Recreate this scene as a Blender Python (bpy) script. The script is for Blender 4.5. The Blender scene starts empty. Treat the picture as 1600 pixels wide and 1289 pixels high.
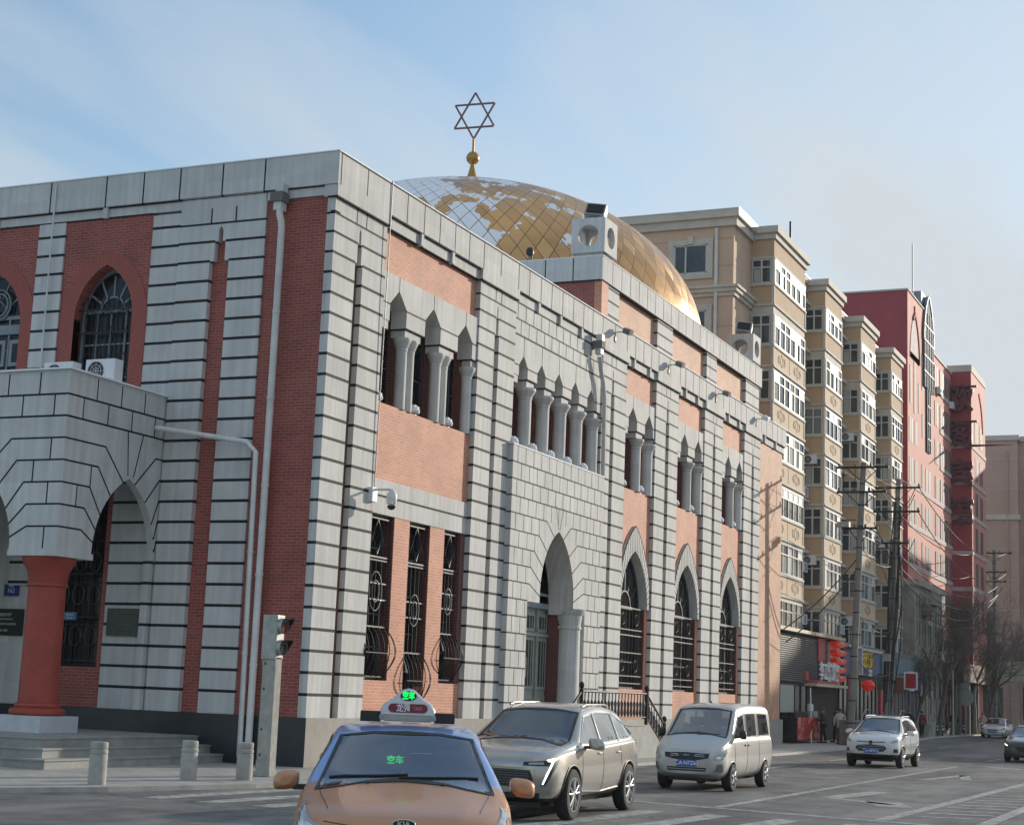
SUNE=2.8; SKYS=.15; EXPO=0.38; CLOUD=(3.35,3.65,3.9,1)
import bpy, bmesh, math, random
from mathutils import Vector, Matrix, Euler
from mathutils.geometry import tessellate_polygon, delaunay_2d_cdt
from mathutils.bvhtree import BVHTree
random.seed(7)
PI=math.pi
scene=bpy.context.scene
COL=scene.collection
# ------------------------------------------------------------------ materials
def newmat(name):
    m=bpy.data.materials.new(name); m.use_nodes=True
    nt=m.node_tree; b=nt.nodes.get('Principled BSDF'); return m,nt,b
def N(nt,t,**k):
    n=nt.nodes.new(t)
    for a,v in k.items():
        if hasattr(n,a): setattr(n,a,v)
        else: n.inputs[a].default_value=v
    return n
def simple(name,col,rough=.6,metal=0,noise=0,nscale=6,bump=0,coat=0,emit=None,estr=0,spec=None,alpha=None):
    m,nt,b=newmat(name)
    b.inputs['Roughness'].default_value=rough; b.inputs['Metallic'].default_value=metal
    b.inputs['Base Color'].default_value=(*col,1)
    if coat: b.inputs['Coat Weight'].default_value=coat; b.inputs['Coat Roughness'].default_value=.04
    if spec is not None: b.inputs['Specular IOR Level'].default_value=spec
    if emit: b.inputs['Emission Color'].default_value=(*emit,1); b.inputs['Emission Strength'].default_value=estr
    if noise or bump:
        g=N(nt,'ShaderNodeNewGeometry'); no=N(nt,'ShaderNodeTexNoise'); no.inputs['Scale'].default_value=nscale; no.inputs['Detail'].default_value=6; no.inputs['Roughness'].default_value=.65
        nt.links.new(g.outputs['Position'],no.inputs['Vector'])
        if noise:
            r=N(nt,'ShaderNodeMapRange'); r.inputs['From Min'].default_value=.3; r.inputs['From Max'].default_value=.7; r.inputs['To Min'].default_value=1-noise; r.inputs['To Max'].default_value=1+noise
            nt.links.new(no.outputs['Fac'],r.inputs['Value'])
            mx=N(nt,'ShaderNodeVectorMath',operation='SCALE'); mx.inputs[0].default_value=col
            nt.links.new(r.outputs[0],mx.inputs['Scale']); nt.links.new(mx.outputs[0],b.inputs['Base Color'])
        if bump:
            bu=N(nt,'ShaderNodeBump'); bu.inputs['Strength'].default_value=bump; bu.inputs['Distance'].default_value=.02
            nt.links.new(no.outputs['Fac'],bu.inputs['Height']); nt.links.new(bu.outputs[0],b.inputs['Normal'])
    return m
def facade_stone(name,col,streak=.20):
    # painted render blocks: block-to-block tone from a coarse grid, vertical rain streaks, fine grain
    m,nt,b=newmat(name); L=nt.links.new
    g=N(nt,'ShaderNodeNewGeometry'); sp=N(nt,'ShaderNodeSeparateXYZ'); L(g.outputs['Position'],sp.inputs[0])
    ad=N(nt,'ShaderNodeMath',operation='ADD'); L(sp.outputs[0],ad.inputs[0]); L(sp.outputs[1],ad.inputs[1])
    cb=N(nt,'ShaderNodeCombineXYZ'); L(ad.outputs[0],cb.inputs[0]); L(sp.outputs[2],cb.inputs[2])
    mp=N(nt,'ShaderNodeMapping'); mp.inputs['Scale'].default_value=(6,1,.35); L(cb.outputs[0],mp.inputs[0])
    st=N(nt,'ShaderNodeTexNoise'); st.inputs['Scale'].default_value=1; st.inputs['Detail'].default_value=5; L(mp.outputs[0],st.inputs['Vector'])
    bl=N(nt,'ShaderNodeTexNoise'); bl.inputs['Scale'].default_value=.55; bl.inputs['Detail'].default_value=7; bl.inputs['Roughness'].default_value=.7; L(g.outputs['Position'],bl.inputs['Vector'])
    # per-block cell noise
    mp2=N(nt,'ShaderNodeMapping'); mp2.inputs['Scale'].default_value=(.83,1,2.026); mp2.inputs['Location'].default_value=(.2,0,-.27); L(cb.outputs[0],mp2.inputs[0])
    fl=N(nt,'ShaderNodeVectorMath',operation='FLOOR'); L(mp2.outputs[0],fl.inputs[0])
    wn=N(nt,'ShaderNodeTexWhiteNoise'); L(fl.outputs[0],wn.inputs['Vector'])
    def mr(src,a,c,f0=.3,f1=.7):
        r=N(nt,'ShaderNodeMapRange'); r.inputs['From Min'].default_value=f0; r.inputs['From Max'].default_value=f1; r.inputs['To Min'].default_value=a; r.inputs['To Max'].default_value=c; L(src,r.inputs[0]); return r.outputs[0]
    a=mr(st.outputs['Fac'],1-streak,1+streak*.5); c=mr(bl.outputs['Fac'],.86,1.09); d=mr(wn.outputs['Value'],.94,1.05,0,1)
    m1=N(nt,'ShaderNodeMath',operation='MULTIPLY'); L(a,m1.inputs[0]); L(c,m1.inputs[1])
    m2=N(nt,'ShaderNodeMath',operation='MULTIPLY'); L(m1.outputs[0],m2.inputs[0]); L(d,m2.inputs[1])
    s=N(nt,'ShaderNodeVectorMath',operation='SCALE'); s.inputs[0].default_value=col; L(m2.outputs[0],s.inputs['Scale']); L(s.outputs[0],b.inputs['Base Color'])
    gr=N(nt,'ShaderNodeTexNoise'); gr.inputs['Scale'].default_value=35; L(g.outputs['Position'],gr.inputs['Vector'])
    bu=N(nt,'ShaderNodeBump'); bu.inputs['Strength'].default_value=.25; bu.inputs['Distance'].default_value=.01; L(gr.outputs['Fac'],bu.inputs['Height']); L(bu.outputs[0],b.inputs['Normal'])
    b.inputs['Roughness'].default_value=.75
    return m
def brick(name,c1,c2,mortar,row=.075,width=.25,msize=.010,rough=.7,off=0):
    m,nt,b=newmat(name); L=nt.links.new
    g=N(nt,'ShaderNodeNewGeometry'); sp=N(nt,'ShaderNodeSeparateXYZ'); L(g.outputs['Position'],sp.inputs[0])
    ad=N(nt,'ShaderNodeMath',operation='ADD'); L(sp.outputs[0],ad.inputs[0]); L(sp.outputs[1],ad.inputs[1])
    cb=N(nt,'ShaderNodeCombineXYZ'); L(ad.outputs[0],cb.inputs[0]); L(sp.outputs[2],cb.inputs[1])
    br=N(nt,'ShaderNodeTexBrick'); L(cb.outputs[0],br.inputs['Vector'])
    br.inputs['Scale'].default_value=1; br.inputs['Brick Width'].default_value=width; br.inputs['Row Height'].default_value=row
    br.inputs['Mortar Size'].default_value=msize; br.inputs['Mortar Smooth'].default_value=.2; br.inputs['Bias'].default_value=0
    br.inputs['Color1'].default_value=(*c1,1); br.inputs['Color2'].default_value=(*c2,1); br.inputs['Mortar'].default_value=(*mortar,1)
    no=N(nt,'ShaderNodeTexNoise'); no.inputs['Scale'].default_value=.9; no.inputs['Detail'].default_value=8; no.inputs['Roughness'].default_value=.7; L(g.outputs['Position'],no.inputs['Vector'])
    r=N(nt,'ShaderNodeMapRange'); r.inputs['From Min'].default_value=.3; r.inputs['From Max'].default_value=.7; r.inputs['To Min'].default_value=.78; r.inputs['To Max'].default_value=1.16; L(no.outputs['Fac'],r.inputs[0])
    s=N(nt,'ShaderNodeVectorMath',operation='SCALE'); L(br.outputs['Color'],s.inputs[0]); L(r.outputs[0],s.inputs['Scale']); L(s.outputs[0],b.inputs['Base Color'])
    bu=N(nt,'ShaderNodeBump'); bu.inputs['Strength'].default_value=.5; bu.inputs['Distance'].default_value=.006; bu.invert=True; L(br.outputs['Fac'],bu.inputs['Height']); L(bu.outputs[0],b.inputs['Normal'])
    b.inputs['Roughness'].default_value=rough
    return m
M={}
def mats():
    M['stone']=facade_stone('grey_painted_block',(.56,.555,.54))
    M['stone_left']=facade_stone('grey_painted_block_lightened',(.60,.60,.59),.14)  # same paint as the long facade, lightened in colour for the shaded side
    M['joint']=simple('black_joint',(.012,.012,.014),.8)
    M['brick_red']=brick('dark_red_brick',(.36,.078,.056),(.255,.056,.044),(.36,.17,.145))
    M['brick_shade']=brick('red_brick_shade_copy',(.15,.042,.038),(.115,.036,.034),(.20,.11,.10))  # darker copy of the red brick; recess shade is put into its colour
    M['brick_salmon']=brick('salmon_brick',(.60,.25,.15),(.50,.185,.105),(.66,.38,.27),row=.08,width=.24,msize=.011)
    M['brick_orange']=brick('orange_brick',(.60,.32,.20),(.52,.26,.15),(.62,.42,.30),row=.08,width=.24,msize=.008)
    M['paint_red']=simple('red_painted_column',(.34,.055,.035),.55,noise=.18,nscale=2.5,bump=.2)
    M['plinth']=simple('grey_brown_plinth_stone',(.30,.275,.245),.7,noise=.15,nscale=1.6,bump=.15)
    M['granite']=simple('black_granite',(.022,.026,.034),.35,noise=.3,nscale=3)
    M['dark']=simple('dark_interior',(.012,.013,.016),.6)
    M['glass']=simple('window_glass',(.012,.014,.017),.12,spec=.25)
    M['iron']=simple('black_iron',(.018,.018,.02),.5,metal=.3)
    M['ironlight']=simple('weathered_iron',(.10,.10,.10),.5,metal=.4,noise=.3)
    M['frame']=simple('grey_timber_frame',(.22,.26,.29),.5,noise=.15,nscale=4)
    M['door']=simple('grey_green_timber_door',(.30,.32,.29),.45,noise=.2,nscale=4)
    M['white']=simple('white_paint',(.72,.73,.75),.5,noise=.05,nscale=3)
    M['offwhite']=simple('offwhite_pipe',(.66,.66,.64),.5,noise=.15,nscale=1.5)
    M['snow']=simple('snow',(.85,.88,.92),.7,noise=.04,bump=.4)
    M['concrete']=simple('concrete',(.36,.35,.32),.85,noise=.2,nscale=5,bump=.4)
    M['concdark']=simple('dark_concrete',(.17,.165,.155),.85,noise=.22,nscale=3,bump=.3)
    M['steps']=simple('grey_step_stone',(.30,.30,.285),.7,noise=.25,nscale=1.8,bump=.2)
    M['pedestal']=simple('pale_pedestal',(.52,.54,.58),.6,noise=.12,nscale=3)
    M['galv']=simple('galvanised_steel',(.35,.36,.35),.45,metal=.5,noise=.2,nscale=8)
    M['black']=simple('black_plastic',(.015,.015,.016),.45)
    M['rubber']=simple('tyre_rubber',(.018,.018,.018),.8,noise=.2)
    M['gold_trim']=simple('old_gold',(.42,.25,.07),.35,metal=.7,noise=.15,nscale=5)
    M['starmet']=simple('star_metal',(.20,.12,.12),.5,metal=.4)
    M['sign_blue']=simple('house_number_blue',(.02,.05,.25),.4)
    M['plaque']=simple('bronze_plaque',(.035,.04,.032),.4,noise=.3,nscale=20)
    M['text_white']=simple('lettering_white',(.75,.75,.75),.5)
    M['text_dim']=simple('lettering_dim',(.13,.12,.09),.5)
    M['red']=simple('signal_red',(.50,.02,.02),.4)
    M['cream']=simple('cream_render',(.60,.435,.32),.8,noise=.08,nscale=1.0)
    M['ochre']=simple('ochre_render',(.52,.37,.235),.8,noise=.08,nscale=1.0)
    M['trim']=simple('grey_beige_trim',(.56,.52,.45),.75,noise=.12,nscale=1.5)
    M['pvc']=simple('white_upvc',(.56,.56,.53),.4)
    M['wglass']=simple('apartment_glass',(.05,.06,.07),.08,noise=.5,nscale=.9,spec=.45)
    M['sglass']=simple('shop_glass',(.025,.027,.03),.15,spec=.2,noise=.5,nscale=1.5)
    M['redwall']=simple('red_render',(.36,.06,.075),.75,noise=.12,nscale=.8)
    M['pinkwall']=simple('coral_render',(.62,.26,.21),.75,noise=.10,nscale=.6)
    M['band']=simple('pale_band',(.52,.42,.40),.75,noise=.25,nscale=2)
    M['beige']=simple('beige_render',(.50,.36,.29),.8,noise=.06,nscale=.8)
    M['chrome']=simple('chrome',(.6,.6,.6),.15,metal=1)
    M['pole']=simple('pole_concrete',(.22,.21,.195),.85,noise=.2,nscale=3)
    M['bark']=simple('bark',(.14,.125,.11),.9,noise=.3,nscale=7,bump=.5)
# ------------------------------------------------------------------ mesh builder
def TR(u,v,d): return (d,u,v)          # long street facade
def TL(u,v,d): return (u,-d,v)         # short left facade
def TI(a,b,c): return (a,b,c)
class MB:
    def __init__(s,T=TI): s.v=[];s.f=[];s.mi=[];s.sm=[];s.mats=[];s.T=T
    def mid(s,m):
        m=M[m] if isinstance(m,str) else m
        if m not in s.mats: s.mats.append(m)
        return s.mats.index(m)
    def add(s,vs,fs,m,smooth=False,raw=False):
        s.grp=getattr(s,'grp',[]); s.grp.append((len(s.v),len(vs),len(s.f),len(fs)))
        o=len(s.v); s.v+= [tuple(p) if raw else s.T(*p) for p in vs]
        k=s.mid(m)
        for f in fs: s.f.append([o+i for i in f]); s.mi.append(k); s.sm.append(smooth)
    def box(s,a0,a1,b0,b1,c0,c1,m):
        vs=[(a,b,c) for a in (a0,a1) for b in (b0,b1) for c in (c0,c1)]
        s.add(vs,[(0,1,3,2),(4,6,7,5),(0,4,5,1),(2,3,7,6),(0,2,6,4),(1,5,7,3)],m)
    def ext(s,loops,d0,d1,m,mside=None):
        """polygon(s) in u,v (first outer, rest holes) extruded from d0 to d1 (front)"""
        if isinstance(loops[0][0],(int,float)): loops=[loops]
        allp=[p for l in loops for p in l]
        tris=tessellate_polygon([[Vector((p[0],p[1],0)) for p in l] for l in loops])
        n=len(allp)
        s.add([(p[0],p[1],d1) for p in allp],tris,m)
        s.add([(p[0],p[1],d0) for p in allp],tris,m)
        o=0
        for l in loops:
            k=len(l); vs=[(p[0],p[1],d0) for p in l]+[(p[0],p[1],d1) for p in l]
            s.add(vs,[(i,(i+1)%k,k+(i+1)%k,k+i) for i in range(k)],mside or m)
    def line(s,pts,w,d,m,t=.02,dd=.004):
        for a,b in zip(pts[:-1],pts[1:]):
            dx,dy=b[0]-a[0],b[1]-a[1]; L=math.hypot(dx,dy)
            if L<1e-6: continue
            nx,ny=-dy/L*w/2,dx/L*w/2
            P=[(a[0]+nx,a[1]+ny),(b[0]+nx,b[1]+ny),(b[0]-nx,b[1]-ny),(a[0]-nx,a[1]-ny)]
            vs=[(p[0],p[1],d-t) for p in P]+[(p[0],p[1],d+dd) for p in P]
            s.add(vs,[(0,1,2,3),(4,5,6,7),(0,1,5,4),(1,2,6,5),(2,3,7,6),(3,0,4,7)],m)
    def tube(s,pts,r,m,n=8,raw=False,taper=None,caps=True,smooth=True):
        P=[Vector(p if raw else s.T(*p)) for p in pts]
        rs=[r]*len(P) if not isinstance(r,(list,tuple)) else r
        vs=[];ref=None
        for i,p in enumerate(P):
            a=P[max(i-1,0)];b=P[min(i+1,len(P)-1)]; t=(b-a)
            if t.length<1e-9: t=Vector((0,0,1))
            t.normalize()
            if ref is None: ref=Vector((0,0,1)) if abs(t.z)<.9 else Vector((1,0,0))
            x=t.cross(ref); 
            if x.length<1e-4: x=t.cross(Vector((0,1,0)))
            x.normalize(); y=t.cross(x).normalized(); ref=-y if False else ref
            for k in range(n):
                a_=2*PI*k/n; vs.append(p+x*math.cos(a_)*rs[i]+y*math.sin(a_)*rs[i])
        fs=[]
        for i in range(len(P)-1):
            for k in range(n): fs.append((i*n+k,i*n+(k+1)%n,(i+1)*n+(k+1)%n,(i+1)*n+k))
        s.add(vs,fs,m,smooth,True)
        if caps:
            o=len(P)-1; s.add(vs[:n],[tuple(range(n))],m,False,True); s.add(vs[o*n:],[tuple(range(n))],m,False,True)
    def lathe(s,c,prof,m,n=20,axis='z',raw=True,smooth=True):
        """prof list of (r,h) ; c base centre (world or local xyz); axis"""
        if len(prof)>2 and smooth:
            cut=[0]
            for i in range(1,len(prof)-1):
                v1=(prof[i][0]-prof[i-1][0],prof[i][1]-prof[i-1][1]); v2=(prof[i+1][0]-prof[i][0],prof[i+1][1]-prof[i][1])
                dd=abs(math.atan2(v1[0]*v2[1]-v1[1]*v2[0],v1[0]*v2[0]+v1[1]*v2[1]))
                if dd>.6: cut.append(i)
            if len(cut)>1:
                cut.append(len(prof)-1)
                for p_,q_ in zip(cut[:-1],cut[1:]): s.lathe(c,prof[p_:q_+1][:],m,n,axis,raw,'run')
                return
        vs=[]
        for r,h in prof:
            for k in range(n):
                a=2*PI*k/n; q=(r*math.cos(a),r*math.sin(a),h)
                if axis=='y': q=(q[0],q[2],q[1])
                if axis=='x': q=(q[2],q[0],q[1])
                vs.append((c[0]+q[0],c[1]+q[1],c[2]+q[2]))
        fs=[]
        for i in range(len(prof)-1):
            for k in range(n): fs.append((i*n+k,i*n+(k+1)%n,(i+1)*n+(k+1)%n,(i+1)*n+k))
        s.add(vs,fs,m,bool(smooth),True)
        if smooth=='run': return
        if prof[0][0]>1e-4: s.add(vs[:n],[tuple(range(n))],m,False,True)
        if prof[-1][0]>1e-4: s.add(vs[-n:],[tuple(range(n))],m,False,True)
    def grid(s,rows,m,smooth=True,raw=True,closed=False):
        n=len(rows[0]); vs=[p for r in rows for p in r]
        fs=[(i*n+k,i*n+(k+1)%n,(i+1)*n+(k+1)%n,(i+1)*n+k) for i in range(len(rows)-1) for k in range(n if closed else n-1)]
        s.add(vs,fs,m,smooth,raw)
    def split(s,name,parent=None,eps=.02):
        """build touching pieces together and every separate piece as a part of its own"""
        B=[]
        for (v0,nv,f0,nf) in s.grp:
            P=s.v[v0:v0+nv]; B.append([min(p[i] for p in P)-eps for i in range(3)]+[max(p[i] for p in P)+eps for i in range(3)])
        n=len(B); par=list(range(n))
        def find(i):
            while par[i]!=i: i=par[i]
            return i
        for i in range(n):
            for j in range(i+1,n):
                if all(B[i][k]<=B[j][k+3] and B[j][k]<=B[i][k+3] for k in range(3)): par[find(i)]=find(j)
        out=[]
        for r in sorted(set(find(i) for i in range(n))):
            q=MB(); q.mats=list(s.mats)
            for i in range(n):
                if find(i)==r:
                    v0,nv,f0,nf=s.grp[i]; o=len(q.v); q.v+=s.v[v0:v0+nv]
                    for k in range(f0,f0+nf): q.f.append([a-v0+o for a in s.f[k]]); q.mi.append(s.mi[k]); q.sm.append(s.sm[k])
            out.append(q.build(name,parent))
        return out
    def build(s,name,parent=None,bevel=0,merge=False,auto=None):
        me=bpy.data.meshes.new(name); me.from_pydata(s.v,[],s.f)
        for m in s.mats: me.materials.append(m)
        me.polygons.foreach_set('material_index',s.mi); me.polygons.foreach_set('use_smooth',s.sm)
        bm=bmesh.new(); bm.from_mesh(me)
        if merge: bmesh.ops.remove_doubles(bm,verts=bm.verts,dist=1e-4)
        bmesh.ops.recalc_face_normals(bm,faces=bm.faces); bm.to_mesh(me); bm.free()
        me.update()
        o=bpy.data.objects.new(name,me); COL.objects.link(o)
        if parent: 
            o.parent=parent; o.matrix_parent_inverse=inv(parent)
        if bevel:
            b=o.modifiers.new('b','BEVEL'); b.width=bevel; b.segments=2; b.limit_method='ANGLE'; b.harden_normals=False
        return o
def inv(p):
    # every parent sits unrotated at a known place when its parts are built; chain of parents too
    Mx=Matrix.Identity(4); q=p; chain=[]
    while q: chain.append(q); q=q.parent
    for q in reversed(chain): Mx=Mx @ q.matrix_parent_inverse @ q.matrix_basis
    return Mx.inverted()
def thing(name,label,cat,loc=(0,0,0),rz=0,group=None):
    o=bpy.data.objects.new(name,None); COL.objects.link(o); o.location=loc; o.rotation_euler=(0,0,rz)
    o.empty_display_size=.3
    o['label']=label; o['category']=cat
    if group: o['group']=group
    return o
def tag(o,label,cat,group=None,kind=None):
    if label: o['label']=label
    if cat: o['category']=cat
    if group: o['group']=group
    if kind: o['kind']=kind
    return o
def structure(o): o['kind']='structure'; return o
def children(o): return [c for c in COL.objects if c.parent==o]
def copy_tree(o,parent=None):
    c=o.copy(); COL.objects.link(c); c.parent=parent
    for ch in children(o): copy_tree(ch,c)
    return c
def arch_pts(uc,hw,vs,va,n=10,bulge=.32):
    """pointed arch from left spring to apex to right spring (two arcs meeting)"""
    L=[]
    H=va-vs
    for i in range(n+1):
        t=i/n
        # quarter-ish ellipse with pointed apex: x offset shrinks
        x=hw*(1-t)**1.0; 
        ang=t
        L.append(t)
    out=[]
    R=(hw*hw+H*H)/(2*hw)   # circle centred on spring line passing spring and apex
    cx=uc-hw+R
    a0=PI; a1=PI-math.asin(min(1,H/R)) if R>=H else PI/2
    for i in range(n+1):
        a=a0+(a1-a0)*i/n; out.append((cx+R*math.cos(a),vs+R*math.sin(a)))
    out[-1]=(uc,va)
    right=[(2*uc-p[0],p[1]) for p in reversed(out[:-1])]
    return out+right
def text_mesh(body,size,T,m,depth=.01,align='CENTER',name='lettering',parent=None,bold=0,sx=1):
    """T: 4x4 matrix placing text plane (x right, y up, z out)"""
    cu=bpy.data.curves.new('t','FONT'); cu.body=body; cu.size=size; cu.extrude=depth; cu.align_x=align; cu.align_y='CENTER'; cu.offset=bold; cu.resolution_u=3
    o=bpy.data.objects.new('t',cu); COL.objects.link(o)
    dg=bpy.context.evaluated_depsgraph_get(); dg.update()
    me=bpy.data.meshes.new_from_object(o.evaluated_get(dg)); me.name=name
    bpy.data.objects.remove(o); 
    me.transform(T @ Matrix.Diagonal((sx,1,1,1)))
    me.materials.clear(); me.materials.append(M[m] if isinstance(m,str) else m)
    ob=bpy.data.objects.new(name,me); COL.objects.link(ob)
    if parent: ob.parent=parent; ob.matrix_parent_inverse=inv(parent)
    return ob
def mat_axes(o,x,y,z):
    m=Matrix.Identity(4)
    for i,a in enumerate((x,y,z)):
        a=Vector(a).normalized()
        for j in range(3): m[j][i]=a[j]
    for j in range(3): m[j][3]=o[j]
    return m
mats()
# ================================================================== SYNAGOGUE
SY=thing('domed_brick_building','grey and red brick corner building with pointed arches and a golden dome','building',(0,0,0))
M['dkframe']=simple('dark_window_frame',(.06,.07,.08),.5)
ZC=[12.96-.4935*k for k in range(24)]      # block courses
ZP=1.09; ZL=13.32; ZT=14.42
def pier(b,u0,u1,z0,z1,d0=-.2,d1=0,m='stone',jw=.068,skip=None,courses=ZC):
    b.box(u0,u1,z0,z1,d0,d1,m)
    for z in courses:
        if z0+.04<z<z1-.04 and not (skip and skip[0]<z<skip[1]): b.box(u0-.004,u1+.004,z-jw/2,z+jw/2,d0,d1+.004,'joint')
def pier_pair(T,name,a0,a1,s0,s1,b0,b1,ztop=ZL,tip=None,bm='brick_shade',z0=ZP,m='stone',label=None,par=None,minis=True,dpt=.22):
    """two block piers with a brick slot that steps to a point near the top"""
    b=MB(T); lo,hi=(min(a0,a1),max(a0,a1)),(min(b0,b1),max(b0,b1))
    sl,sr=min(s0,s1),max(s0,s1); c=(sl+sr)/2
    zs=ZC[2]; z2=ZC[1]; z3=ZC[0]-.1
    pier(b,lo[0],sl,z0,zs,-dpt,0,m); pier(b,sr,hi[1],z0,zs,-dpt,0,m)
    w=(sr-sl)
    # stepped head of the slot
    b.box(lo[0],c-w*.28,zs,z2,-dpt,0,m); b.box(c+w*.28,hi[1],zs,z2,-dpt,0,m)
    b.box(lo[0],hi[1],z3,ztop,-dpt,0,m)
    for sgn in (-1,1):
        e=lo[0] if sgn<0 else hi[1]
        L=[(e,z2),(c+sgn*w*.12,z2),(c+sgn*w*.12,z3-.12),(c,z3),(e,z3)]
        b.ext(L,-dpt,0,m)
    for z in (zs,z2):
        k=.5 if z==zs else .28
        b.box(lo[0]-.004,c-w*k,z-.031,z+.031,-dpt,.004,'joint'); b.box(c+w*k,hi[1]+.004,z-.031,z+.031,-dpt,.004,'joint')
    b.box(lo[0]-.004,hi[1]+.004,ZC[0]-.06,ZC[0]-.01,-dpt,.004,'joint')
    if minis:
        for u in (c-w*.55,c+w*.75): b.box(u-.02,u+.02,ZC[0]-.03,ztop,-.05,.003,'joint')
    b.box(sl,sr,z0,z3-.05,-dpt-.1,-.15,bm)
    return b.build(name,par or SY)
# piers of the long facade
PR=[(0,1.08,1.45,2.60),(8.23,9.30,9.60,10.75),(18.05,18.90,19.22,20.40),(23.60,24.75,25.12,26.20),(29.58,30.72,31.07,32.07),(35.32,36.48,36.83,37.85)]
for (a,s,t,e) in PR: pier_pair(TR,'pilaster',a,s,s,t,t,e)
# plinths
b=MB(); b.box(-.06,.05,-.05,42.1,-.3,ZP,'plinth'); b.build('plinth',SY)
b=MB(); b.box(-14,.045,-.055,.6,-.3,ZP-.003,'granite'); b.build('plinth',SY)
# dark core so no light runs through the building
b=MB(); b.box(-30,-1.5,1.35,41.9,0,13.9,'dark'); b.build('dark_core',SY)
b=MB(); b.box(-30,-.2,.2,42.0,13.85,14.0,'snow'); b.build('roof',SY)
# ---------------------------------------------------------------- parapet long side
def parapet_right():
    b=MB(TR)
    b.box(-.07,42.1,ZT-.8,ZT,-.35,.075,'stone')
    b.box(-.09,42.12,ZT,ZT+.03,-.37,.095,'snow')
    joints=[.06,1.36,2.62,3.49,4.46,5.39,6.33,7.24,8.21,9.4,10.68,11.49,12.39,13.25,14.15,15.08,15.97,16.8,17.74,18.95,20.15,21.03,21.88,22.76,23.57,24.85,26.1,26.76,27.72,28.55,29.46,30.67,31.85,32.72,33.55,34.46,35.26,36.48,37.72,38.6,39.56,40.48,41.27]
    over=[(a-.05,e+.05) for a,_,_,e in PR]
    for u in joints:
        onp=any(a-.01<u<e+.01 and abs(u-a)>.2 and abs(u-e)>.2 for a,e in over)
        b.box(u-.018,u+.018,13.62 if not onp else 13.72,ZT-.01,0,.079,'joint')
    b.box(0,42.1,ZT-.035,ZT-.003,0,.080,'joint')
    # solid over the piers, recessed band with small brackets over the bays
    for a,e in over: b.box(max(a,-.07),e,ZL,ZT-.8,-.3,.0745,'stone'); b.box(a,e,ZL-.02,ZL+.015,-.2,.078,'joint')
    bays=[(2.65,8.18,[4.46,6.33]),(10.8,18.0,[12.39,14.15,15.97]),(20.45,23.55,[21.1,22.76]),(26.25,29.53,[27.0,28.55]),(32.12,35.27,[32.8,34.4]),(37.9,42.1,[38.5,40.4])]
    for a,e,br in bays:
        b.box(a,e,ZL-.0,13.62,-.35,-.03,'stone'); b.box(a,e,13.59,13.615,-.2,-.005,'joint')
        b.box(a,e,ZL-.025,ZL-.001,-.3,-.028,'joint')
        for u in br: b.box(u-.07,u+.07,ZL-.03,13.62,-.1,.05,'stone')
    return b.build('parapet',SY)
parapet_right()
# ---------------------------------------------------------------- arcade helper
def arcade(b,u0,u1,zt,notches,hw,zap,zsh,zspr,zsub,left_pad,d0=-.5,d1=-.04,jl=True,sub=.09):
    """plate with pointed notches in its lower edge; legs between the notches end in stepped blocks"""
    P=[(u0,zt),(u0,zspr)]
    for uc in notches:
        P+= [(uc-hw,zspr),(uc-hw,zsh),(uc-hw*.5,(zsh+zap)/2),(uc,zap),(uc+hw*.5,(zsh+zap)/2),(uc+hw,zsh),(uc+hw,zspr)]
    P+= [(u1,zspr),(u1,zt)]
    b.ext(P,d0,d1,'stone')
    for i,uc in enumerate(notches):
        b.line([(uc,zap-.02),(uc,zt)],.025,d1,'joint')
        nx=notches[i+1]-hw if i+1<len(notches) else u1
        b.line([(uc+hw,zsh-.02),(nx,zsh-.02)],.04,d1,'joint')
        b.line([(uc+hw,zspr+.0),(nx,zspr+.0)],.03,d1,'joint')
        # sub block
        a0=uc+hw+sub*.4; a1=min(nx-sub*1.6,u1)
        if i+1==len(notches): a1=u1
        b.box(a0,a1,zsub,zspr,d0,d1-.05,'stone')
        b.box(a0-.05,a1+.02,zspr-.03,zspr,d0,d1-.02,'joint')
    b.line([(u0,zsh-.02),(notches[0]-hw,zsh-.02)],.04,d1,'joint')
    b.box(u0,notches[0]-hw-.02,zsub,zspr,d0,d1-.02,'stone')
def column(u,d,z0,z1,r,m='stone',name='column',par=None,n=16,T=TR):
    b=MB(T); c=T(u,0,d); h=z1-z0
    k=r
    prof=[(k,z0),(k,z1-.34),(k*1.08,z1-.33),(k*1.08,z1-.29),(k*1.05,z1-.28),(k*1.45,z1-.12),(k*1.6,z1-.08),(k*1.6,z1)]
    b.lathe((c[0],c[1],0),prof,m,n)
    return b.build(name,par or SY)
def floodlight(u,v,d):
    t=thing('sill_floodlight','x','floodlight',TR(u,v,d),group='white floodlights on the window sills')
    x,y,z=TR(u,v,d)
    b=MB(); b.box(x-.10,x+.09,y-.12,y+.12,z+.07,z+.24,'white'); b.lathe((x,y,z+.02),[(.14,.03),(.17,.1),(.13,.2),(.05,.27)],'white',9)
    o=b.build('lamp_head',t); 
    b=MB(); b.box(x-.05,x+.05,y-.05,y+.05,z,z+.08,'galv'); b.build('bracket',t)
    return t
FL=[]
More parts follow.
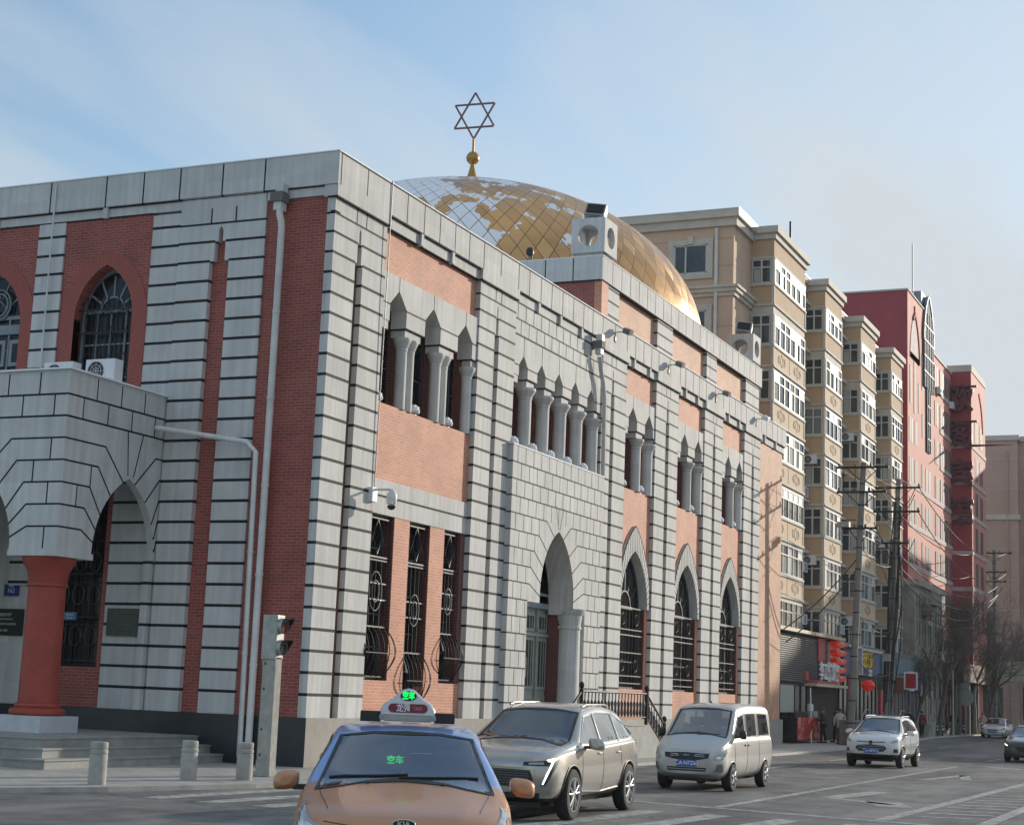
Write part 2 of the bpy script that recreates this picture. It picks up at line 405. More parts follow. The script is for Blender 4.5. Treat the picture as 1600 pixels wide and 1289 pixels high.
# ---------------------------------------------------------------- windows
def frame_window(T,u0,u1,z0,z1,d,nv=2,nh=4,name='window',fm='frame',arch=None,label=None):
    """pane + bars; arch=(uc,hw,zs,za) gives a pointed head"""
    b=MB(T)
    if arch:
        uc,hw,zs,za=arch; A=arch_pts(uc,hw,zs,za,8); P=[(u0,z0)]+A+[(u1,z0)]
        w=.06
        for a,c in zip(A[:-1],A[1:]): b.line([a,c],.12,d+.03,fm,.05,.03)
    else: P=[(u0,z0),(u0,z1),(u1,z1),(u1,z0)]
    for u in (u0+.03,u1-.03): b.box(u-.04,u+.04,z0,(arch[2] if arch else z1),d,d+.07,fm)
    zz=arch[2] if arch else z1
    b.box(u0,u1,z0,z0+.08,d,d+.068,fm); b.box(u0,u1,zz-.05,zz+.05,d,d+.066,fm)
    for i in range(1,nv): u=u0+(u1-u0)*i/nv; b.box(u-.025,u+.025,z0,zz,d,d+.05,fm)
    for i in range(1,nh): z=z0+(zz-z0)*i/nh; b.box(u0,u1,z-.02,z+.02,d,d+.045,fm)
    if arch:
        uc,hw,zs,za=arch
        for k in range(1,6):
            a=PI*k/6; r=.95*hw
            b.line([(uc+.42*hw*math.cos(a),zs+.42*hw*math.sin(a)),(uc+r*math.cos(a),zs+r*1.1*math.sin(a))],.05,d+.02,fm)
        pts=[(uc+.42*hw*math.cos(PI*k/10),zs+.42*hw*math.sin(PI*k/10)) for k in range(11)]; b.line(pts,.05,d+.03,fm)
    o=b.build(name,SY)
    g=MB(T); g.ext(P,d-.03,d,'glass'); g.build('pane',o)
    return o
def grille(par,T,u0,u1,z0,z1,d,bulge=True,star=True,rail=None,n=5,m='iron'):
    b=MB(T); r=.014; w=u1-u0; zb=z0+min(1.4,(z1-z0)*.32) if bulge else z0
    us=[u0+w*(i+.5)/n for i in range(n)]
    for u in us:
        top=z1-(1.0 if star else .05)
        pts=[(u,top,d),(u,zb,d)]
        if bulge:
            for k in range(1,7):
                t=k/6; pts.append((u,zb-(zb-z0-.05)*t,d+.22*math.sin(PI*min(1,t*1.05))**.8 if t<.97 else d))
        else: pts[-1]=(u,z0,d)
        b.tube(pts,r,m,5)
    for z in [z1-1.0,z1-1.08,(z1+z0)/2+.35,(z1+z0)/2-.05,zb,z0+.06]+([z1-.04] if star else []):
        b.box(u0,u1,z-.018,z+.018,d-.015,d+.015,'ironlight' if z in (z1-1.0,zb,(z1+z0)/2+.35,(z1+z0)/2-.05) else m)
    if bulge:
        for e in (u0-.0,u1+.0):
            s=-1 if e==u0 else 1
            for k_ in (1,.55):
                pts=[(e,zb,d)]+[(e+s*.13*k_*math.sin(PI*k/8),zb-(zb-z0-.1)*k/8,d+.26*math.sin(PI*k/8)) for k in range(1,9)]
                b.tube(pts,r*.9,m,5)
        b.box(u0,u1,(zb+z0)/2-.012,(zb+z0)/2+.012,d+.2,d+.225,m)
    uc=(u0+u1)/2; zc=(z1+z0)/2+.15; R=w*.24
    for kk in (1,.55):
        pts=[(uc+R*kk*math.cos(2*PI*k/14),zc+R*1.5*kk*math.sin(2*PI*k/14),d+.02) for k in range(15)]; b.tube(pts,.016,'ironlight',5)
    if star:
        zc=z1-.5; R=min(w*.42,.42)
        for ph in (PI/2,-PI/2):
            pts=[(uc+R*math.cos(ph+2*PI*k/3),zc+R*1.05*math.sin(ph+2*PI*k/3),d+.01) for k in range(4)]; b.tube(pts,.018,'ironlight',5)
        for u in (u0+.03,u1-.03): b.tube([(u,z1-1,d),(u,z1,d)],r,m,5)
    return b.build('grille',par)
# ---------------------------------------------------------------- BAY 1
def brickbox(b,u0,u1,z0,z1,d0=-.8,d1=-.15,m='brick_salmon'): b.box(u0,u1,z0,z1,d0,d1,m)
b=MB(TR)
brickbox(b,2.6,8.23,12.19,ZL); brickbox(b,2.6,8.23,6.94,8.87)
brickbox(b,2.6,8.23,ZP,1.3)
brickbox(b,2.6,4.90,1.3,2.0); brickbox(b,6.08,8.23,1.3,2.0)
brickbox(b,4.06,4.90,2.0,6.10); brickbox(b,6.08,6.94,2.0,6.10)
b.split('brick_wall',SY)
b=MB(TR)   # brick jambs, coloured darker for the shade in the depth of the openings
for u0,u1 in ((4.061,4.899),(6.081,6.939)): b.box(u0-.004,u1+.004,1.9,6.1,-.79,-.17,'brick_shade')
b.box(7.96,8.23,2.0,6.1,-.8,-.16,'brick_shade'); b.box(2.6,2.66,2.0,6.1,-.8,-.16,'brick_shade')
for u0,u1 in ((4.05,4.62),(6.03,6.6)): b.box(u0,u1,8.87,11.2,-.62,-.36,'brick_shade')
b.box(7.95,8.23,8.87,11.2,-.62,-.36,'brick_shade')
b.split('brick_jamb',SY)
b=MB(TR); b.box(2.6,8.23,6.55,6.95,-.8,-.11,'stone'); b.box(2.6,8.23,6.09,6.55,-.8,-.13,'stone'); b.box(2.6,8.23,6.53,6.565,-.3,-.105,'joint'); b.split('lintel',SY)
b=MB(TR); arcade(b,2.6,8.23,12.195,[3.49,5.47,7.46],.46,11.84,11.42,10.96,10.74,0); b.build('arcade',SY)
for u in (4.13,4.53,6.10,6.50,8.05): column(u,-.24,8.87,10.74,.15)
for (u0,u1,z0) in ((2.66,4.06,2.0),(4.90,6.08,1.3),(6.94,7.96,2.0)):
    w=frame_window(TR,u0,u1,z0,6.09,-.5,2,5,fm='dkframe'); grille(w,TR,u0+.02,u1-.02,z0+.03,6.03,-.24)
w=frame_window(TR,2.6,8.2,8.87,12.0,-.62,10,3,fm='dkframe')
FL+= [(2.95,8.87,-.25),(5.0,8.87,-.25),(6.98,8.87,-.25)]
# ---------------------------------------------------------------- BAY 2 (portal)
b=MB(TR)
b.box(10.75,18.05,12.33,ZL,-.6,-.03,'stone')
for i,z in enumerate((12.81,12.35)):
    b.box(10.75,18.05,z-.022,z+.022,-.2,-.026,'joint')
b.box(10.75,18.05,13.27,ZL+.01,-.2,-.026,'joint')
for i in range(12):
    u=10.95+.6*i; b.box(u-.016,u+.016,12.81,13.3,-.2,-.0265,'joint')
    if u+.27<18.0: b.box(u+.27-.016,u+.27+.016,12.35,12.81,-.2,-.0265,'joint')
b.build('block_band',SY)
N5=[11.52+1.405*k for k in range(5)]
b=MB(TR); arcade(b,10.75,18.05,12.33,N5,.33,11.79,11.46,11.13,10.90,0); b.build('arcade',SY)
for k in range(5): column(N5[k]+.63 if k<4 else 17.78,-.24,9.0,10.90,.21)
b=MB(TR)
for k in range(4): b.box(N5[k]+.52,N5[k]+.90,9.0,11.3,-.62,-.36,'brick_shade')
b.box(17.6,18.05,9.0,11.3,-.62,-.36,'brick_shade'); b.box(10.75,11.05,9.0,11.3,-.95,-.15,'brick_shade'); b.split('brick_jamb',SY)
frame_window(TR,10.8,18.05,9.0,12.0,-.62,11,3,fm='dkframe')
FL+= [(10.95+1.405*k,8.97,-.02) for k in range(5)]
# portal plate with pointed arch and joints running into it
DP=.18; PL,PT=10.53,8.97; PRt=18.0
AU,AH,AZ,AS=14.23,1.36,6.78,4.70     # arch centre, half width, apex, spring
A=arch_pts(AU,AH,AS,AZ,12)
OL,OR_=11.95,16.60                     # wide door recess below the springing
outer=[(PL,ZP),(PL,PT),(PRt,PT),(PRt,ZP),(OR_,ZP),(OR_,4.50),(AU+AH,4.50)]+list(reversed(A))+[(AU-AH,4.50),(OL,4.50),(OL,ZP)]
b=MB(TR); b.ext(outer,-.25,DP,'stone')
zr=[8.97-.495*(k+1) for k in range(15)]
def archu(z):   # half width of the opening at height z
    if z>=AZ: return 0
    if z<4.5: return None
    if z<AS: return AH
    best=AH
    for p,q in zip(A[:-1],A[1:]):
        if p[0]<AU and p[1]<=z<=q[1]: t=(z-p[1])/(q[1]-p[1]+1e-9); return AU-(p[0]+(q[0]-p[0])*t)
    return best
for i,z in enumerate(zr):
    if z>7.0: b.line([(PL,z),(PRt,z)],.04,DP,'joint')
    elif z>4.55:
        zz=min(z,6.9); kink=.62+.25*(6.9-z)/2.2
        h=archu(z-.42) if z-.42>AS else AH
        hz=max(z-.42,AS+.0) if z>5.0 else z-.05
        h=archu(hz) if hz<AZ else 0.02
        for s,e in ((-1,PL),(1,PRt)): b.line([(e,z),(AU+s*(h+kink),z),(AU+s*h,hz)],.035,DP,'joint')
    else:
        b.line([(PL,z),(OL,z)],.04,DP,'joint'); b.line([(OR_,z),(PRt,z)],.04,DP,'joint')
    zb=zr[i-1] if i else PT
    off=.3 if i%2 else 0
    u=PL+.33+off
    while u<PRt-.1:
        h=None
        if z<6.95:
            lim=(archu(max(z,AS)) if z>4.5 else (AU-OL if u<AU else OR_-AU))+( .85 if z>4.5 else .02)
            if abs(u-AU)<lim: u+=.6; continue
        b.line([(u,z),(u,zb)],.022,DP,'joint')
        u+=.6
b.line([(AU-.05,AZ+.05),(AU-.28,7.53)],.022,DP,'joint'); b.line([(AU+.05,AZ+.05),(AU+.34,7.53)],.022,DP,'joint')
for z in zr+[PT]:      # joints wrapping onto the side face
    if z>ZP+.1: b.box(PL-.004,PL+.02,z-.02,z+.02,0,DP,'joint')
b.box(PL-.02,PRt,PT,PT+.035,-.25,DP+.02,'snow')
b.build('portal',SY)
# recess
b=MB(TR)
b.box(9.9,18.1,ZP,9.0,-1.45,-1.4,'dark')
Ai=arch_pts(AU+.0,AH-.02,AS,AZ-.02,12)
P=[(PL+.3,4.3),(PL+.3,PT-.1),(PRt-.2,PT-.1),(PRt-.2,4.3)]+[(AU+AH-.02,4.3)]+list(reversed(Ai))+[(AU-AH+.02,4.3)]
b.ext(P,-.66,-.25,'stone')
b.build('portal_vault',SY)
b=MB(TR); b.box(15.75,16.9,ZP,4.6,-1.0,-.34,'brick_shade'); b.box(11.2,11.9,ZP,4.6,-1.0,-.3,'brick_shade'); b.split('brick_jamb',SY)
# timber double door
D=MB(TR); dd=-.76
D.box(11.75,15.8,ZP,4.62,dd-.1,dd-.02,'door')
for k in range(4):
    u0=11.95+k*.98; D.box(u0-.06,u0+.02,ZP,4.5,dd-.02,dd+.06,'door')
    for (a,c) in ((1.25,1.75),(1.95,3.55),(3.72,4.3)):
        D.box(u0+.10,u0+.82,a,c,dd-.02,dd+.02,'door'); D.box(u0+.2,u0+.72,a+.1,c-.1,dd+.0,dd+.024,'dark' if a>1.5 else 'door')
        for q in (.36,.56): D.box(u0+q-.02,u0+q+.02,a+.1,c-.1,dd+.02,dd+.045,'door')
D.box(11.7,15.8,4.45,4.62,dd-.02,dd+.12,'frame'); D.box(11.7,15.8,4.85,4.93,dd-.02,dd+.1,'frame')
D.box(11.7,15.8,3.58,3.68,dd-.02,dd+.07,'door')
do=D.build('door',SY)
h=MB(TR); h.tube([(13.98,2.3,dd+.08),(13.98,2.9,dd+.08)],.02,'chrome',6); h.build('handle',do)
g=MB(TR); g.ext([(AU-1.3,4.93)]+[(p[0],p[1]) for p in arch_pts(AU,1.3,4.95,6.7,8)]+[(AU+1.3,4.93)],dd-.1,dd-.05,'glass'); g.build('fanlight',SY)
for (u,d,r) in ((16.12,-.18,.40),(12.1,-.12,.14)):
    b=MB(TR); c=TR(u,0,d); k=r
    b.lathe((c[0],c[1],0),[(k*1.15,ZP),(k*1.15,1.3),(k,1.4),(k*.97,3.85),(k*1.06,3.88),(k*1.06,3.95),(k*.99,3.97),(k*1.1,4.3),(k*1.33,4.4),(k*1.38,4.5)],'stone',24); b.build('column',SY)
# entrance stair and its balustrade
st=MB()
st.box(.05,2.3,11.4,17.2,-.1,ZP-.15,'steps')
for k in range(5): st.box(.05,2.3,17.2+.32*k,17.52+.32*k,-.1,ZP-.32-.18*k,'steps')
for k in range(5): st.box(.05,2.3,11.4-.32*(k+1),11.4-.32*k,-.1,ZP-.32-.18*k,'steps')
st.build('entrance_stair',SY)
bl=MB(); X=2.2
def rail(p,q,n):
    bl.tube([(*p,),(*q,)],.035,'iron',6,raw=True); 
    lo=[(p[0],p[1],p[2]-.72),(q[0],q[1],q[2]-.72)]; bl.tube(lo,.022,'iron',6,raw=True)
    for i in range(n+1):
        t=i/n; x,y,z=[p[j]+(q[j]-p[j])*t for j in range(3)]
        bl.lathe((x,y,z-.72),[(.02,0),(.05,.12),(.035,.28),(.055,.42),(.02,.5),(.02,.72)],'ironlight',6)
rail((X,11.4,1.95),(X,17.0,1.95),20); rail((X,17.0,1.95),(X,18.8,1.0),7); rail((X,11.4,1.95),(X,9.8,1.0),6)
for y,z in ((11.4,1.95),(17.0,1.95),(18.8,1.0),(9.8,1.0)):
    bl.lathe((X,y,z-.95),[(.06,0),(.06,1.0),(.03,1.02),(.08,1.08),(.08,1.16),(.03,1.22)],'iron',8)
bl.build('balustrade',SY)
# ---------------------------------------------------------------- BAYS 3,4,5
def hood(uc,hw,zs,za,ow,oz,u0,u1):
    Ain=arch_pts(uc,hw,zs,za,14); Aout=arch_pts(uc,ow,zs,oz,14)
    b=MB(TR)
    loop=list(Aout)+list(reversed(Ain))
    b.ext(loop,-.3,-.06,'stone')
    n=28
    def at(Ap,t):
        x=t*(len(Ap)-1); i=min(int(x),len(Ap)-2); f=x-i
        return (Ap[i][0]+(Ap[i+1][0]-Ap[i][0])*f,Ap[i][1]+(Ap[i+1][1]-Ap[i][1])*f)
    for i in range(1,n): b.line([at(Ain,i/n),at(Aout,i/n)],.03,-.06,'joint')
    b.line(Aout,.03,-.058,'joint')
    b.build('arch_hood',SY)
def arch_bay(u0,u1,nc,sill,uc,hw,apex,ohw,oapex,zshift=0):
    b=MB(TR)
    brickbox(b,u0,u1,12.28,ZL)
    brickbox(b,u0,u1,ZP,2.1)
    Ain=arch_pts(uc,hw,4.92,apex,12)
    loop=[(u0,2.1),(u0,sill),(u1,sill),(u1,2.1),(uc+hw,2.1)]+list(reversed(Ain))+[(uc-hw,2.1)]
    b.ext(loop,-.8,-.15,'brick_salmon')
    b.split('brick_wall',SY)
    # reveals in the shade-darkened brick
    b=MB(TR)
    b.box(uc+hw-.005,uc+hw+.02,2.1,4.92,-.79,-.17,'brick_shade')
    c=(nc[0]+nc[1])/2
    b.box(nc[0]+.66,nc[1]-.60,sill,11.2,-.62,-.36,'brick_shade'); b.box(u1-.38,u1,sill,11.2,-.62,-.36,'brick_shade'); b.box(u0,u0+.14,sill,11.2,-.9,-.2,'brick_shade')
    b.split('brick_jamb',SY)
    b=MB(TR); Ai=arch_pts(uc,hw-.01,4.92,apex-.01,12); Ao=arch_pts(uc,hw+.1,4.92,apex+.1,12)
    b.ext(list(Ao)+list(reversed(Ai)),-.6,-.149,'stone'); b.build('arch_lining',SY)
    hood(uc,hw,4.92,apex,ohw,oapex,u0,u1)
    b=MB(TR); arcade(b,u0,u1,12.285,nc,.44,11.92,11.50,11.13,10.91,0); b.build('arcade',SY)
    column((nc[0]+nc[1])/2+.03,-.24,sill,10.91,.19); column(u1-.24,-.24,sill,10.91,.21)
    frame_window(TR,u0,u1,sill,12.0,-.62,5,3,fm='dkframe')
    w=frame_window(TR,uc-hw,uc+hw,2.1,4.92,-.44,3,3,fm='dkframe',arch=(uc,hw,4.92,apex))
    g=MB(TR)
    for i in range(9):
        u=uc-hw+.08+(2*hw-.16)*i/8; g.tube([(u,2.15,-.22),(u,4.85,-.22)],.012,'iron',4)
    for z in (2.3,2.55,3.35,3.95,4.15,4.9): g.box(uc-hw,uc+hw,z-.018,z+.018,-.24,-.20,'ironlight')
    for z in (2.9,4.5): 
        for kx in (-.5,.5):
            g.tube([(uc+kx*hw+.2*math.cos(2*PI*k/10),z+.2*math.sin(2*PI*k/10),-.21) for k in range(11)],.012,'iron',4)
    g.build('grille',w)
    FL.extend([(nc[0]-.5,sill,-.2),(nc[1]-.4,sill,-.2)])
arch_bay(20.40,23.60,[21.25,22.98],9.02,21.93,1.38,6.90,1.66,7.78)
arch_bay(26.20,29.58,[27.16,28.90],9.02,27.87,1.42,6.92,1.70,7.75)
arch_bay(32.07,35.32,[33.07,34.72],9.02,33.72,1.36,6.92,1.62,7.72)
# plain brick end
b=MB(TR); brickbox(b,37.85,41.95,ZP,ZL,-1,-.08,'brick_orange'); b.split('brick_wall',SY)
fd=[ 'in the left bay, leftmost sill lamp','in the left bay, middle sill lamp','in the left bay, rightmost sill lamp']
for i,(u,v,d) in enumerate(FL):
    f=floodlight(u,v,d)
    if i<3: s=('left','middle','right')[i]+' white floodlight on the sill of the three-window bay nearest the corner'
    elif i<8: s='white floodlight on the ledge above the portal, '+('leftmost','second from left','middle','fourth from left','rightmost')[i-3]+' of five'
    else:
        s='small floodlight, '+('left','right')[(i-8)%2]+' one on the sill of the '+('first','second','third')[(i-8)//2]+' twin-window bay past the portal'
    f['label']=s
# ================================================================= LEFT (short) FACADE
pier_pair(TL,'pilaster',-4.42,-3.48,-3.48,-2.93,-2.93,-1.93,m='stone_left',bm='brick_red',minis=True)
b=MB(TL); pier(b,-5.30,-4.42,ZP,13.3,-.25,-.06,'stone_left'); b.build('pilaster',SY)
b=MB(TL); pier(b,-5.86,-5.2,ZP,6.6,-.25,-.07,'stone_left'); b.build('pilaster',SY)
b=MB(TL); pier(b,-8.85,-8.0,4.0,ZL,-.25,0,'stone_left'); b.build('pilaster',SY)
# corner pier return seen from the left
b=MB(); b.box(-.12,-.003,-.004,.3,ZP,13.2,'stone_left')
for z in ZC: b.box(-.124,.0,-.008,.25,z-.025,z+.025,'joint')
b.build('corner_quoin',SY)
b=MB(TL)
b.box(-1.95,-.10,ZP,13.42,-.5,-.05,'brick_red')
# window bay
for (l,r,uc) in ((-8.0,-5.3,-6.62),(-13.0,-8.85,-10.55)):
    hw=.90 if uc>-8 else 1.30; zs,za=10.75,(12.12 if uc>-8 else 12.25)
    A=arch_pts(uc,hw,zs,za,12)
    loop=[(l,ZP),(l,13.42),(r,13.42),(r,ZP),(uc+hw,ZP)]+list(reversed(A))+[(uc-hw,ZP)]
    loop=[(l,8.0),(l,13.42),(r,13.42),(r,8.0),(uc+hw,8.0)]+list(reversed(A))+[(uc-hw,8.0)]
    b.ext(loop,-.6,-.05,'brick_red')
b.box(-13,-7.6,ZP,4.8,-.6,-.12,'stone_left')
b.box(-7.62,-5.85,ZP,2.05,-.6,-.10,'brick_red'); b.box(-6.02,-5.85,2.05,6.4,-.7,-.10,'brick_red')
b.box(-13,-5.2,6.4,8.3,-.6,-.12,'stone_left'); b.box(-13,-7.6,4.8,6.4,-.6,-.12,'stone_left')
b.split('brick_wall',SY)
M['soldier']=simple('red_brick_voussoir',(.33,.075,.055),.7,noise=.15,nscale=6)
for uc,hw,za in ((-6.62,.90,12.12),(-10.55,1.30,12.25)):
    Ain=arch_pts(uc,hw,10.75,za,14); Aout=arch_pts(uc,hw+.44,10.75,za+.40,14); Ain=[(uc-hw,8.5)]+Ain+[(uc+hw,8.5)]; Aout=[(uc-hw-.42,8.5)]+Aout+[(uc+hw+.42,8.5)]
    b=MB(TL); b.ext(Aout+list(reversed(Ain)),-.3,-.035,'soldier')
    mo='mortar'
    M.setdefault('mortar',simple('mortar',(.34,.17,.145),.8))
    def at(Ap,t,wgt):
        seg=[math.dist(p,q) for p,q in zip(Ap[:-1],Ap[1:])]; tot=sum(seg); x=t*tot
        for p,q,s_ in zip(Ap[:-1],Ap[1:],seg):
            if x<=s_ or q is Ap[-1]: f=x/s_; return (p[0]+(q[0]-p[0])*f,p[1]+(q[1]-p[1])*f)
            x-=s_
    n=88
    for i in range(1,n): b.line([at(Ain,i/n,0),at(Aout,i/n,0)],.011,-.035,'mortar',.01,.002)
    b.build('brick_arch',SY)
    d=-.45
    # window: fan head, frame, grille
    w=frame_window(TL,uc-hw,uc+hw,8.4,11.0,d,4,3,arch=(uc,hw*.98,11.0,za-.05))
    if uc>-8:
        g=MB(TL)
        for i in range(11):
            u=uc-hw+.1+(2*hw-.2)*i/10
            g.tube([(u,8.45,-.22),(u,11.15+.12*(i%2),-.22)],.014,'iron',4); g.lathe(TL(u,0,-.22)[:2]+(11.15+.12*(i%2),),[(.03,0),(0,.1)],'iron',5)
        for z in (8.6,9.3,10.4,11.0): g.box(uc-hw,uc+hw,z-.02,z+.02,-.24,-.2,'iron')
        for zc in (10.7,9.6):
            for kx in (-.55,0,.55): g.tube([(uc+kx*hw+.2*math.cos(2*PI*k/12),zc+.28*math.sin(2*PI*k/12),-.21) for k in range(13)],.014,'iron',4)
        g.build('grille',w)
    else:
        g=MB(TL)
        for R in (.42,.32): g.tube([(uc+.25+R*math.cos(2*PI*k/20),11.35+R*math.sin(2*PI*k/20),d+.1) for k in range(21)],.03,'frame',6)
        for ph in (PI/2,-PI/2): g.tube([(uc+.25+.3*math.cos(ph+2*PI*k/3),11.35+.3*math.sin(ph+2*PI*k/3),d+.1) for k in range(4)],.02,'frame',5)
        g.box(uc-hw,uc+hw,10.55,10.8,d,d+.1,'frame')
        for k in range(4):
            u=uc-hw+.1+k*.64; g.box(u,u+.5,9.7,10.4,d+.02,d+.08,'frame'); g.box(u+.1,u+.4,9.8,10.3,d+.06,d+.085,'dark')
        g.build('glazing_bar',w)
# parapet short side
b=MB(TL)
b.box(-14,-.02,13.62,ZT+.003,-.35,.075,'stone_left'); b.box(-14,.09,ZT+.003,ZT+.028,-.37,.1,'snow')
b.box(-.02,.07,13.62,ZT+.004,-.3,.0745,'stone_left')
for u in (-12.0,-10.26,-8.51,-6.74,-5.58,-4.47,-3.21,-1.99): b.box(u-.02,u+.02,13.6,ZT-.01,0,.079,'joint')
b.box(-14,-4.42,13.36,13.62,-.3,-.03,'stone_left'); b.box(-14,-5.3,13.33,13.365,-.3,-.026,'joint')
b.box(-14,-4.42,13.585,13.615,-.3,.01,'joint')
b.box(-4.42,-1.93,ZL,13.62,-.3,.0,'stone_left'); b.box(-4.42,-1.93,13.58,13.60,-.3,.004,'joint')
b.box(-1.95,.02,13.38,13.62,-.3,-.0,'stone_left'); b.box(-1.95,.0,13.59,13.615,-.3,.02,'joint')
for u in (-10.26,-6.74): b.box(u-.07,u+.07,13.33,13.63,-.1,.05,'stone_left')
b.build('parapet',SY)
# lower dark window behind the porch
w=frame_window(TL,-7.6,-6.02,2.05,6.2,-.5,3,4,fm='iron')
g=MB(TL)
for i in range(10): u=-7.55+.165*i; g.tube([(u,2.1,-.15),(u,5.5,-.15)],.014,'iron',4)
for z in (2.2,3.25,4.3): g.box(-7.6,-6.02,z-.02,z+.02,-.17,-.13,'iron')
for zc in (4.6,3.8,2.8):
    for u in (-7.2,-6.75,-6.3): g.tube([(u+.17*math.cos(2*PI*k/12),zc+.25*math.sin(2*PI*k/12),-.14) for k in range(13)],.013,'ironlight',4)
g.build('grille',w)
# ---------------------------------------------------------------- PORCH (portico)
XR=-4.48; YF=-3.60; ZPT=8.57; ZB=4.56
def TPX(u,v,d): return (XR+d,u,v)      # right flank, u = world y
def TPY(u,v,d): return (u,YF-d,v)      # front
rows=[8.06-.4975*k for k in range(8)]
def porch_plate(T,u0,u1,uc,hw,zs,za,flip,name):
    """u0..u1 extent; arch centred uc"""
    b=MB(T); A=arch_pts(uc,hw,zs,za,14)
    loop=[(u0,ZB),(u0,ZPT),(u1,ZPT),(u1,ZB)]
    L=[]
    if u1-.01>uc+hw: L=[(u0,ZB),(u0,ZPT),(u1,ZPT),(u1,ZB),(uc+hw,ZB)]+list(reversed(A))+[(uc-hw,ZB)]
    b.ext(L,-.2 if T is TPX else -.45,0,'stone_left')
    def edge(z):
        for p,q in zip(A[:-1],A[1:]):
            if p[0]<uc and p[1]<=z<=q[1]: t=(z-p[1])/(q[1]-p[1]+1e-9); return uc-(p[0]+(q[0]-p[0])*t)
        return hw
    for i,z in enumerate(rows):
        if z>7.3: b.line([(u0,z),(u1,z)],.045,0,'joint')
        elif z>ZB+.1:
            k=[7.06,6.56,6.07,5.57,5.07]; j=min(range(5),key=lambda q:abs(k[q]-z))
            kx=[.75,.52,.45,.45,.45][j]+0.0
            hz=[6.35,5.98,5.5,5.15,4.85][j]-.02
            h=edge(hz) if hz<za else .02
            for s,e in ((-1,u0),(1,u1)):
                lim=abs(e-uc)
                kk=min(h+kx,lim-.02)
                if kk<=h: b.line([(e,z-.1),(uc+s*h,hz)],.04,0,'joint'); continue
                b.line([(e,z),(uc+s*kk,z),(uc+s*h,hz)],.04,0,'joint')
    for x_,zt_ in ((-.18,7.56),(.42,7.56)): b.line([(uc+x_*.35,za+.05),(uc+x_,zt_)],.035,0,'joint')
    # staggered vertical joints
    for i in range(len(rows)+1):
        zt=ZPT if i==0 else rows[i-1]; zb=rows[i] if i<len(rows) else ZB
        if zb<ZB: zb=ZB
        u=u0+(.55 if i%2 else 1.0); 
        while u<u1-.15:
            lim=0 if zb>7.3 else edge(max(zb,zs))+(.75 if zb<7.2 else .5)
            if abs(u-uc)>lim: b.line([(u,zb),(u,zt)],.035,0,'joint')
            u+=.9
    return b
b=porch_plate(TPX,YF+.003,.05,-1.18,1.18,4.6,6.45,0,'x'); b.build('porch_arch',SY)
b=porch_plate(TPY,-9.9,XR-.003,-7.19,1.4,4.6,6.55,0,'x'); b.build('porch_arch',SY)
b=MB(); b.box(-12.2,-9.9,YF+.003,.1,.5,ZPT-.2,'stone_left'); b.build('porch_side_wall',SY)
b=MB(); b.box(-12,XR-.005,YF+.005,.1,ZPT-.1,ZPT+.05,'stone_left'); b.box(-12,XR+.05,YF-.06,.1,ZPT+.05,ZPT+.09,'snow'); b.box(-12,XR-.3,YF+.3,.1,6.9,7.0,'stone_left'); b.build('porch_roof',SY)
b=MB(); b.box(-5.80,XR+.03,YF-.03,-2.32,ZB-.14,ZB-.001,'stone_left'); b.box(-5.78,XR-.002,YF+.002,-2.36,ZB-.001,ZB+.12,'stone_left'); b.build('porch_capital',SY)
cx,cy=XR-.64,YF+.61
b=MB(); b.lathe((cx,cy,0),[(.56,.93),(.60,.96),(.615,1.01),(.60,1.06),(.55,1.09),(.49,1.10),(.505,1.14),(.49,1.19),(.435,1.20),(.415,3.75),(.45,3.78),(.45,3.84),(.43,3.86),(.46,4.1),(.57,4.28),(.60,4.36),(.60,ZB-.14)],'paint_red',32); b.build('porch_column',SY)
b=MB(); b.box(cx-.66,cx+.64,cy-.64,cy+.66,.55,.93,'pedestal'); b.build('pedestal',SY,bevel=.01)
# porch steps
b=MB()
for k,(zt,e) in enumerate(((.19,0),(.38,.36),(.575,.72))):
    b.box(-14,-2.10-e,-6.28+e,-.05,-.1 if k==0 else zt-.2,zt-.035,'steps'); b.box(-14,-2.07-e,-6.31+e,-.05,zt-.035,zt,'steps')
b.build('porch_steps',SY)
b=MB(TL); pier(b,XR-.2,XR-.004,ZP,4.62,-.02,.13,'stone_left'); b.build('porch_respond',SY)
# plaques
def plaque(name,label,cat,T,u0,u1,z0,z1,d,m,lines,tm):
    t=thing(name,label,cat,T((u0+u1)/2,z0,d))
    b=MB(T); b.box(u0,u1,z0,z1,d,d+.03,m); b.box(u0+.03,u1-.03,z0+.03,z1-.03,d+.03,d+.034,m); b.build('plate',t)
    n=len(lines)
    for (txt,sz,dz) in lines:
        P=T((u0+u1)/2,z1-dz,d+.036); text_mesh(txt,sz,mat_axes(P,(1,0,0),(0,0,1),(0,-1,0)),tm,.002,parent=t)
    return t
plaque('wall_plaque','dark bronze plaque with faded lettering on the grey wall right of the porch column','plaque',TL,-5.72,-4.70,2.81,3.47,-.03,'plaque',[('哈尔滨市保护建筑',.075,.13),('ПАМЯТНИК АРХИТЕКТУРЫ',.062,.29),('СИНАГОГА',.062,.40),('哈尔滨市人民政府',.045,.55)],'text_dim')
plaque('wall_plaque','black stone plaque with white lettering left of the red porch column','plaque',TL,-9.45,-8.33,2.75,3.41,-.09,'black',[('ВЦЕНТР',.10,.15),('НОВАЯ СИНАГОГА',.055,.26),('ЕВРЕЙСКОГО МУЗЕЯ',.07,.38),('Ф. МП',.08,.54)],'text_white')
plaque('house_number_plate','blue enamel house number plate reading 162 left of the porch column','number plate',TL,-9.0,-8.55,3.73,4.02,-.09,'sign_blue',[('经纬街',.05,.05),('162',.16,.16)],'text_white')
M['sign_sky']=simple('light_blue_notice',(.08,.22,.38),.5)
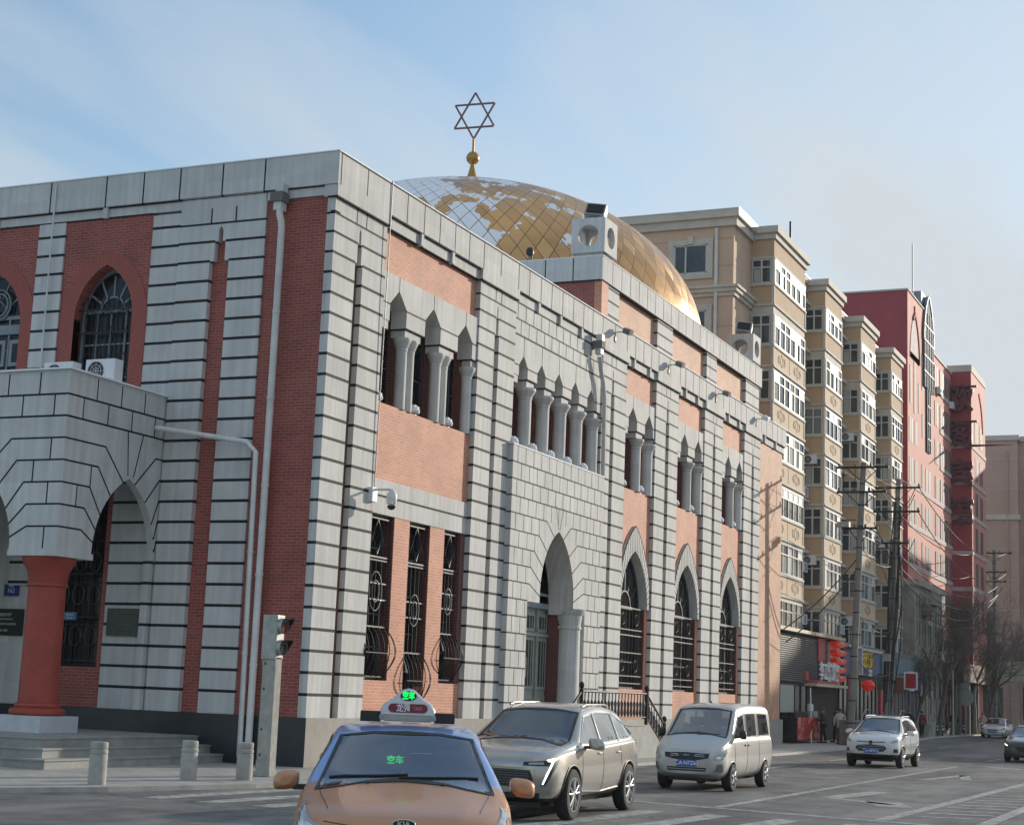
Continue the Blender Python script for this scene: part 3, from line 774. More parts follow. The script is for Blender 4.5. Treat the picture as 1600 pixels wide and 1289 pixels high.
plaque('window_notice','small light blue notice on the grille of the dark window behind the porch column','notice',TL,-7.12,-6.72,3.17,3.36,-.12,'sign_sky',[('开放时间',.055,.07),('9:00-16:00',.04,.14)],'text_white')
# ================================================================= UPPER TIER + DOME
XT=-.5; TZ0,TZ1=14.0,16.86
def TT(u,v,d): return (XT+d,u,v)
b=MB(TT)
b.box(18.95,39.6,16.02,TZ1,-.4,.05,'stone'); b.box(18.93,39.62,TZ1,TZ1+.03,-.42,.07,'snow')
u=19.9
while u<39.4: b.box(u-.016,u+.016,16.06,TZ1-.01,0,.054,'joint'); u+=.93
b.box(18.95,39.6,16.0,16.03,-.3,.056,'joint')
b.build('tier_parapet',SY)
b=MB(TT)
for a,e in ((20.75,24.98),(26.80,31.27),(32.66,37.12)): b.box(a,e,13.9,16.0,-.5,-.16,'brick_orange')
b.split('tier_brick_wall',SY)
b=MB(TT)
for a,e in ((19.6,20.75),(24.98,26.80),(31.27,32.66),(37.12,39.3)):
    pier(b,a,e,13.9,16.0,-.4,0,courses=[14.45,14.95,15.45,15.9])
b.split('tier_pilaster',SY)
b=MB()
b.box(-14.5,XT-.02,18.97,19.3,13.9,16.05,'brick_red'); b.box(-20,-2.3,18.93,19.3,13.9,16.05,'stone_left'); b.box(-14,XT-.1,38.9,39.4,13.9,16.0,'brick_red')
b.box(-20,XT+.045,18.9,19.4,16.02,TZ1+.002,'stone_left'); b.box(-20,XT+.06,18.88,19.4,TZ1+.002,TZ1+.03,'snow')
for x in (-1.55,-2.6,-3.8,-5.0,-6.2): b.box(x-.02,x+.02,18.896,19,16.04,TZ1-.01,'joint')
b.box(-20,XT-.02,18.894,19,15.99,16.03,'joint')
b.box(-.75,-.48,18.96,19.6,13.9,16.0,'brick_salmon')
b.box(-19,-1.3,19.4,39.0,13.9,16.3,'dark')
b.build('tier_wall',SY)
# dome drum and dome
DC=(-10.75,29.4); RD=10.15; ZD=16.5; HD=6.65
def dome_prof(t): # t 0 base ..1 apex
    a=t*PI/2
    return (RD*math.cos(a)**.97, ZD+HD*math.sin(a))
def dome_mat():
    m,nt,bs=newmat('gold_dome_shingles'); L=nt.links.new
    tc=N(nt,'ShaderNodeUVMap'); tc.uv_map='UVMap'
    sp=N(nt,'ShaderNodeSeparateXYZ'); L(tc.outputs[0],sp.inputs[0])
    def math_(op,a,b_=None,v=None):
        n=N(nt,'ShaderNodeMath',operation=op); 
        L(a,n.inputs[0]) if not isinstance(a,(int,float)) else None
        if b_ is not None:
            if isinstance(b_,(int,float)): n.inputs[1].default_value=b_
            else: L(b_,n.inputs[1])
        return n.outputs[0]
    s=math_('ADD',sp.outputs[0],sp.outputs[1]); d=math_('SUBTRACT',sp.outputs[0],sp.outputs[1])
    fs=math_('FRACT',s); fd=math_('FRACT',d)
    e1=math_('LESS_THAN',fs,.045); e2=math_('LESS_THAN',fd,.045); e=math_('MAXIMUM',e1,e2)
    cell=N(nt,'ShaderNodeCombineXYZ'); L(math_('FLOOR',s),cell.inputs[0]); L(math_('FLOOR',d),cell.inputs[1])
    wn=N(nt,'ShaderNodeTexWhiteNoise'); L(cell.outputs[0],wn.inputs['Vector'])
    cr=N(nt,'ShaderNodeValToRGB'); cr.color_ramp.elements[0].color=(.56,.31,.125,1); cr.color_ramp.elements[1].color=(.74,.44,.19,1); L(wn.outputs['Value'],cr.inputs[0])
    mx=N(nt,'ShaderNodeMix',data_type='RGBA'); L(e,mx.inputs[0]); L(cr.outputs[0],mx.inputs[6]); mx.inputs[7].default_value=(.16,.09,.05,1)
    # snow patches on the shaded upper-left side
    g=N(nt,'ShaderNodeNewGeometry'); no=N(nt,'ShaderNodeTexNoise'); no.inputs['Scale'].default_value=.55; no.inputs['Detail'].default_value=3; no.inputs['Roughness'].default_value=.55; L(g.outputs['Position'],no.inputs['Vector'])
    pn=N(nt,'ShaderNodeVectorMath',operation='DOT_PRODUCT'); pn.inputs[1].default_value=(-.90,-.43,0); 
    sub=N(nt,'ShaderNodeVectorMath',operation='SUBTRACT'); sub.inputs[1].default_value=(DC[0],DC[1],ZD); L(g.outputs['Position'],sub.inputs[0]); L(sub.outputs[0],pn.inputs[0])
    r=math_('MULTIPLY',pn.outputs['Value'],.055); n13=math_('MULTIPLY',no.outputs['Fac'],1.36); a=math_('ADD',r,n13)
    wv=math_('MULTIPLY',wn.outputs['Value'],.13); a=math_('ADD',a,wv)
    sn=math_('GREATER_THAN',a,.735)
    M['_dome_thresh']=None
    notedge=math_('SUBTRACT',1.0,e); nn=nt.nodes.new('ShaderNodeMath'); nn.operation='SUBTRACT'; nn.inputs[0].default_value=1; L(e,nn.inputs[1])
    big=math_('GREATER_THAN',a,1.02); lim=math_('MAXIMUM',nn.outputs[0],big); snf=math_('MULTIPLY',sn,lim)
    mx2=N(nt,'ShaderNodeMix',data_type='RGBA'); L(snf,mx2.inputs[0]); L(mx.outputs[2],mx2.inputs[6]); mx2.inputs[7].default_value=(.90,.90,.92,1)
    L(mx2.outputs[2],bs.inputs['Base Color'])
    me=nt.nodes.new('ShaderNodeMath'); me.operation='SUBTRACT'; me.inputs[0].default_value=1; L(snf,me.inputs[1])
    m3=math_('MULTIPLY',me.outputs[0],.55); L(m3,bs.inputs['Metallic'])
    ro=math_('MULTIPLY_ADD',wn.outputs['Value'],.14); 
    nn2=N(nt,'ShaderNodeMapRange'); nn2.inputs['To Min'].default_value=.26; nn2.inputs['To Max'].default_value=.42; L(wn.outputs['Value'],nn2.inputs[0]); 
    m4=N(nt,'ShaderNodeMix',data_type='FLOAT'); L(snf,m4.inputs[0]); L(nn2.outputs[0],m4.inputs[2]); m4.inputs[3].default_value=.8; L(m4.outputs[0],bs.inputs['Roughness'])
    # overlap bump
    h1=math_('MINIMUM',fs,fd); bu=N(nt,'ShaderNodeBump'); bu.inputs['Strength'].default_value=.5; bu.inputs['Distance'].default_value=.08; L(h1,bu.inputs['Height'])
    sc=N(nt,'ShaderNodeVectorMath',operation='SUBTRACT'); sc.inputs[1].default_value=(.5,.5,.5); L(wn.outputs['Color'],sc.inputs[0])
    s2=N(nt,'ShaderNodeVectorMath',operation='SCALE'); s2.inputs['Scale'].default_value=.16; L(sc.outputs[0],s2.inputs[0])
    s3=N(nt,'ShaderNodeVectorMath',operation='ADD'); L(bu.outputs[0],s3.inputs[0]); L(s2.outputs[0],s3.inputs[1]); s4=N(nt,'ShaderNodeVectorMath',operation='NORMALIZE'); L(s3.outputs[0],s4.inputs[0]); L(s4.outputs[0],bs.inputs['Normal'])
    return m
M['dome']=dome_mat()
def make_dome():
    nt_=72; na=128
    vs=[];fs=[];uv=[]
    # v coordinate keeps the diamonds roughly square up the dome
    arc=[0.0]; pr=[dome_prof(i/nt_) for i in range(nt_+1)]
    K=84   # diamonds round the dome
    for i in range(nt_):
        (r0,z0),(r1,z1)=pr[i],pr[i+1]; rm=max((r0+r1)/2,1.1); arc.append(arc[-1]+math.hypot(r1-r0,z1-z0)*K/(2*PI*rm)*.62)
    for i,(r,z) in enumerate(pr):
        for k in range(na+1):
            a=2*PI*k/na; vs.append((DC[0]+r*math.cos(a),DC[1]+r*math.sin(a),z)); uv.append((K*k/na,arc[i]))
    for i in range(nt_):
        for k in range(na): fs.append((i*(na+1)+k,i*(na+1)+k+1,(i+1)*(na+1)+k+1,(i+1)*(na+1)+k))
    me=bpy.data.meshes.new('dome'); me.from_pydata(vs,[],fs); me.materials.append(M['dome'])
    ul=me.uv_layers.new(name='UVMap')
    for l in me.loops: ul.data[l.index].uv=uv[l.vertex_index]
    for p in me.polygons: p.use_smooth=True
    o=bpy.data.objects.new('dome',me); COL.objects.link(o); o.parent=SY
    b=MB(); b.lathe((DC[0],DC[1],0),[(RD-.35,13.9),(RD-.35,ZD+.3)],'stone',64); b.build('dome_drum',o)
    return o
dome=make_dome()
zt=ZD+HD
b=MB(); b.lathe((DC[0],DC[1],zt-.25),[(.85,0),(.55,.25),(.32,.7),(.18,1.15),(.10,1.5),(.09,1.62)],'gold_trim',20); 
b.lathe((DC[0],DC[1],zt+1.62),[(0.02,-.29),(.16,-.25),(.26,-.13),(.30,0),(.26,.13),(.16,.25),(.02,.29)],'gold_trim',20)
b.tube([(DC[0],DC[1],zt+1.4),(DC[0],DC[1],zt+2.55)],.055,'gold_trim',8,raw=True); b.build('spire',dome)
b=MB(); R=1.06; zc=zt+2.5+R; an=math.radians(6)
for ph in (PI/2,-PI/2):
    pts=[(DC[0]+R*math.cos(ph+2*PI*k/3)*math.cos(an),DC[1]+R*math.cos(ph+2*PI*k/3)*math.sin(an),zc+R*math.sin(ph+2*PI*k/3)) for k in range(4)]
    for p,q in zip(pts[:-1],pts[1:]): b.tube([p,q],.045,'starmet',6,raw=True)
b.build('star_finial',dome)
# pierced stone cubes on the tier corners
def cube_finial(x,y,z,loc):
    s=.62
    def face(T):
        b_=MB(T); circ=[(.42*math.cos(2*PI*k/24),.42*math.sin(2*PI*k/24)) for k in range(24)]
        return b_
    b=MB()
    b.box(x-.5,x+.5,y-.5,y+.5,z,z+.2,'stone_left'); 
    zc=z+.2+s
    for ax in range(4):
        an=ax*PI/2; ca,sa=math.cos(an),math.sin(an)
        T=lambda u,v,d,ca=ca,sa=sa:(x+ca*(s+d)-sa*u,y+sa*(s+d)+ca*u,zc+v)
        circ=[(.38*math.cos(2*PI*k/24),.38*math.sin(2*PI*k/24)) for k in range(24)]
        e=s if ax%2==0 else s-.14
        bb=MB(T); bb.ext([[(-e,-s),(e,-s),(e,s),(-e,s)],circ],-.14,0,'stone_left'); b.add(bb.v,bb.f,'stone_left',False,True)
    b.box(x-s+.02,x+s-.02,y-s+.02,y+s-.02,zc+s-.1,zc+s-.004,'stone_left'); b.box(x-s+.02,x+s-.02,y-s+.02,y+s-.02,zc-s+.004,zc-s+.1,'stone_left')
    return b.build('pierced_cube_finial',SY)
cube_finial(-1.02,19.5,TZ1-.05,0); cube_finial(-1.05,38.6,TZ1-.05,0)
for (x,y) in ((-1.0,19.5),(-1.05,38.6)):
    t=thing('rooftop_lamp',('square grey lamp tilted on top of the near pierced stone cube' if y<30 else 'tilted grey lamp on top of the far pierced stone cube'),'lamp',(x,y,TZ1+1.4),group='grey lamps on the rooftop stone cubes')
    z=TZ1+1.4
    b=MB(); b.box(x-.04,x+.04,y-.3,y+.3,z-.02,z+.1,'galv'); b.build('bracket',t)
    b=MB(); b.box(-.36,.36,-.2,.2,-.27,.27,'galv'); b.box(-.3,.3,-.23,-.19,-.2,.2,'glass'); o=b.build('lamp_head'); o.location=(x,y,z+.35); o.rotation_euler=(-.5,.12,.2); bpy.context.view_layer.update(); 
    o.parent=t; o.matrix_parent_inverse=inv(t)
# ================================================================== GROUND
def asphalt():
    m,nt,b=newmat('asphalt'); L=nt.links.new
    g=N(nt,'ShaderNodeNewGeometry')
    n1=N(nt,'ShaderNodeTexNoise'); n1.inputs['Scale'].default_value=.35; n1.inputs['Detail'].default_value=8; n1.inputs['Roughness'].default_value=.65
    mp=N(nt,'ShaderNodeMapping'); mp.inputs['Scale'].default_value=(1.2,.22,1); L(g.outputs['Position'],mp.inputs[0]); L(mp.outputs[0],n1.inputs['Vector'])
    n2=N(nt,'ShaderNodeTexNoise'); n2.inputs['Scale'].default_value=60; n2.inputs['Detail'].default_value=3; L(g.outputs['Position'],n2.inputs['Vector'])
    n3=N(nt,'ShaderNodeTexNoise'); n3.inputs['Scale'].default_value=.8; n3.inputs['Detail'].default_value=6; n3.inputs['Roughness'].default_value=.7; L(g.outputs['Position'],n3.inputs['Vector'])
    r=N(nt,'ShaderNodeValToRGB'); r.color_ramp.elements[0].position=.42; r.color_ramp.elements[0].color=(.060,.061,.064,1); r.color_ramp.elements[1].position=.60; r.color_ramp.elements[1].color=(.21,.205,.195,1)  # polish streaks; the contrast also paints in the street's light and dark bands
    ad=N(nt,'ShaderNodeMix',data_type='FLOAT'); ad.inputs[0].default_value=.4; L(n1.outputs['Fac'],ad.inputs[2]); L(n3.outputs['Fac'],ad.inputs[3]); L(ad.outputs[0],r.inputs[0])
    r2=N(nt,'ShaderNodeMapRange'); r2.inputs['To Min'].default_value=.7; r2.inputs['To Max'].default_value=1.3; L(n2.outputs['Fac'],r2.inputs[0])
    s=N(nt,'ShaderNodeVectorMath',operation='SCALE'); L(r.outputs[0],s.inputs[0]); L(r2.outputs[0],s.inputs['Scale']); L(s.outputs[0],b.inputs['Base Color'])
    bu=N(nt,'ShaderNodeBump'); bu.inputs['Strength'].default_value=.5; bu.inputs['Distance'].default_value=.01; L(n2.outputs['Fac'],bu.inputs['Height']); L(bu.outputs[0],b.inputs['Normal'])
    vo=N(nt,'ShaderNodeTexVoronoi',feature='DISTANCE_TO_EDGE'); vo.inputs['Scale'].default_value=.28
    dn=N(nt,'ShaderNodeMix',data_type='VECTOR'); dn.inputs[0].default_value=.12; L(g.outputs['Position'],dn.inputs[4]); nz=N(nt,'ShaderNodeTexNoise'); nz.inputs['Scale'].default_value=1.5; nz.inputs['Detail'].default_value=6; L(g.outputs['Position'],nz.inputs['Vector']); sc5=N(nt,'ShaderNodeVectorMath',operation='SCALE'); sc5.inputs['Scale'].default_value=14; L(nz.outputs['Color'],sc5.inputs[0]); ad5=N(nt,'ShaderNodeVectorMath',operation='ADD'); L(g.outputs['Position'],ad5.inputs[0]); L(nz.outputs['Color'],ad5.inputs[1]); L(ad5.outputs[0],vo.inputs['Vector'])
    ck_=N(nt,'ShaderNodeMapRange'); ck_.inputs['From Min'].default_value=0; ck_.inputs['From Max'].default_value=.012; ck_.inputs['To Min'].default_value=.45; ck_.inputs['To Max'].default_value=1; L(vo.outputs['Distance'],ck_.inputs[0])
    s6=N(nt,'ShaderNodeVectorMath',operation='SCALE'); L(s.outputs[0],s6.inputs[0]); L(ck_.outputs[0],s6.inputs['Scale']); L(s6.outputs[0],b.inputs['Base Color'])
    b.inputs['Roughness'].default_value=.72; return m
def worn_paint():
    m,nt,b=newmat('worn_road_paint'); L=nt.links.new
    g=N(nt,'ShaderNodeNewGeometry'); n=N(nt,'ShaderNodeTexNoise'); n.inputs['Scale'].default_value=5; n.inputs['Detail'].default_value=9; n.inputs['Roughness'].default_value=.8; L(g.outputs['Position'],n.inputs['Vector'])
    r=N(nt,'ShaderNodeValToRGB'); r.color_ramp.elements[0].position=.42; r.color_ramp.elements[0].color=(.15,.168,.16,1); r.color_ramp.elements[1].position=.60; r.color_ramp.elements[1].color=(.50,.49,.46,1); L(n.outputs['Fac'],r.inputs[0]); L(r.outputs[0],b.inputs['Base Color']); b.inputs['Roughness'].default_value=.7
    return m
def paving():
    m,nt,b=newmat('pavement_slabs'); L=nt.links.new
    g=N(nt,'ShaderNodeNewGeometry'); br=N(nt,'ShaderNodeTexBrick'); L(g.outputs['Position'],br.inputs['Vector']); br.inputs['Scale'].default_value=1; br.inputs['Brick Width'].default_value=.6; br.inputs['Row Height'].default_value=.3; br.inputs['Mortar Size'].default_value=.008
    br.inputs['Color1'].default_value=(.42,.405,.38,1); br.inputs['Color2'].default_value=(.36,.35,.325,1); br.inputs['Mortar'].default_value=(.08,.08,.075,1)
    n=N(nt,'ShaderNodeTexNoise'); n.inputs['Scale'].default_value=1.2; n.inputs['Detail'].default_value=8; n.inputs['Roughness'].default_value=.7; L(g.outputs['Position'],n.inputs['Vector'])
    r=N(nt,'ShaderNodeMapRange'); r.inputs['From Min'].default_value=.3; r.inputs['From Max'].default_value=.7; r.inputs['To Min'].default_value=.72; r.inputs['To Max'].default_value=1.2; L(n.outputs['Fac'],r.inputs[0])
    s=N(nt,'ShaderNodeVectorMath',operation='SCALE'); L(br.outputs['Color'],s.inputs[0]); L(r.outputs[0],s.inputs['Scale']); L(s.outputs[0],b.inputs['Base Color']); b.inputs['Roughness'].default_value=.75
    return m
M['asphalt']=asphalt(); M['paint']=worn_paint(); M['paving']=paving(); M['kerb']=simple('kerb_stone',(.40,.385,.36),.7,noise=.2,nscale=3)
RZ=-.08
bm=MB(); bm.add([(-2500,-2500,RZ),(2500,-2500,RZ),(2500,2500,RZ),(-2500,2500,RZ)],[(0,1,2,3)],'asphalt'); structure(bm.build('road'))
KP=[(-60,-30),(-14,-21),(-3,-16.2),(.2,-12.4),(1.0,-10.9),(1.75,-9.3),(2.3,-7.6),(2.7,-6.2),(3.0,-4.5),(3.25,-2),(3.4,2),(3.6,15),(3.6,30),(2.9,48),(1.3,70),(.45,80),(0.3,100),(.5,125),(.5,600),(-60,600)]
def sheet(name,poly,z,m,th=.1):
    b=MB(); b.ext(poly,z-th,z,m); return b.build(name)
structure(sheet('pavement',[(x,y) for x,y in KP],-.004,'paving',.3))
b=MB()
for (x0,y0),(x1,y1) in zip(KP[:-3],KP[1:-2]):
    L_=math.hypot(x1-x0,y1-y0); nx,ny=(y1-y0)/L_,-(x1-x0)/L_
    q=[(x0+nx*.03,y0+ny*.03),(x1+nx*.03,y1+ny*.03),(x1-nx*.15,y1-ny*.15),(x0-nx*.15,y0-ny*.15)]
    b.ext(q,-.2,.004,'kerb')
structure(b.build('kerb'))
# road paint
def strip(b,p,q,w,z=RZ+.004):
    dx,dy=q[0]-p[0],q[1]-p[1]; L_=math.hypot(dx,dy); nx,ny=-dy/L_*w/2,dx/L_*w/2
    b.add([(p[0]+nx,p[1]+ny,z),(q[0]+nx,q[1]+ny,z),(q[0]-nx,q[1]-ny,z),(p[0]-nx,p[1]-ny,z)],[(0,1,2,3)],'paint')
b=MB()
xs=[3.2,4.3,5.35,6.45,7.6,8.7,9.85,11.0,12.2,13.4]
for i,x in enumerate(xs): strip(b,(x-.1,-9.95),(x+.2,-4.9+(.0 if x>3 else -1)),.45)
strip(b,(1.9+.25,-7.0),(2.35,-6.3),.3)
structure(b.build('zebra_crossing'))
b=MB()
strip(b,(7.4,-2.55),(15.3,-4.05),.26); structure(b.build('stop_line'))
b=MB()
strip(b,(10.56,-2.9),(10.3,26),.19)
for k in range(8): strip(b,(10.2-.004*k,34+k*9),(10.15-.004*k,38+k*9),.16)
strip(b,(13.63,-3.5),(13.9,17),.24); strip(b,(15.3,-3.6),(15.2,30),.26)
strip(b,(3.75,27),(3.3,40),.2); strip(b,(3.9,-1.5),(3.95,12),.14)
for y in (15,25,34,43,52,61,70,79,88): strip(b,(6.9-.03*y,y),(6.8-.03*y,y+4.2),.17)
for k in range(9):
    y=-1.9+1.15*k; strip(b,(13.95,y),(15.1,y+.5),.22)
structure(b.build('lane_marking'))
b=MB(); P=[(11.39,2.41),(11.67,5.63),(12.35,3.6),(12.87,1.29),(12.1,0.2)]
strip(b,P[0],(11.75,6.1),.5); strip(b,P[0],(12.9,1.3),.34); strip(b,(12.55,2.1),(13.1,.6),.7); strip(b,(11.3,14),(11.7,18.5),.3); strip(b,(11.02,27.8),(12.5,26.3),.6); strip(b,(11.7,18.5),(12.2,15.5),.3)
structure(b.build('road_arrow'))
# ================================================================== APARTMENT BLOCK
AP=thing('apartment_building','cream and ochre apartment block with stepped bays of white framed windows','building',(-3.2,62,0))
AX=-2.0; AW=-3.2; AE=82.4
def TA(u,v,d): return (AX+d,u,v)
b=MB(); b.box(-26,AW,44,AE,0,25.2,'cream'); b.build('wall',AP)
b=MB()
b.box(-26,AW+.18,43.85,AE,25.2,25.62,'trim'); b.box(-26,AW+.32,43.7,AE,25.62,26.0,'trim'); b.box(-26,AW+.34,43.68,AE,26.0,26.05,'pvc'); b.build('cornice',AP)
M['flash']=simple('polished_roof_flashing',(.8,.8,.78),.16,metal=1)
b=MB(); b.box(AW+.30,AW+.345,43.7,47.0,25.70,26.06,'flash'); b.build('roof_flashing',AP)
b=MB()
b.box(-26,AW+.12,43.9,47.19,21.62,21.82,'trim'); b.box(-26,AW+.24,43.78,47.185,21.82,22.02,'trim'); b.box(-26,AW+.34,43.68,47.18,22.02,22.14,'trim'); b.build('belt_course',AP)
b=MB()
for z in (24.6,23.2,20.1,18.7): b.box(-26,AW+.003,43.985,47.1,z-.02,z+.02,'ochre')
b.split('groove',AP)
for (x0,x1,z0,z1) in ((-6.3,-4.55,22.85,24.35),(-6.3,-4.55,19.4,20.95),(-12,-10.2,22.85,24.35)):
    f=MB(); f.box(x0-.3,x1+.3,43.9,44.05,z0-.28,z0,'trim'); f.box(x0-.3,x1+.3,43.9,44.05,z1,z1+.28,'trim'); f.box(x0-.3,x0,43.9,44.05,z0,z1,'trim'); f.box(x1,x1+.3,43.9,44.05,z0,z1,'trim'); f.box((x0+x1)/2-.15,(x0+x1)/2+.15,43.82,44.0,z1+.02,z1+.42,'trim')
    for x in (x0+.04,x0+.62,x1-.04): f.box(x-.04,x+.04,43.93,44.0,z0,z1,'pvc')
    f.box(x0,x1,43.93,44.0,z0,z0+.07,'pvc'); f.box(x0,x1,43.93,44.0,z1-.07,z1,'pvc')
    w=f.build('window',AP); g=MB(); g.box(x0,x1,43.95,43.975,z0,z1,'wglass'); g.build('pane',w)
b=MB(); b.tube([(-4.06,43.88,0),(-4.06,43.88,25.1)],.09,'offwhite',8); b.build('downpipe',AP)
b=MB()
for k in range(5): b.box(-3.9,-1.9,0,0,0,0,'trim')
curt=[simple('curtain_pale',(.42,.43,.40),.8),simple('curtain_dark',(.05,.055,.06),.5),simple('curtain_mid',(.20,.22,.22),.8)]
def bay_window(par,u0,u1,z0,z1,T,d,n,white=True):
    b=MB(T); fr='pvc'
    b.box(u0,u1,z0,z0+.07,d,d+.06,fr); b.box(u0,u1,z1-.07,z1,d,d+.06,fr); zt_=z0+(z1-z0)*.66
    b.box(u0,u1,zt_-.035,zt_+.035,d,d+.058,fr)
    for i in range(n+1):
        u=u0+(u1-u0)*i/n; b.box(max(u0,u-.045),min(u1,u+.045),z0,z1,d,d+.062,fr)
    if white:
        for i in range(n):
            a=u0+(u1-u0)*i/n; c=u0+(u1-u0)*(i+1)/n
            if random.random()<.35: b.box(a,c,zt_,z1,d,d+.03,fr)
            if random.random()<.15: b.box(a,a+(c-a)*.5,z0,zt_,d,d+.035,fr)
    o=b.build('window',par)
    g=MB(T); g.box(u0,u1,z0,z1,d-.02,d+.01,'wglass')
    for i in range(n):
        if random.random()<.4:
            a=u0+(u1-u0)*i/n+.08; c=u0+(u1-u0)*(i+1)/n-.08; g.box(a,c,z0+.1,z0+(z1-z0)*random.choice((.6,.95)),d+.008,d+.014,random.choice(curt))
    g.build('pane',o) if False else None
    k=len(o.data.vertices)
    return o,g
def ornament(b,uc,zc,T,d,s=.34):
    # a diamond between two pairs of angle brackets
    for (cx_,h,w_) in ((0,s,s*.8),):
        keep=b.T; b.T=T
        P=[(uc,zc-h),(uc+w_,zc),(uc,zc+h),(uc-w_,zc),(uc,zc-h)]
        b.line(P,.05,d,'ochre_dk',.01,.01)
    for sg in (-1,1):
        for off in (.42,.62):
            b.line([(uc+sg*off*.9,zc+s*.62),(uc+sg*(off+.22)*.9,zc),(uc+sg*off*.9,zc-s*.62)],.05,d,'ochre_dk',.01,.01)
    b.T=keep
M['ochre_dk']=simple('ochre_relief',(.24,.16,.10),.8)
M['creampanel']=simple('cream_panel',(.66,.50,.35),.8,noise=.05,nscale=2)
def bay(y0,y1,n_orn,top=True):
    p=MB()
    bx=thing_part=None
    zt_=25.3
    p.box(AW-.2,AX,y0,y1,2.2,zt_,'trim')
    p.box(AW-.1,AX+.12,y0-.12,y1+.12,25.3,25.6,'trim'); p.box(AW-.1,AX+.26,y0-.26,y1+.26,25.6,25.95,'trim')
    p.box(AW-.1,AX+.01,y0-.01,y1+.01,24.35,25.29,'ochre')
    p.box(AW-.1,AX+.05,y0-.05,y1+.05,24.28,24.40,'trim')
    zs=[22.91]+[19.72-2.87*k for k in range(6)]
    wins=[]
    for i,z in enumerate(zs):
        h=1.40 if i==0 else 1.66
        pz0=z-1.06; 
        p.box(AW,AX+.012,y0-.012,y1+.012,pz0,z-.0,'ochre')
        # cream panels with relief on the street face
        p.box(AX-.05,AX+.02,y0+.08,y1-.05,pz0+.02,z-.02,'creampanel' if i else 'ochre')
        if i:
            w=(y1-y0)/n_orn
            for k in range(n_orn):
                ornament(p,y0+w*(k+.5)+.03,(pz0+z)/2,TA,.02)
                if k: p.box(AX,AX+.03,y0+w*k-.03,y0+w*k+.03,pz0+.02,z-.02,'ochre_dk')
        for zz in (z,pz0): p.box(AW-.05,AX+.09,y0-.09,y1+.09,zz-.06,zz+.05,'trim')
        p.box(AX-.1,AX+.05,y0-.05,y0+.09,pz0,z,'trim'); p.box(AX-.1,AX+.05,y1-.09,y1+.05,pz0,z,'trim')
        p.box(AX-.12,AX+.03,y0-.03,y0+.10,z,z+h,'trim')
        wins.append((z+.06,z+h-.06))
    p.T=TI
    bayp=p.build('bay_column',AP)
    for (z0,z1) in wins:
        o,g=bay_window(bayp,y0+.12,y1-.1,z0,z1,TA,.0,max(2,round((y1-y0)/1.05)))
        g2=g.build('window_pane',bayp)
        TS=lambda u,v,d: (u,y0-d,v)
        o,g=bay_window(bayp,AW+.08,AX-.14,z0,z1,TS,.01,2,False); g.build('window_pane',bayp)
for (y0,y1,n) in ((47.2,53.7,2),(58.5,62.7,1),(68.1,72.5,1),(77.8,81.6,1)): bay(y0,y1,n)
# recessed wall between the bays: windows with small ledges
for (y0,y1) in ((54.2,58.2),(63.2,67.7),(73.0,77.4)):
    for i,z in enumerate([22.91]+[19.72-2.87*k for k in range(6)]):
        T=lambda u,v,d:(AW+d,u,v)
        o,g=bay_window(AP,y0+.3,y1-.4,z,z+1.4,T,.02,3,i%2==0); g.build('window_pane',AP)
b=MB()
for (y0,y1) in ((53.9,58.4),(62.8,68.0),(72.6,77.7)):
    for z in [24.5,21.7]+[18.85-2.87*k for k in range(5)]: b.box(AW,AW+.42,y0,y1,z-.1,z+.06,'trim'); 
b.split('balcony_slab',AP)
def ac_unit(T,u,v,d,label,group,s=1.0):
    """outdoor air conditioner: casing, round fan grille, feet"""
    c=T(u,v,d); t=thing('air_conditioner',label,'air conditioner',c,group=group)
    b=MB(T); w,h,dp=.84*s,.58*s,.32*s
    b.box(u-w/2,u+w/2,v+.05,v+h+.05,d,d+dp,'white'); b.box(u-w/2+.02,u+w/2-.02,v+.045,v+.05,d+.01,d+dp-.01,'black')
    for q in (-w*.36,w*.36): b.box(u+q-.03,u+q+.03,v,v+.05,d+.02,d+dp-.02,'black')
    b.build('casing',t)
    f=MB(T); uc,vc=u-w*.14,v+h/2+.05; R=h*.41
    pts=[(uc+R*math.cos(2*PI*k/24),vc+R*math.sin(2*PI*k/24)) for k in range(24)]
    f.ext(pts,d+dp-.01,d+dp+.004,'black')
    for rr in (.35,.65,1): f.tube([(uc+R*rr*math.cos(2*PI*k/20),vc+R*rr*math.sin(2*PI*k/20),d+dp+.01) for k in range(21)],.006,'white',4)
    for k in range(8): a=2*PI*k/8; f.tube([(uc,vc,d+dp+.01),(uc+R*math.cos(a),vc+R*math.sin(a),d+dp+.01)],.005,'white',4)
    f.build('fan_grille',t); return t
TW=lambda u,v,d:(AW+d,u,v)
for i,(y,z) in enumerate(((57.9,13.2),(57.9,9.0),(57.9,6.1),(67.3,6.0),(57.9,5.0))):
    ac_unit(TW,y,z,.05,'white air conditioner on the recessed apartment wall, '+('highest','second highest','third down','beside the second bay','lowest')[i],'air conditioners on the apartment wall')
for i,(y,z,nm) in enumerate(((58.5,16.0,'second'),(58.5,10.3,'second'),(68.1,18.8,'third'),(68.1,7.4,'third'),(77.8,13.1,'fourth'),(77.8,4.6,'fourth'))):
    TB=lambda u,v,d,y=y:(u,y-.02-d,v)
    ac_unit(TB,-2.75,z-.85,.02,('upper','lower')[i%2]+' air conditioner hung on the shaded side of the '+nm+' apartment bay','air conditioners on the apartment bays',.9)
# roof clutter
b=MB(); b.tube([(-4.6,60.5,25.9),(-4.6,60.5,30.2)],.07,'iron',6); b.build('vent_pipe',AP)
b=MB(); b.box(-9,-3.6,64.6,68.2,26,27.1,'concdark'); b.box(-9.3,-3.3,64.3,68.5,27.1,27.3,'concdark'); b.build('stair_head',AP)
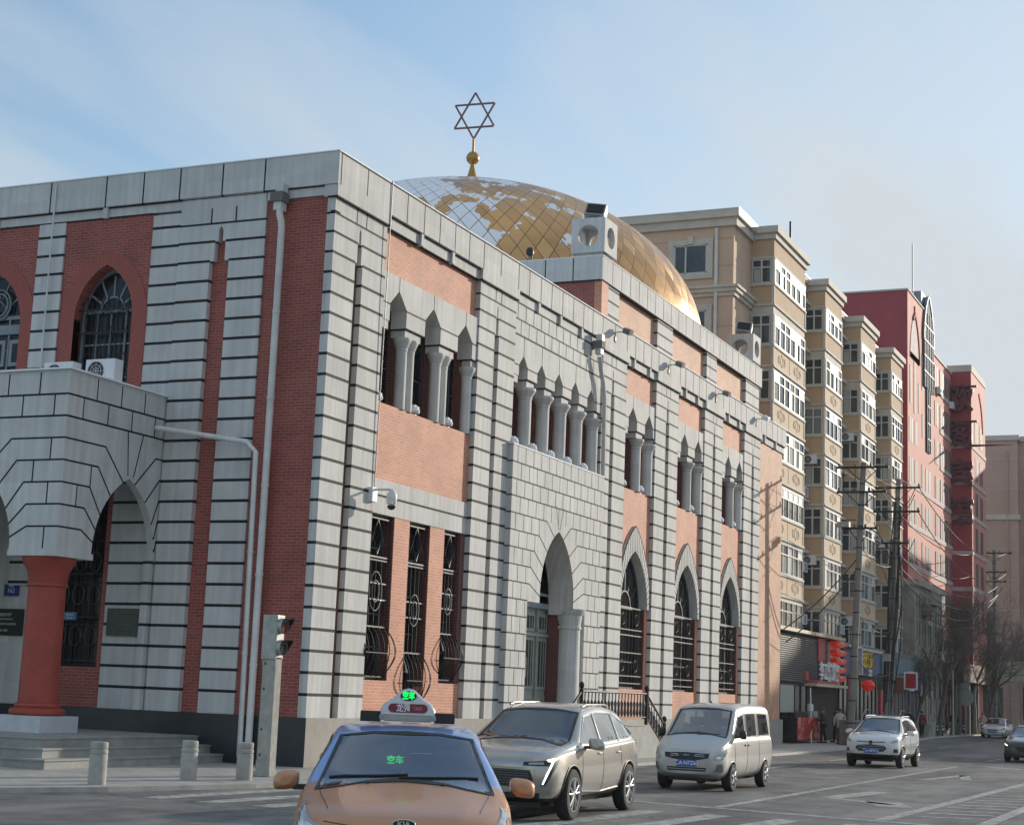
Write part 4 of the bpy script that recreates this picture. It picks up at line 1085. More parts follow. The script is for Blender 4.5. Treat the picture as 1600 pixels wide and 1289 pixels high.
# ================================================================== SHOPS (ground floor)
def pane_block(b,T,u0,u1,z0,z1,d,n,fr='frame',gl='sglass'):
    b.box(u0,u1,z0,z1,d-.05,d,gl)
    for i in range(n+1):
        u=u0+(u1-u0)*i/n; b.box(u-.04,u+.04,z0,z1,d,d+.05,fr)
    b.box(u0,u1,z1-.08,z1,d,d+.048,fr); b.box(u0,u1,z0,z0+.1,d,d+.048,fr)
M['louver']=simple('grey_louvre',(.22,.22,.22),.5,metal=.3)
M['shopred']=simple('shop_red',(.42,.03,.04),.4)
M['shopred2']=simple('shop_pale_red',(.48,.13,.12),.5)
M['shopcream']=simple('shop_cream',(.62,.50,.38),.5)
M['shopblue']=simple('shop_blue',(.07,.10,.22),.5,noise=.1)
M['shopyellow']=simple('sign_yellow',(.75,.52,.05),.4)
M['skyblue']=simple('sky_blue_board',(.13,.20,.24),.5)
M['redlit']=simple('lit_red_lantern',(.42,.015,.012),.4,emit=(1,.05,.03),estr=.12)
SX=-.75
def TS_(u,v,d): return (SX+d,u,v)
S1=thing('grill_shop','dark louvred shop front with white brush lettering next to the brick end wall','shop',(SX,50,0))
b=MB(TS_); b.box(43.2,56.6,0,5.25,-2.4,-.12,'dark'); b.build('wall',S1)
b=MB(TS_)
n=22
for i in range(n): z=2.92+i*.102; b.box(43.4,52.1,z,z+.055,-.1,0,'louver'); b.box(53.6,56.2,z,z+.055,-.1,0,'louver') if z>4.2 or True else None
b.box(43.3,56.4,2.86,2.92,-.1,.02,'black'); b.build('louvre',S1)
b=MB(TS_); b.box(43.2,57.0,5.25,5.42,-2.4,.35,'shopcream'); b.build('canopy',S1)
b=MB(TS_); b.box(51.9,53.5,4.0,5.2,-.1,.08,'shopred'); b.box(52.05,53.3,4.1,5.1,.08,.085,'shopred2'); b.build('banner_board',S1)
b=MB(TS_); b.box(49.4,56.5,2.72,2.86,-.1,.6,'shopcream'); b.box(49.9,54.4,2.86,3.02,-.05,.55,'shopred2'); b.box(49.2,49.85,3.0,3.42,-.02,.1,'shopred2'); b.build('door_canopy',S1)
tx=text_mesh('李工烤鸡架',.98,mat_axes(TS_(52.05,3.42,.62),(0,1,0),(0,0,1),(1,0,0)),'text_white',.04,name='lettering',parent=S1,bold=.03,sx=.86)
b=MB(TS_); b.box(50.5,55.6,0,2.72,-.6,-.5,'black'); pane_block(b,TS_,50.6,55.5,.1,2.6,-.5,3,'black','sglass'); b.build('door',S1)
b=MB(TS_); pane_block(b,TS_,43.6,50.0,1.35,2.8,-.05,5,'black','sglass'); b.box(44.6,47.2,1.4,2.7,0,.01,curt[0]); b.build('window',S1)
b=MB(TS_); b.box(54.3,56.7,2.9,5.1,-.05,.12,'shopcream'); b.build('side_board',S1)
def ribbon_lamp(i,z):
    t=thing('red_shop_lantern','red lit boat-shaped lantern at the shop corner, '+('topmost','second from top','middle','fourth from top','lowest')[i]+' of the column of five','lantern',TS_(55.5,z,.25),group='red lanterns stacked at the shop corner')
    b=MB(TS_); 
    for s in (-1,1):
        P=[(55.5,z-.17),(55.5+s*1.15,z-.02),(55.5+s*1.25,z+.16),(55.5+s*.55,z+.10),(55.5,z+.14)]
        b.ext(P,.13,.48,'redlit')
    b.build('shade',t)
    b=MB(TS_); b.ext([(54.9,z+.10),(55.2,z+.19),(55.5,z+.12),(55.8,z+.19),(56.1,z+.10),(55.5,z+.02)],.485,.50,'shopcream'); b.build('trim',t)
for i,z in enumerate((5.0,4.55,4.1,3.65,3.2)): ribbon_lamp(i,z)
# kiosk counter with red poster
def poster_mat():
    m,nt,b=newmat('red_food_poster'); L=nt.links.new
    g=N(nt,'ShaderNodeNewGeometry'); v=N(nt,'ShaderNodeTexNoise'); v.inputs['Scale'].default_value=2.2; v.inputs['Detail'].default_value=3; v.inputs['Distortion'].default_value=1.2; L(g.outputs['Position'],v.inputs['Vector'])
    r=N(nt,'ShaderNodeValToRGB'); r.color_ramp.interpolation='CONSTANT'; e=r.color_ramp.elements; e[0].color=(.42,.02,.02,1); e[1].position=.5; e[1].color=(.60,.12,.08,1); x=e.new(.57); x.color=(.60,.50,.45,1); x=e.new(.64); x.color=(.45,.03,.02,1)
    L(v.outputs['Fac'],r.inputs[0]); L(r.outputs[0],b.inputs['Base Color']); b.inputs['Roughness'].default_value=.4; return m
M['poster']=poster_mat()
K=thing('food_counter','red poster covered food counter in front of the louvred shop','counter',(-.2,47,0))
b=MB(); b.box(-.55,.25,43.9,49.2,.12,1.2,'black'); b.build('cabinet',K)
b=MB(); b.box(.25,.27,43.95,48.75,.16,1.2,'poster'); b.box(.25,.275,48.8,49.15,.1,1.22,'shopcream'); b.build('poster',K)
b=MB(); b.box(-.3,.1,44.2,46.6,1.2,1.42,'black'); b.box(-.2,.1,47.6,48.6,1.2,1.5,'galv'); b.lathe((-.1,47.9,1.5),[(.16,0),(.16,.3),(.05,.36)],'white',10); b.build('equipment',K)
b=MB(); b.tube([(.35,46.3,0),(-.1,47.9,2.6)],.035,'offwhite',6); tag(b.build('leaning_pole'),'pale pole leaning across the food counter','pole')
# second shop with blue fascia
S2=thing('blue_fascia_shop','shop with slate blue fascia and yellow lettering behind the concrete poles','shop',(SX,62,0))
b=MB(TS_); b.box(57.4,67.6,0,5.3,-2.4,-.2,'concdark'); b.build('wall',S2)
b=MB(TS_); b.box(57.5,60.6,3.4,5.0,-.2,.15,'shopblue'); b.box(60.9,67.4,3.55,4.95,-.2,.1,'shopblue'); b.box(60.8,67.5,4.95,5.1,-.2,.25,'trim'); b.box(60.9,65.2,3.56,3.95,.1,.11,'pvc'); b.build('fascia',S2)
text_mesh('川味麻辣烫',1.0,mat_axes(TS_(63.2,4.42,.12),(0,1,0),(0,0,1),(1,0,0)),'shopyellow',.02,parent=S2,bold=.03,sx=.9)
text_mesh('砂锅 米线 炒饭',.34,mat_axes(TS_(63.1,3.76,.12),(0,1,0),(0,0,1),(1,0,0)),'shopblue',.01,parent=S2,bold=.01)
b=MB(TS_); pane_block(b,TS_,57.6,67.4,.3,3.3,-.15,9,'black','sglass'); b.build('window',S2)
b=MB(TS_); b.box(57.3,60.8,5.0,5.12,-.2,.5,'pvc'); b.box(60.6,60.8,3.6,5.1,-.1,.5,'pvc'); b.build('awning_frame',S2)
S3=thing('narrow_shop','narrow shop with sky blue board and red brick pier past the poles','shop',(SX,72,0))
b=MB(TS_); b.box(67.8,82.2,0,5.3,-2.4,-.2,'concdark'); b.box(68.5,71.5,0,3.1,-.2,-.05,'shopred'); b.build('wall',S3)
b=MB(TS_); b.box(68.3,72.3,3.5,5.0,-.2,.1,'skyblue'); b.box(73.0,81.9,3.4,4.9,-.2,.06,'skyblue'); b.build('fascia',S3)
b=MB(TS_); pane_block(b,TS_,72.0,82.0,.3,3.3,-.1,8,'frame','sglass'); b.build('window',S3)
def stairs(y0,h,label,g):
    t=thing('shop_stair',label,'steps',(0,y0,0),group=g)
    b=MB()
    for k in range(5): b.box(-.95,.2,y0+.28*k,y0+2.6,0 if k==0 else h*k/5-.01,h*(k+1)/5,'steps')
    b.build('step_flight',t)
    for x in (-.95,.25):
        b=MB(); b.tube([(x,y0-.1,.75),(x,y0+1.4,.85+h),(x,y0+2.6,.85+h)],.03,'galv',6)
        for yy,zz in ((y0-.1,.75),(y0+.65,.8+h*.5),(y0+1.4,.85+h),(y0+2.6,.85+h)): b.tube([(x,yy,0),(x,yy,zz)],.022,'galv',6)
        b.build('handrail',t)
for i,y in enumerate((57.6,62.8,68.0,74.5,79.0)): stairs(y,.8,('first','second','third','fourth','fifth')[i]+' flight of steps with steel handrails along the shops, counted from the grill shop','steps up to the shops')
M['shopgreen']=simple('shop_green',(.04,.20,.10),.5)
for i,(y,z,m,txt,lab) in enumerate(((59.2,3.0,'shopyellow','烟酒','small yellow projecting sign board under the slate blue fascia'),(66.9,3.1,'shopgreen','药店','small green projecting sign board at the end of the blue shop'),(72.6,3.0,'shopred','超市','small red projecting sign board beside the sky blue board'),(78.6,3.1,'sign_blue','通讯','small blue projecting sign board before the pale house'))):
    t=thing('projecting_sign',lab,'sign',(SX,y,z),group='small projecting shop signs')
    b=MB(); b.box(SX+.05,SX+.55,y-.05,y+.05,z-.3,z+.6,m); b.box(SX+.12,SX+.48,y-.056,y-.049,z-.2,z+.5,'text_dim'); b.build('board',t); b=MB(); b.tube([(SX-.1,y,z+.62),(SX+.55,y,z+.62)],.025,'iron',5,raw=True); b.build('bracket',t)
# hanging lantern and red flag
t=thing('round_red_lantern','round glowing red lantern hanging by the first concrete pole','lantern',(.5,58.6,3.2)); x,y,z=.5,58.6,2.65
b=MB(); b.lathe((x,y,z),[(.12,0),(.3,.1),(.4,.3),(.3,.5),(.12,.6)],'redlit',12); b.build('shade',t)
b=MB(); b.tube([(x,y,z+.6),(x,y,z+.85),(-.7,y,z+.85)],.02,'iron',5); b.lathe((x,y,z-.25),[(.02,0),(.06,.2),(.03,.26)],'shopyellow',6); b.build('hanger',t)
t=thing('red_flag','dark red flag drooping beside the grill shop door','flag',(-.3,57,0))
b=MB(); b.tube([(-.3,57,0.0),(-.3,57,3.4)],.03,'iron',6); b.build('flagpole',t)
rows=[]
for i in range(9):
    f=i/8; rows.append([(-.3+.02*math.sin(k*2+i),57+(.95*k/6)*(0.15+f*.85),3.3-1.9*f-.25*math.sin(k*.9)) for k in range(7)])
M['flag']=simple('flag_cloth',(.22,.02,.06),.7); b=MB(); b.grid(rows,'flag'); b.build('cloth',t)
# grey cabinet with concrete wall behind white car
t=tag((lambda bb:(bb.box(1.7,2.5,46.2,49.8,0,1.15,'concdark'),bb.build('utility_cabinet',None,bevel=.02))[1])(MB()),'low grey utility cabinet at the kerb beside the person in white','cabinet')
# ================================================================== RED HOTEL BUILDING
HT=thing('red_hotel_building','coral and dark red hotel building with a stepped roof and a tower sign','building',(-2,92,0))
HX=-2.0
def TH(u,v,d): return (HX+d,u,v)
b=MB(); b.box(-24,HX,83.9,94.3,0,31.5,'pinkwall'); b.box(-24,HX-.02,94.3,103.2,0,29.0,'pinkwall'); b.box(-24,HX-.01,83.88,83.95,0,31.5,'redwall'); b.build('wall',HT)
b=MB(); b.box(-24,HX+.08,83.8,94.35,31.5,31.62,'trim'); b.box(-24,HX+.08,94.2,103.2,28.95,29.12,'trim'); b.build('roof_edge',HT)
b=MB()
for z in (26.4,23.4,20.5,17.6,14.7,11.8): b.box(-24,HX+.05,84.2,103.2,z-.22,z+.12,'band') if z<20 else b.box(-24,HX+.05,97.5,103.2,z-.22,z+.12,'band')
b.split('band',HT)
def hw(u0,u1,z0,z1,T=TH,d=.0):
    b=MB(T); b.box(u0,u1,z0,z1,d-.1,d+.012,'dark'); 
    for u in (u0+.04,(u0+u1)/2): b.box(u-.04,u+.04,z0,z1,d,d+.03,'band')
    o=b.build('window',HT); return o
for z in (27.2,24.3,21.3,18.4,15.5,12.6,9.7,6.8):
    for (a,c) in ((84.4,85.9),(86.4,87.6)):
        if z<22: hw(a,c,z-.7,z+1.1)
    for (a,c) in ((95.2,96.6),(97.6,99.4),(99.9,101.0),(101.6,102.7)):
        if z<27.5: hw(a,c,z-.8,z+1.1)
    if z<19: hw(89.2,90.0,z-.9,z+1.2); hw(91.0,93.3,z-.7,z+1.1)
for (a,z0,z1) in ((84.6,23.4,26.2),(86.2,22.9,27.6),(88.0,23.2,25.4),(89.4,25.2,27.9),(89.5,21.6,23.4)): hw(a,a+.7,z0,z1)
# pointed relief arch and the tall arched glazed bay
b=MB(TH); A=arch_pts(86.5,1.8,26.8,30.3,10); 
b.ext(list(A)+[(88.3,27.2),(84.7,27.2)],-.05,.05,'band'); b.line(A[8:],.22,.10,'redwall',.1,.03); b.tube([(86.5,30.2,.05),(86.5,30.9,.05)],.05,'redwall',5); b.build('arch_relief',HT)
b=MB(TH); A=arch_pts(91.9,2.1,29.2,32.9,10); b.ext([(89.8,25.6)]+list(A)+[(94.0,25.6)],-.2,.14,'wglass'); b.box(91.2,92.6,20.8,25.6,-.1,.1,'wglass')
b.line(A,.14,.17,'frame',.1,.03)
for i in range(6): u=90.0+.75*i; b.box(u-.035,u+.035,25.6,31.5 if 1<i<5 else 30,.14,.19,'frame')
for z in (26.8,28,29.2,30.4): b.box(89.8,94.0,z-.035,z+.035,.14,.188,'frame')
for u in (91.2,91.9,92.6): b.box(u-.035,u+.035,20.8,25.6,.1,.16,'frame')
for z in (21.8,23,24.3): b.box(91.2,92.6,z-.03,z+.03,.1,.158,'frame')
b.box(90.3,93.6,28,33,-.9,-.15,'frame')
b.build('arched_window',HT)
b=MB(); b.tube([(-2.6,89.2,31.5),(-2.6,89.2,36.4)],.05,'galv',6); b.build('mast',HT)
# tower with the sign
b=MB(); b.box(-10,-.42,103.2,111,0,29.2,'pinkwall'); b.box(-10,-.43,103.17,103.25,0,29.2,'redwall'); b.box(-10,-.36,103.1,111.1,29.2,29.75,'trim'); b.build('tower',HT)
b=MB()
for z in (23.0,20.0,17.2,14.3,11.4): b.box(-2.3,-.36,103.1,111.05,z-.16,z+.16,'band')
b.split('tower_band',HT)
TT2=lambda u,v,d:(-.42+d,u,v)
for z in (24.3,21.3,18.4,15.5,12.6,9.7): hw(105.0,106.4,z-.9,z+1.0,TT2); hw(107.6,109.2,z-.9,z+1.0,TT2)
b=MB(TT2); A=arch_pts(107.3,2.0,24.9,28.0,8); b.line(A[8:],.22,.05,'redwall',.1,.03); b.build('arch_relief',HT)
M['signdark']=simple('sign_dark_red',(.12,.025,.045),.5)
for i,(ch,z) in enumerate((('欧',26.75),('阁',23.75),('宾',20.65),('馆',17.55))):
    text_mesh(ch,2.3,mat_axes((-1.32,102.9,z),(1,0,0),(0,0,1),(0,-1,0)),'signdark',.12,name='sign_character',parent=HT,bold=.05)
b=MB(); 
for z in (27.9,25.0): b.box(-2.3,.1,102.7,103.1,z-.08,z+.05,'signdark')
b.split('sign_frame',HT)
ac_unit(TH,96.3,26.0,.02,'white air conditioner high on the coral hotel wall','air conditioners on the hotel wall'); ac_unit(TH,102.4,25.9,.02,'white air conditioner beside the hotel tower','air conditioners on the hotel wall')
# ================================================================== PALE HOUSE, PODIUM, END BUILDING
M['palestone']=simple('pale_weathered_render',(.34,.31,.27),.8,noise=.25,nscale=1.2)
PH=thing('pale_stone_house','pale weathered three-storey house front with a small balcony below the red hotel','building',(-1.2,88,0))
b=MB(); b.box(-6,-1.3,82.6,93.8,0,10.2,'palestone'); b.box(-6,-1.0,82.4,94,10.2,10.6,'palestone'); b.box(-6,-1.15,82.5,93.9,5.2,5.45,'palestone'); b.build('wall',PH)
TPh=lambda u,v,d:(-1.3+d,u,v)
for z in (1.0,6.2,8.1):
    for u in (83.4,85.6,87.8,90.0,92.2):
        b=MB(TPh); b.box(u,u+1.0,z,z+(1.5 if z>2 else 3.2),-.1,.012,'wglass'); b.box(u-.12,u,z-.1,z+1.6,0,.08,'palestone'); b.box(u+1.0,u+1.12,z-.1,z+1.6,0,.08,'palestone'); b.box(u+.47,u+.53,z,z+1.5,.0,.04,'pvc'); b.build('window',PH)
b=MB(TPh); b.box(84.6,87.4,9.0,9.15,0,1.0,'palestone'); 
for i in range(12): b.lathe(TPh(84.7+.235*i,9.15,.93),[(.05,0),(.08,.25),(.04,.5),(.06,.7)],'palestone',6)
b.box(84.6,87.4,9.85,9.98,.8,1.02,'palestone'); b.ext([(84.8,9.0),(87.2,9.0),(86.8,8.3),(85.2,8.3)],0,.7,'palestone'); b.build('balcony',PH)
M['brownfascia']=simple('rusty_brown_fascia',(.13,.085,.065),.6,noise=.35,nscale=1.5)
PD=thing('dark_podium','low dark glazed shop row with a rusty brown fascia beneath the bare trees','building',(-1,110,0))
b=MB(); b.box(-8,-1.6,94.0,127,0,6.4,'concdark'); b.box(-8,0.2,94.2,110,3.9,5.3,'brownfascia'); b.build('wall',PD)
TPd=lambda u,v,d:(-1.6+d,u,v)
b=MB(TPd); pane_block(b,TPd,94.3,126.5,.3,3.7,.05,22,'black','sglass'); b.build('window',PD)
b=MB()
for y in (94.6,99,103.5,108.5,113,118): b.box(-.5,-.1,y,y+.35,0,3.9,'concdark')
b.split('canopy_column',PD)
EB=thing('beige_end_building','plain beige building closing the far end of the street','building',(10,134,0))
EX=-3.3
b=MB(); b.box(EX-8,-.3,132.2,150,0,28.0,'beige'); b.box(-.3,13,133.2,150,0,28.0,'beige'); b.build('wall',EB)
b=MB(); b.box(24,62,133.2,150,0,28.0,'beige'); b.box(23.8,62.2,133.0,150,28.0,28.5,'trim')  # unseen wing, added so that the shopfronts fall in shade
for z in [24.6-2.95*k for k in range(8)]:
    for x in range(26,61,4): b.box(x,x+1.9,133.15,133.25,z-1.3,z+.35,'wglass')
b.build('unseen_shade_wing',EB)
b=MB(); b.box(EX-8,-.1,132.0,150,28.0,28.5,'trim'); b.box(-.1,13.2,133.0,150,28.0,28.5,'trim')
b.box(EX-8,-.15,132.05,150,20.2,20.7,'trim'); b.build('cornice',EB)
b=MB(); b.tube([(-1.3,132.1,1),(-1.3,132.1,27)],.09,'beige',8); b.build('downpipe',EB)
for z in [24.6-2.95*k for k in range(8)]:
    for x in (.2,3.2,6.4):
        b=MB(); b.box(x,x+1.9,133.1,133.25,z-1.3,z+.35,'wglass'); 
        for q in (0,.95,1.9): b.box(x+q-.05,x+q+.05,133.05,133.2,z-1.3,z+.35,'pvc')
        b.box(x,x+1.9,133.06,133.2,z-.1,z,'pvc'); b.box(x-.1,x+2,132.95,133.2,z-1.4,z-1.3,'trim'); b.build('window',EB)
b=MB()
for z in [26.2-2.95*k for k in range(9)]: b.box(EX-8,-.29,132.185,132.3,z-.03,z+.03,'trim')
b.split('groove',EB)
TE=lambda u,v,d:(u,133.1-d,v)
for i,z in enumerate((22.3,14.0)): ac_unit(TE,.8,z,.02,('upper','lower')[i]+' air conditioner under a window of the beige end building','air conditioners on the end building')
# ================================================================== VEHICLES
def paint(name,col,metal=.0,rough=.28,coat=.8):
    m,nt,b=newmat(name); b.inputs['Base Color'].default_value=(*col,1); b.inputs['Metallic'].default_value=metal; b.inputs['Roughness'].default_value=rough
    b.inputs['Coat Weight'].default_value=coat; b.inputs['Coat Roughness'].default_value=.1
    g=N(nt,'ShaderNodeNewGeometry'); tc=N(nt,'ShaderNodeTexCoord'); no=N(nt,'ShaderNodeTexNoise'); no.inputs['Scale'].default_value=2.2; no.inputs['Detail'].default_value=6; nt.links.new(tc.outputs['Object'],no.inputs['Vector'])
    sp=N(nt,'ShaderNodeSeparateXYZ'); nt.links.new(tc.outputs['Object'],sp.inputs[0])
    r=N(nt,'ShaderNodeMapRange'); r.inputs['From Min'].default_value=.85; r.inputs['From Max'].default_value=.15; r.inputs['To Min'].default_value=0; r.inputs['To Max'].default_value=.9; nt.links.new(sp.outputs[2],r.inputs[0])
    mu=N(nt,'ShaderNodeMath',operation='MULTIPLY'); nt.links.new(r.outputs[0],mu.inputs[0]); nt.links.new(no.outputs['Fac'],mu.inputs[1])
    mx=N(nt,'ShaderNodeMix',data_type='RGBA'); nt.links.new(mu.outputs[0],mx.inputs[0]); mx.inputs[6].default_value=(*col,1); mx.inputs[7].default_value=(.16,.145,.125,1); m2=N(nt,'ShaderNodeMix',data_type='RGBA'); nt.links.new(g.outputs['Backfacing'],m2.inputs[0]); nt.links.new(mx.outputs[2],m2.inputs[6]); m2.inputs[7].default_value=(.04,.04,.042,1); nt.links.new(m2.outputs[2],b.inputs['Base Color'])
    return m
def car_glass(name,tint=.35,refl=1.0):
    m,nt,b=newmat(name); nt.nodes.remove(b); out=nt.nodes['Material Output']; L=nt.links.new
    tr=N(nt,'ShaderNodeBsdfTransparent'); tr.inputs[0].default_value=(tint*.9,tint*.97,tint,1)
    gl=N(nt,'ShaderNodeBsdfGlossy'); gl.inputs['Roughness'].default_value=.02; gl.inputs[0].default_value=(.9,.95,1,1)
    fr=N(nt,'ShaderNodeFresnel'); fr.inputs[0].default_value=1.5
    mr=N(nt,'ShaderNodeMapRange'); mr.inputs['To Min'].default_value=.20*refl; mr.inputs['To Max'].default_value=1.0; L(fr.outputs[0],mr.inputs[0])
    df=N(nt,'ShaderNodeBsdfDiffuse'); df.inputs[0].default_value=(.20,.21,.22,1)
    m0=N(nt,'ShaderNodeMixShader'); m0.inputs[0].default_value=.10; L(tr.outputs[0],m0.inputs[1]); L(df.outputs[0],m0.inputs[2])
    mx=N(nt,'ShaderNodeMixShader'); L(mr.outputs[0],mx.inputs[0]); L(m0.outputs[0],mx.inputs[1]); L(gl.outputs[0],mx.inputs[2]); L(mx.outputs[0],out.inputs[0]); return m
M['cglass']=car_glass('car_glass',.55); M['cglass_dark']=car_glass('tinted_car_glass',.12,.6)
M['lens']=simple('lamp_lens',(.30,.32,.34),.08,coat=.8,spec=.8)
M['lens_lit']=simple('lit_lamp',(.9,.9,.9),.2,emit=(1,1,1),estr=1.2)
M['lens_amber']=simple('amber_lens',(.5,.18,.03),.2)
M['taillamp']=simple('tail_lamp',(.35,.02,.02),.2,coat=.5)
M['rim']=simple('alloy_rim',(.45,.45,.46),.3,metal=.85)
M['seat']=simple('dark_seat_cloth',(.045,.047,.052),.8)
M['dash']=simple('dashboard',(.03,.03,.032),.6)
M['liner']=simple('grey_headliner',(.20,.20,.20),.9)
M['blueplate']=simple('blue_number_plate',(.02,.09,.42),.4)
M['greentxt']=simple('green_led',(.02,.8,.15),.4,emit=(.0,1,.12),estr=.85)
def interp(keys,x):
    ks=sorted(keys)
    if x<=ks[0][0]: return ks[0][1]
    for (a,va),(b_,vb) in zip(ks[:-1],ks[1:]):
        if x<=b_: return va+(vb-va)*(x-a)/(b_-a)
    return ks[-1][1]
class Car:
    def __init__(s,sp,label,cat,name,body,group=None):
        s.sp=sp; s.root=thing(name,label,cat,(0,0,0),group=group); s.paintm=body
        xs=sorted(sp['xs'],reverse=True)
        rows=[]
        for x in xs:
            W=interp(sp['W'],x); zb=interp(sp['bot'],x); be=interp(sp['belt'],x); tp=interp(sp['top'],x); gw=min(interp(sp['gw'],x),W-.03); 
            fl=interp(sp.get('flare',[(0,0)]),x)
            hz=tp-be
            zg=be+hz*.80 if hz>.25 else be+hz*.5
            zm=be-(be-zb)*sp.get('zm',.42)
            rows.append([(x,0,zb),(x,W*.72,zb),(x,W-.07,zb+.05),(x,W-.012+fl,zb+(be-zb)*.32),(x,W+fl,zm),(x,W-sp.get('sh',.035),be-.03),(x,W-sp.get('sh',.035)-.03,be+.012),(x,gw+.03,zg),(x,gw-.03,tp-.028 if hz>.25 else tp-.012),(x,gw*.66,tp if hz>.25 else tp+.014),(x,0,tp+.012)])
        n=len(rows[0]); V=[];F=[]
        full=[r+[(p[0],-p[1],p[2]) for p in reversed(r[1:-1])] for r in rows]; k=len(full[0])
        for r in full: V+=r
        for i in range(len(full)-1):
            for j in range(k): F.append((i*k+j,i*k+(j+1)%k,(i+1)*k+(j+1)%k,(i+1)*k+j))
        def cap(o):
            c=[]
            for j in range(0,n-1):
                a,b_=o+j,o+j+1; c2,d=o+(k-j)%k,o+(k-j-1)%k
                if j==0: c.append((a,b_,d))
                elif j==n-2: c.append((a,b_,c2))
                else: c.append((a,b_,d,c2))
            return c
        F+=cap(0)+cap((len(full)-1)*k)
        me=bpy.data.meshes.new('body_cage'); me.from_pydata(V,[],F); 
        o=bpy.data.objects.new('cage',me); COL.objects.link(o)
        bm=bmesh.new(); bm.from_mesh(me)
        cl=bm.edges.layers.float.get('crease_edge') or bm.edges.layers.float.new('crease_edge')
        for e in bm.edges:
            a,b_=e.verts[0].index,e.verts[1].index
            ja,jb=a%k,b_%k
            if ja==jb and ja in (5,6,k-5,k-6): e[cl]=sp.get('crease',.45)
            if ja==jb and ja in (7,8,k-7,k-8): e[cl]=.25
            if ja==jb and ja in (9,k-9) and max(e.verts[0].co.x,e.verts[1].co.x)>sp['cowl']+.05: e[cl]=.55
        bmesh.ops.recalc_face_normals(bm,faces=bm.faces)
        if bm.calc_volume(signed=True)<0: bmesh.ops.reverse_faces(bm,faces=bm.faces)
        bm.to_mesh(me); bm.free()
        m=o.modifiers.new('s','SUBSURF'); m.levels=m.render_levels=sp.get('lev',3)
        dg=bpy.context.evaluated_depsgraph_get(); dg.update()
        bme=bpy.data.meshes.new_from_object(o.evaluated_get(dg)); bpy.data.objects.remove(o)
        s.bm=bmesh.new(); s.bm.from_mesh(bme); s.bvh=BVHTree.FromBMesh(s.bm); s.cuts=[]
    # ---- projection helpers; th: outward horizontal angle in degrees
    def fr(s,th):
        t=math.radians(th); d=Vector((math.cos(t),math.sin(t),0)); u=Vector((-math.sin(t),math.cos(t),0)); return d,u
    def hit(s,th,u,v,off=0):
        if th=='top':
            h=s.bvh.ray_cast(Vector((u,v,6)),Vector((0,0,-1)))
        else:
            if isinstance(th,tuple):
                t_=math.radians(th[1]); cx,cy=s.sp['corner']; u=u-cx*math.sin(t_)+cy*math.cos(t_); th=th[1]
            d,ux=s.fr(th); 
            if th in (90,): ux=Vector((1,0,0))
            if th in (-90,): ux=Vector((1,0,0))
            h=s.bvh.ray_cast(d*8+ux*u+Vector((0,0,v)),-d)
        if h[0] is None: return None
        return h[0]+h[1]*off
    def decal(s,th,poly,m,name,off=.006,mirror=True,step=.06,parent=None,lift=None,hole=None,thick=.0):
        def res(P):
            out=[]
            for a,b_ in zip(P,P[1:]+P[:1]):
                L_=math.dist(a,b_); n=max(1,int(L_/step))
                for i in range(n): out.append((a[0]+(b_[0]-a[0])*i/n,a[1]+(b_[1]-a[1])*i/n))
            return out
        O=res(poly); pts=[Vector(p) for p in O]; faces=[list(range(len(O)))]
        if hole: H=res(hole); faces.append(list(range(len(O),len(O)+len(H)))[::-1]); pts+=[Vector(p) for p in H]
        x0=min(p[0] for p in O); x1=max(p[0] for p in O); y0=min(p[1] for p in O); y1=max(p[1] for p in O)
        def inside(p,P):
            c=False
            for a,b_ in zip(P,P[1:]+P[:1]):
                if (a[1]>p[1])!=(b_[1]>p[1]) and p[0]<(b_[0]-a[0])*(p[1]-a[1])/(b_[1]-a[1])+a[0]: c=not c
            return c
        gx=x0+step/2
        while gx<x1:
            gy=y0+step/2
            while gy<y1:
                if inside((gx,gy),O) and not (hole and inside((gx,gy),H)): pts.append(Vector((gx,gy)))
                gy+=step
            gx+=step
        r=delaunay_2d_cdt(pts,[(i,(i+1)%len(O)) for i in range(len(O))]+([(len(O)+i,len(O)+(i+1)%len(H)) for i in range(len(H))] if hole else []),[],0,1e-5)
        vs=[];ok=[]
        for p in r[0]:
            h=s.hit(th,p.x,p.y,off); ok.append(h is not None); vs.append(tuple(h) if h else (0,0,0))
        fs=[]
        for f in r[2]:
            if not all(ok[i] for i in f): continue
            c=(sum(r[0][i].x for i in f)/3,sum(r[0][i].y for i in f)/3)
            if inside(c,O) and not (hole and inside(c,H)): fs.append(f)
        b=MB(); b.add(vs,fs,m,True,True); 
        outs=[b.build(name,parent or s.root)]
        if mirror: 
            b2=MB(); b2.add([(v[0],-v[1],v[2]) for v in vs],fs,m,True,True); outs.append(b2.build(name,parent or s.root))
        return outs
    def cut(s,th,poly,mirror=True): s.cuts.append((th,poly,mirror))
    def ribbon(s,th,line,w,m,name='seam',mirror=True,off=.004,parent=None,step=.07):
        P=[]
        for a,b_ in zip(line[:-1],line[1:]):
            n=max(1,int(math.dist(a,b_)/step)); P+=[(a[0]+(b_[0]-a[0])*i/n,a[1]+(b_[1]-a[1])*i/n) for i in range(n)]
        P.append(line[-1]); hs=[s.hit(th,p[0],p[1],off*.3) for p in P]; hs=[h for h in hs if h is not None]
        if len(hs)<2: return
        b=MB(); b.tube([tuple(h) for h in hs],w,m,5,raw=True); 
        if mirror: b.tube([(h[0],-h[1],h[2]) for h in hs],w,m,5,raw=True)
        return b.split(name,parent or s.root)
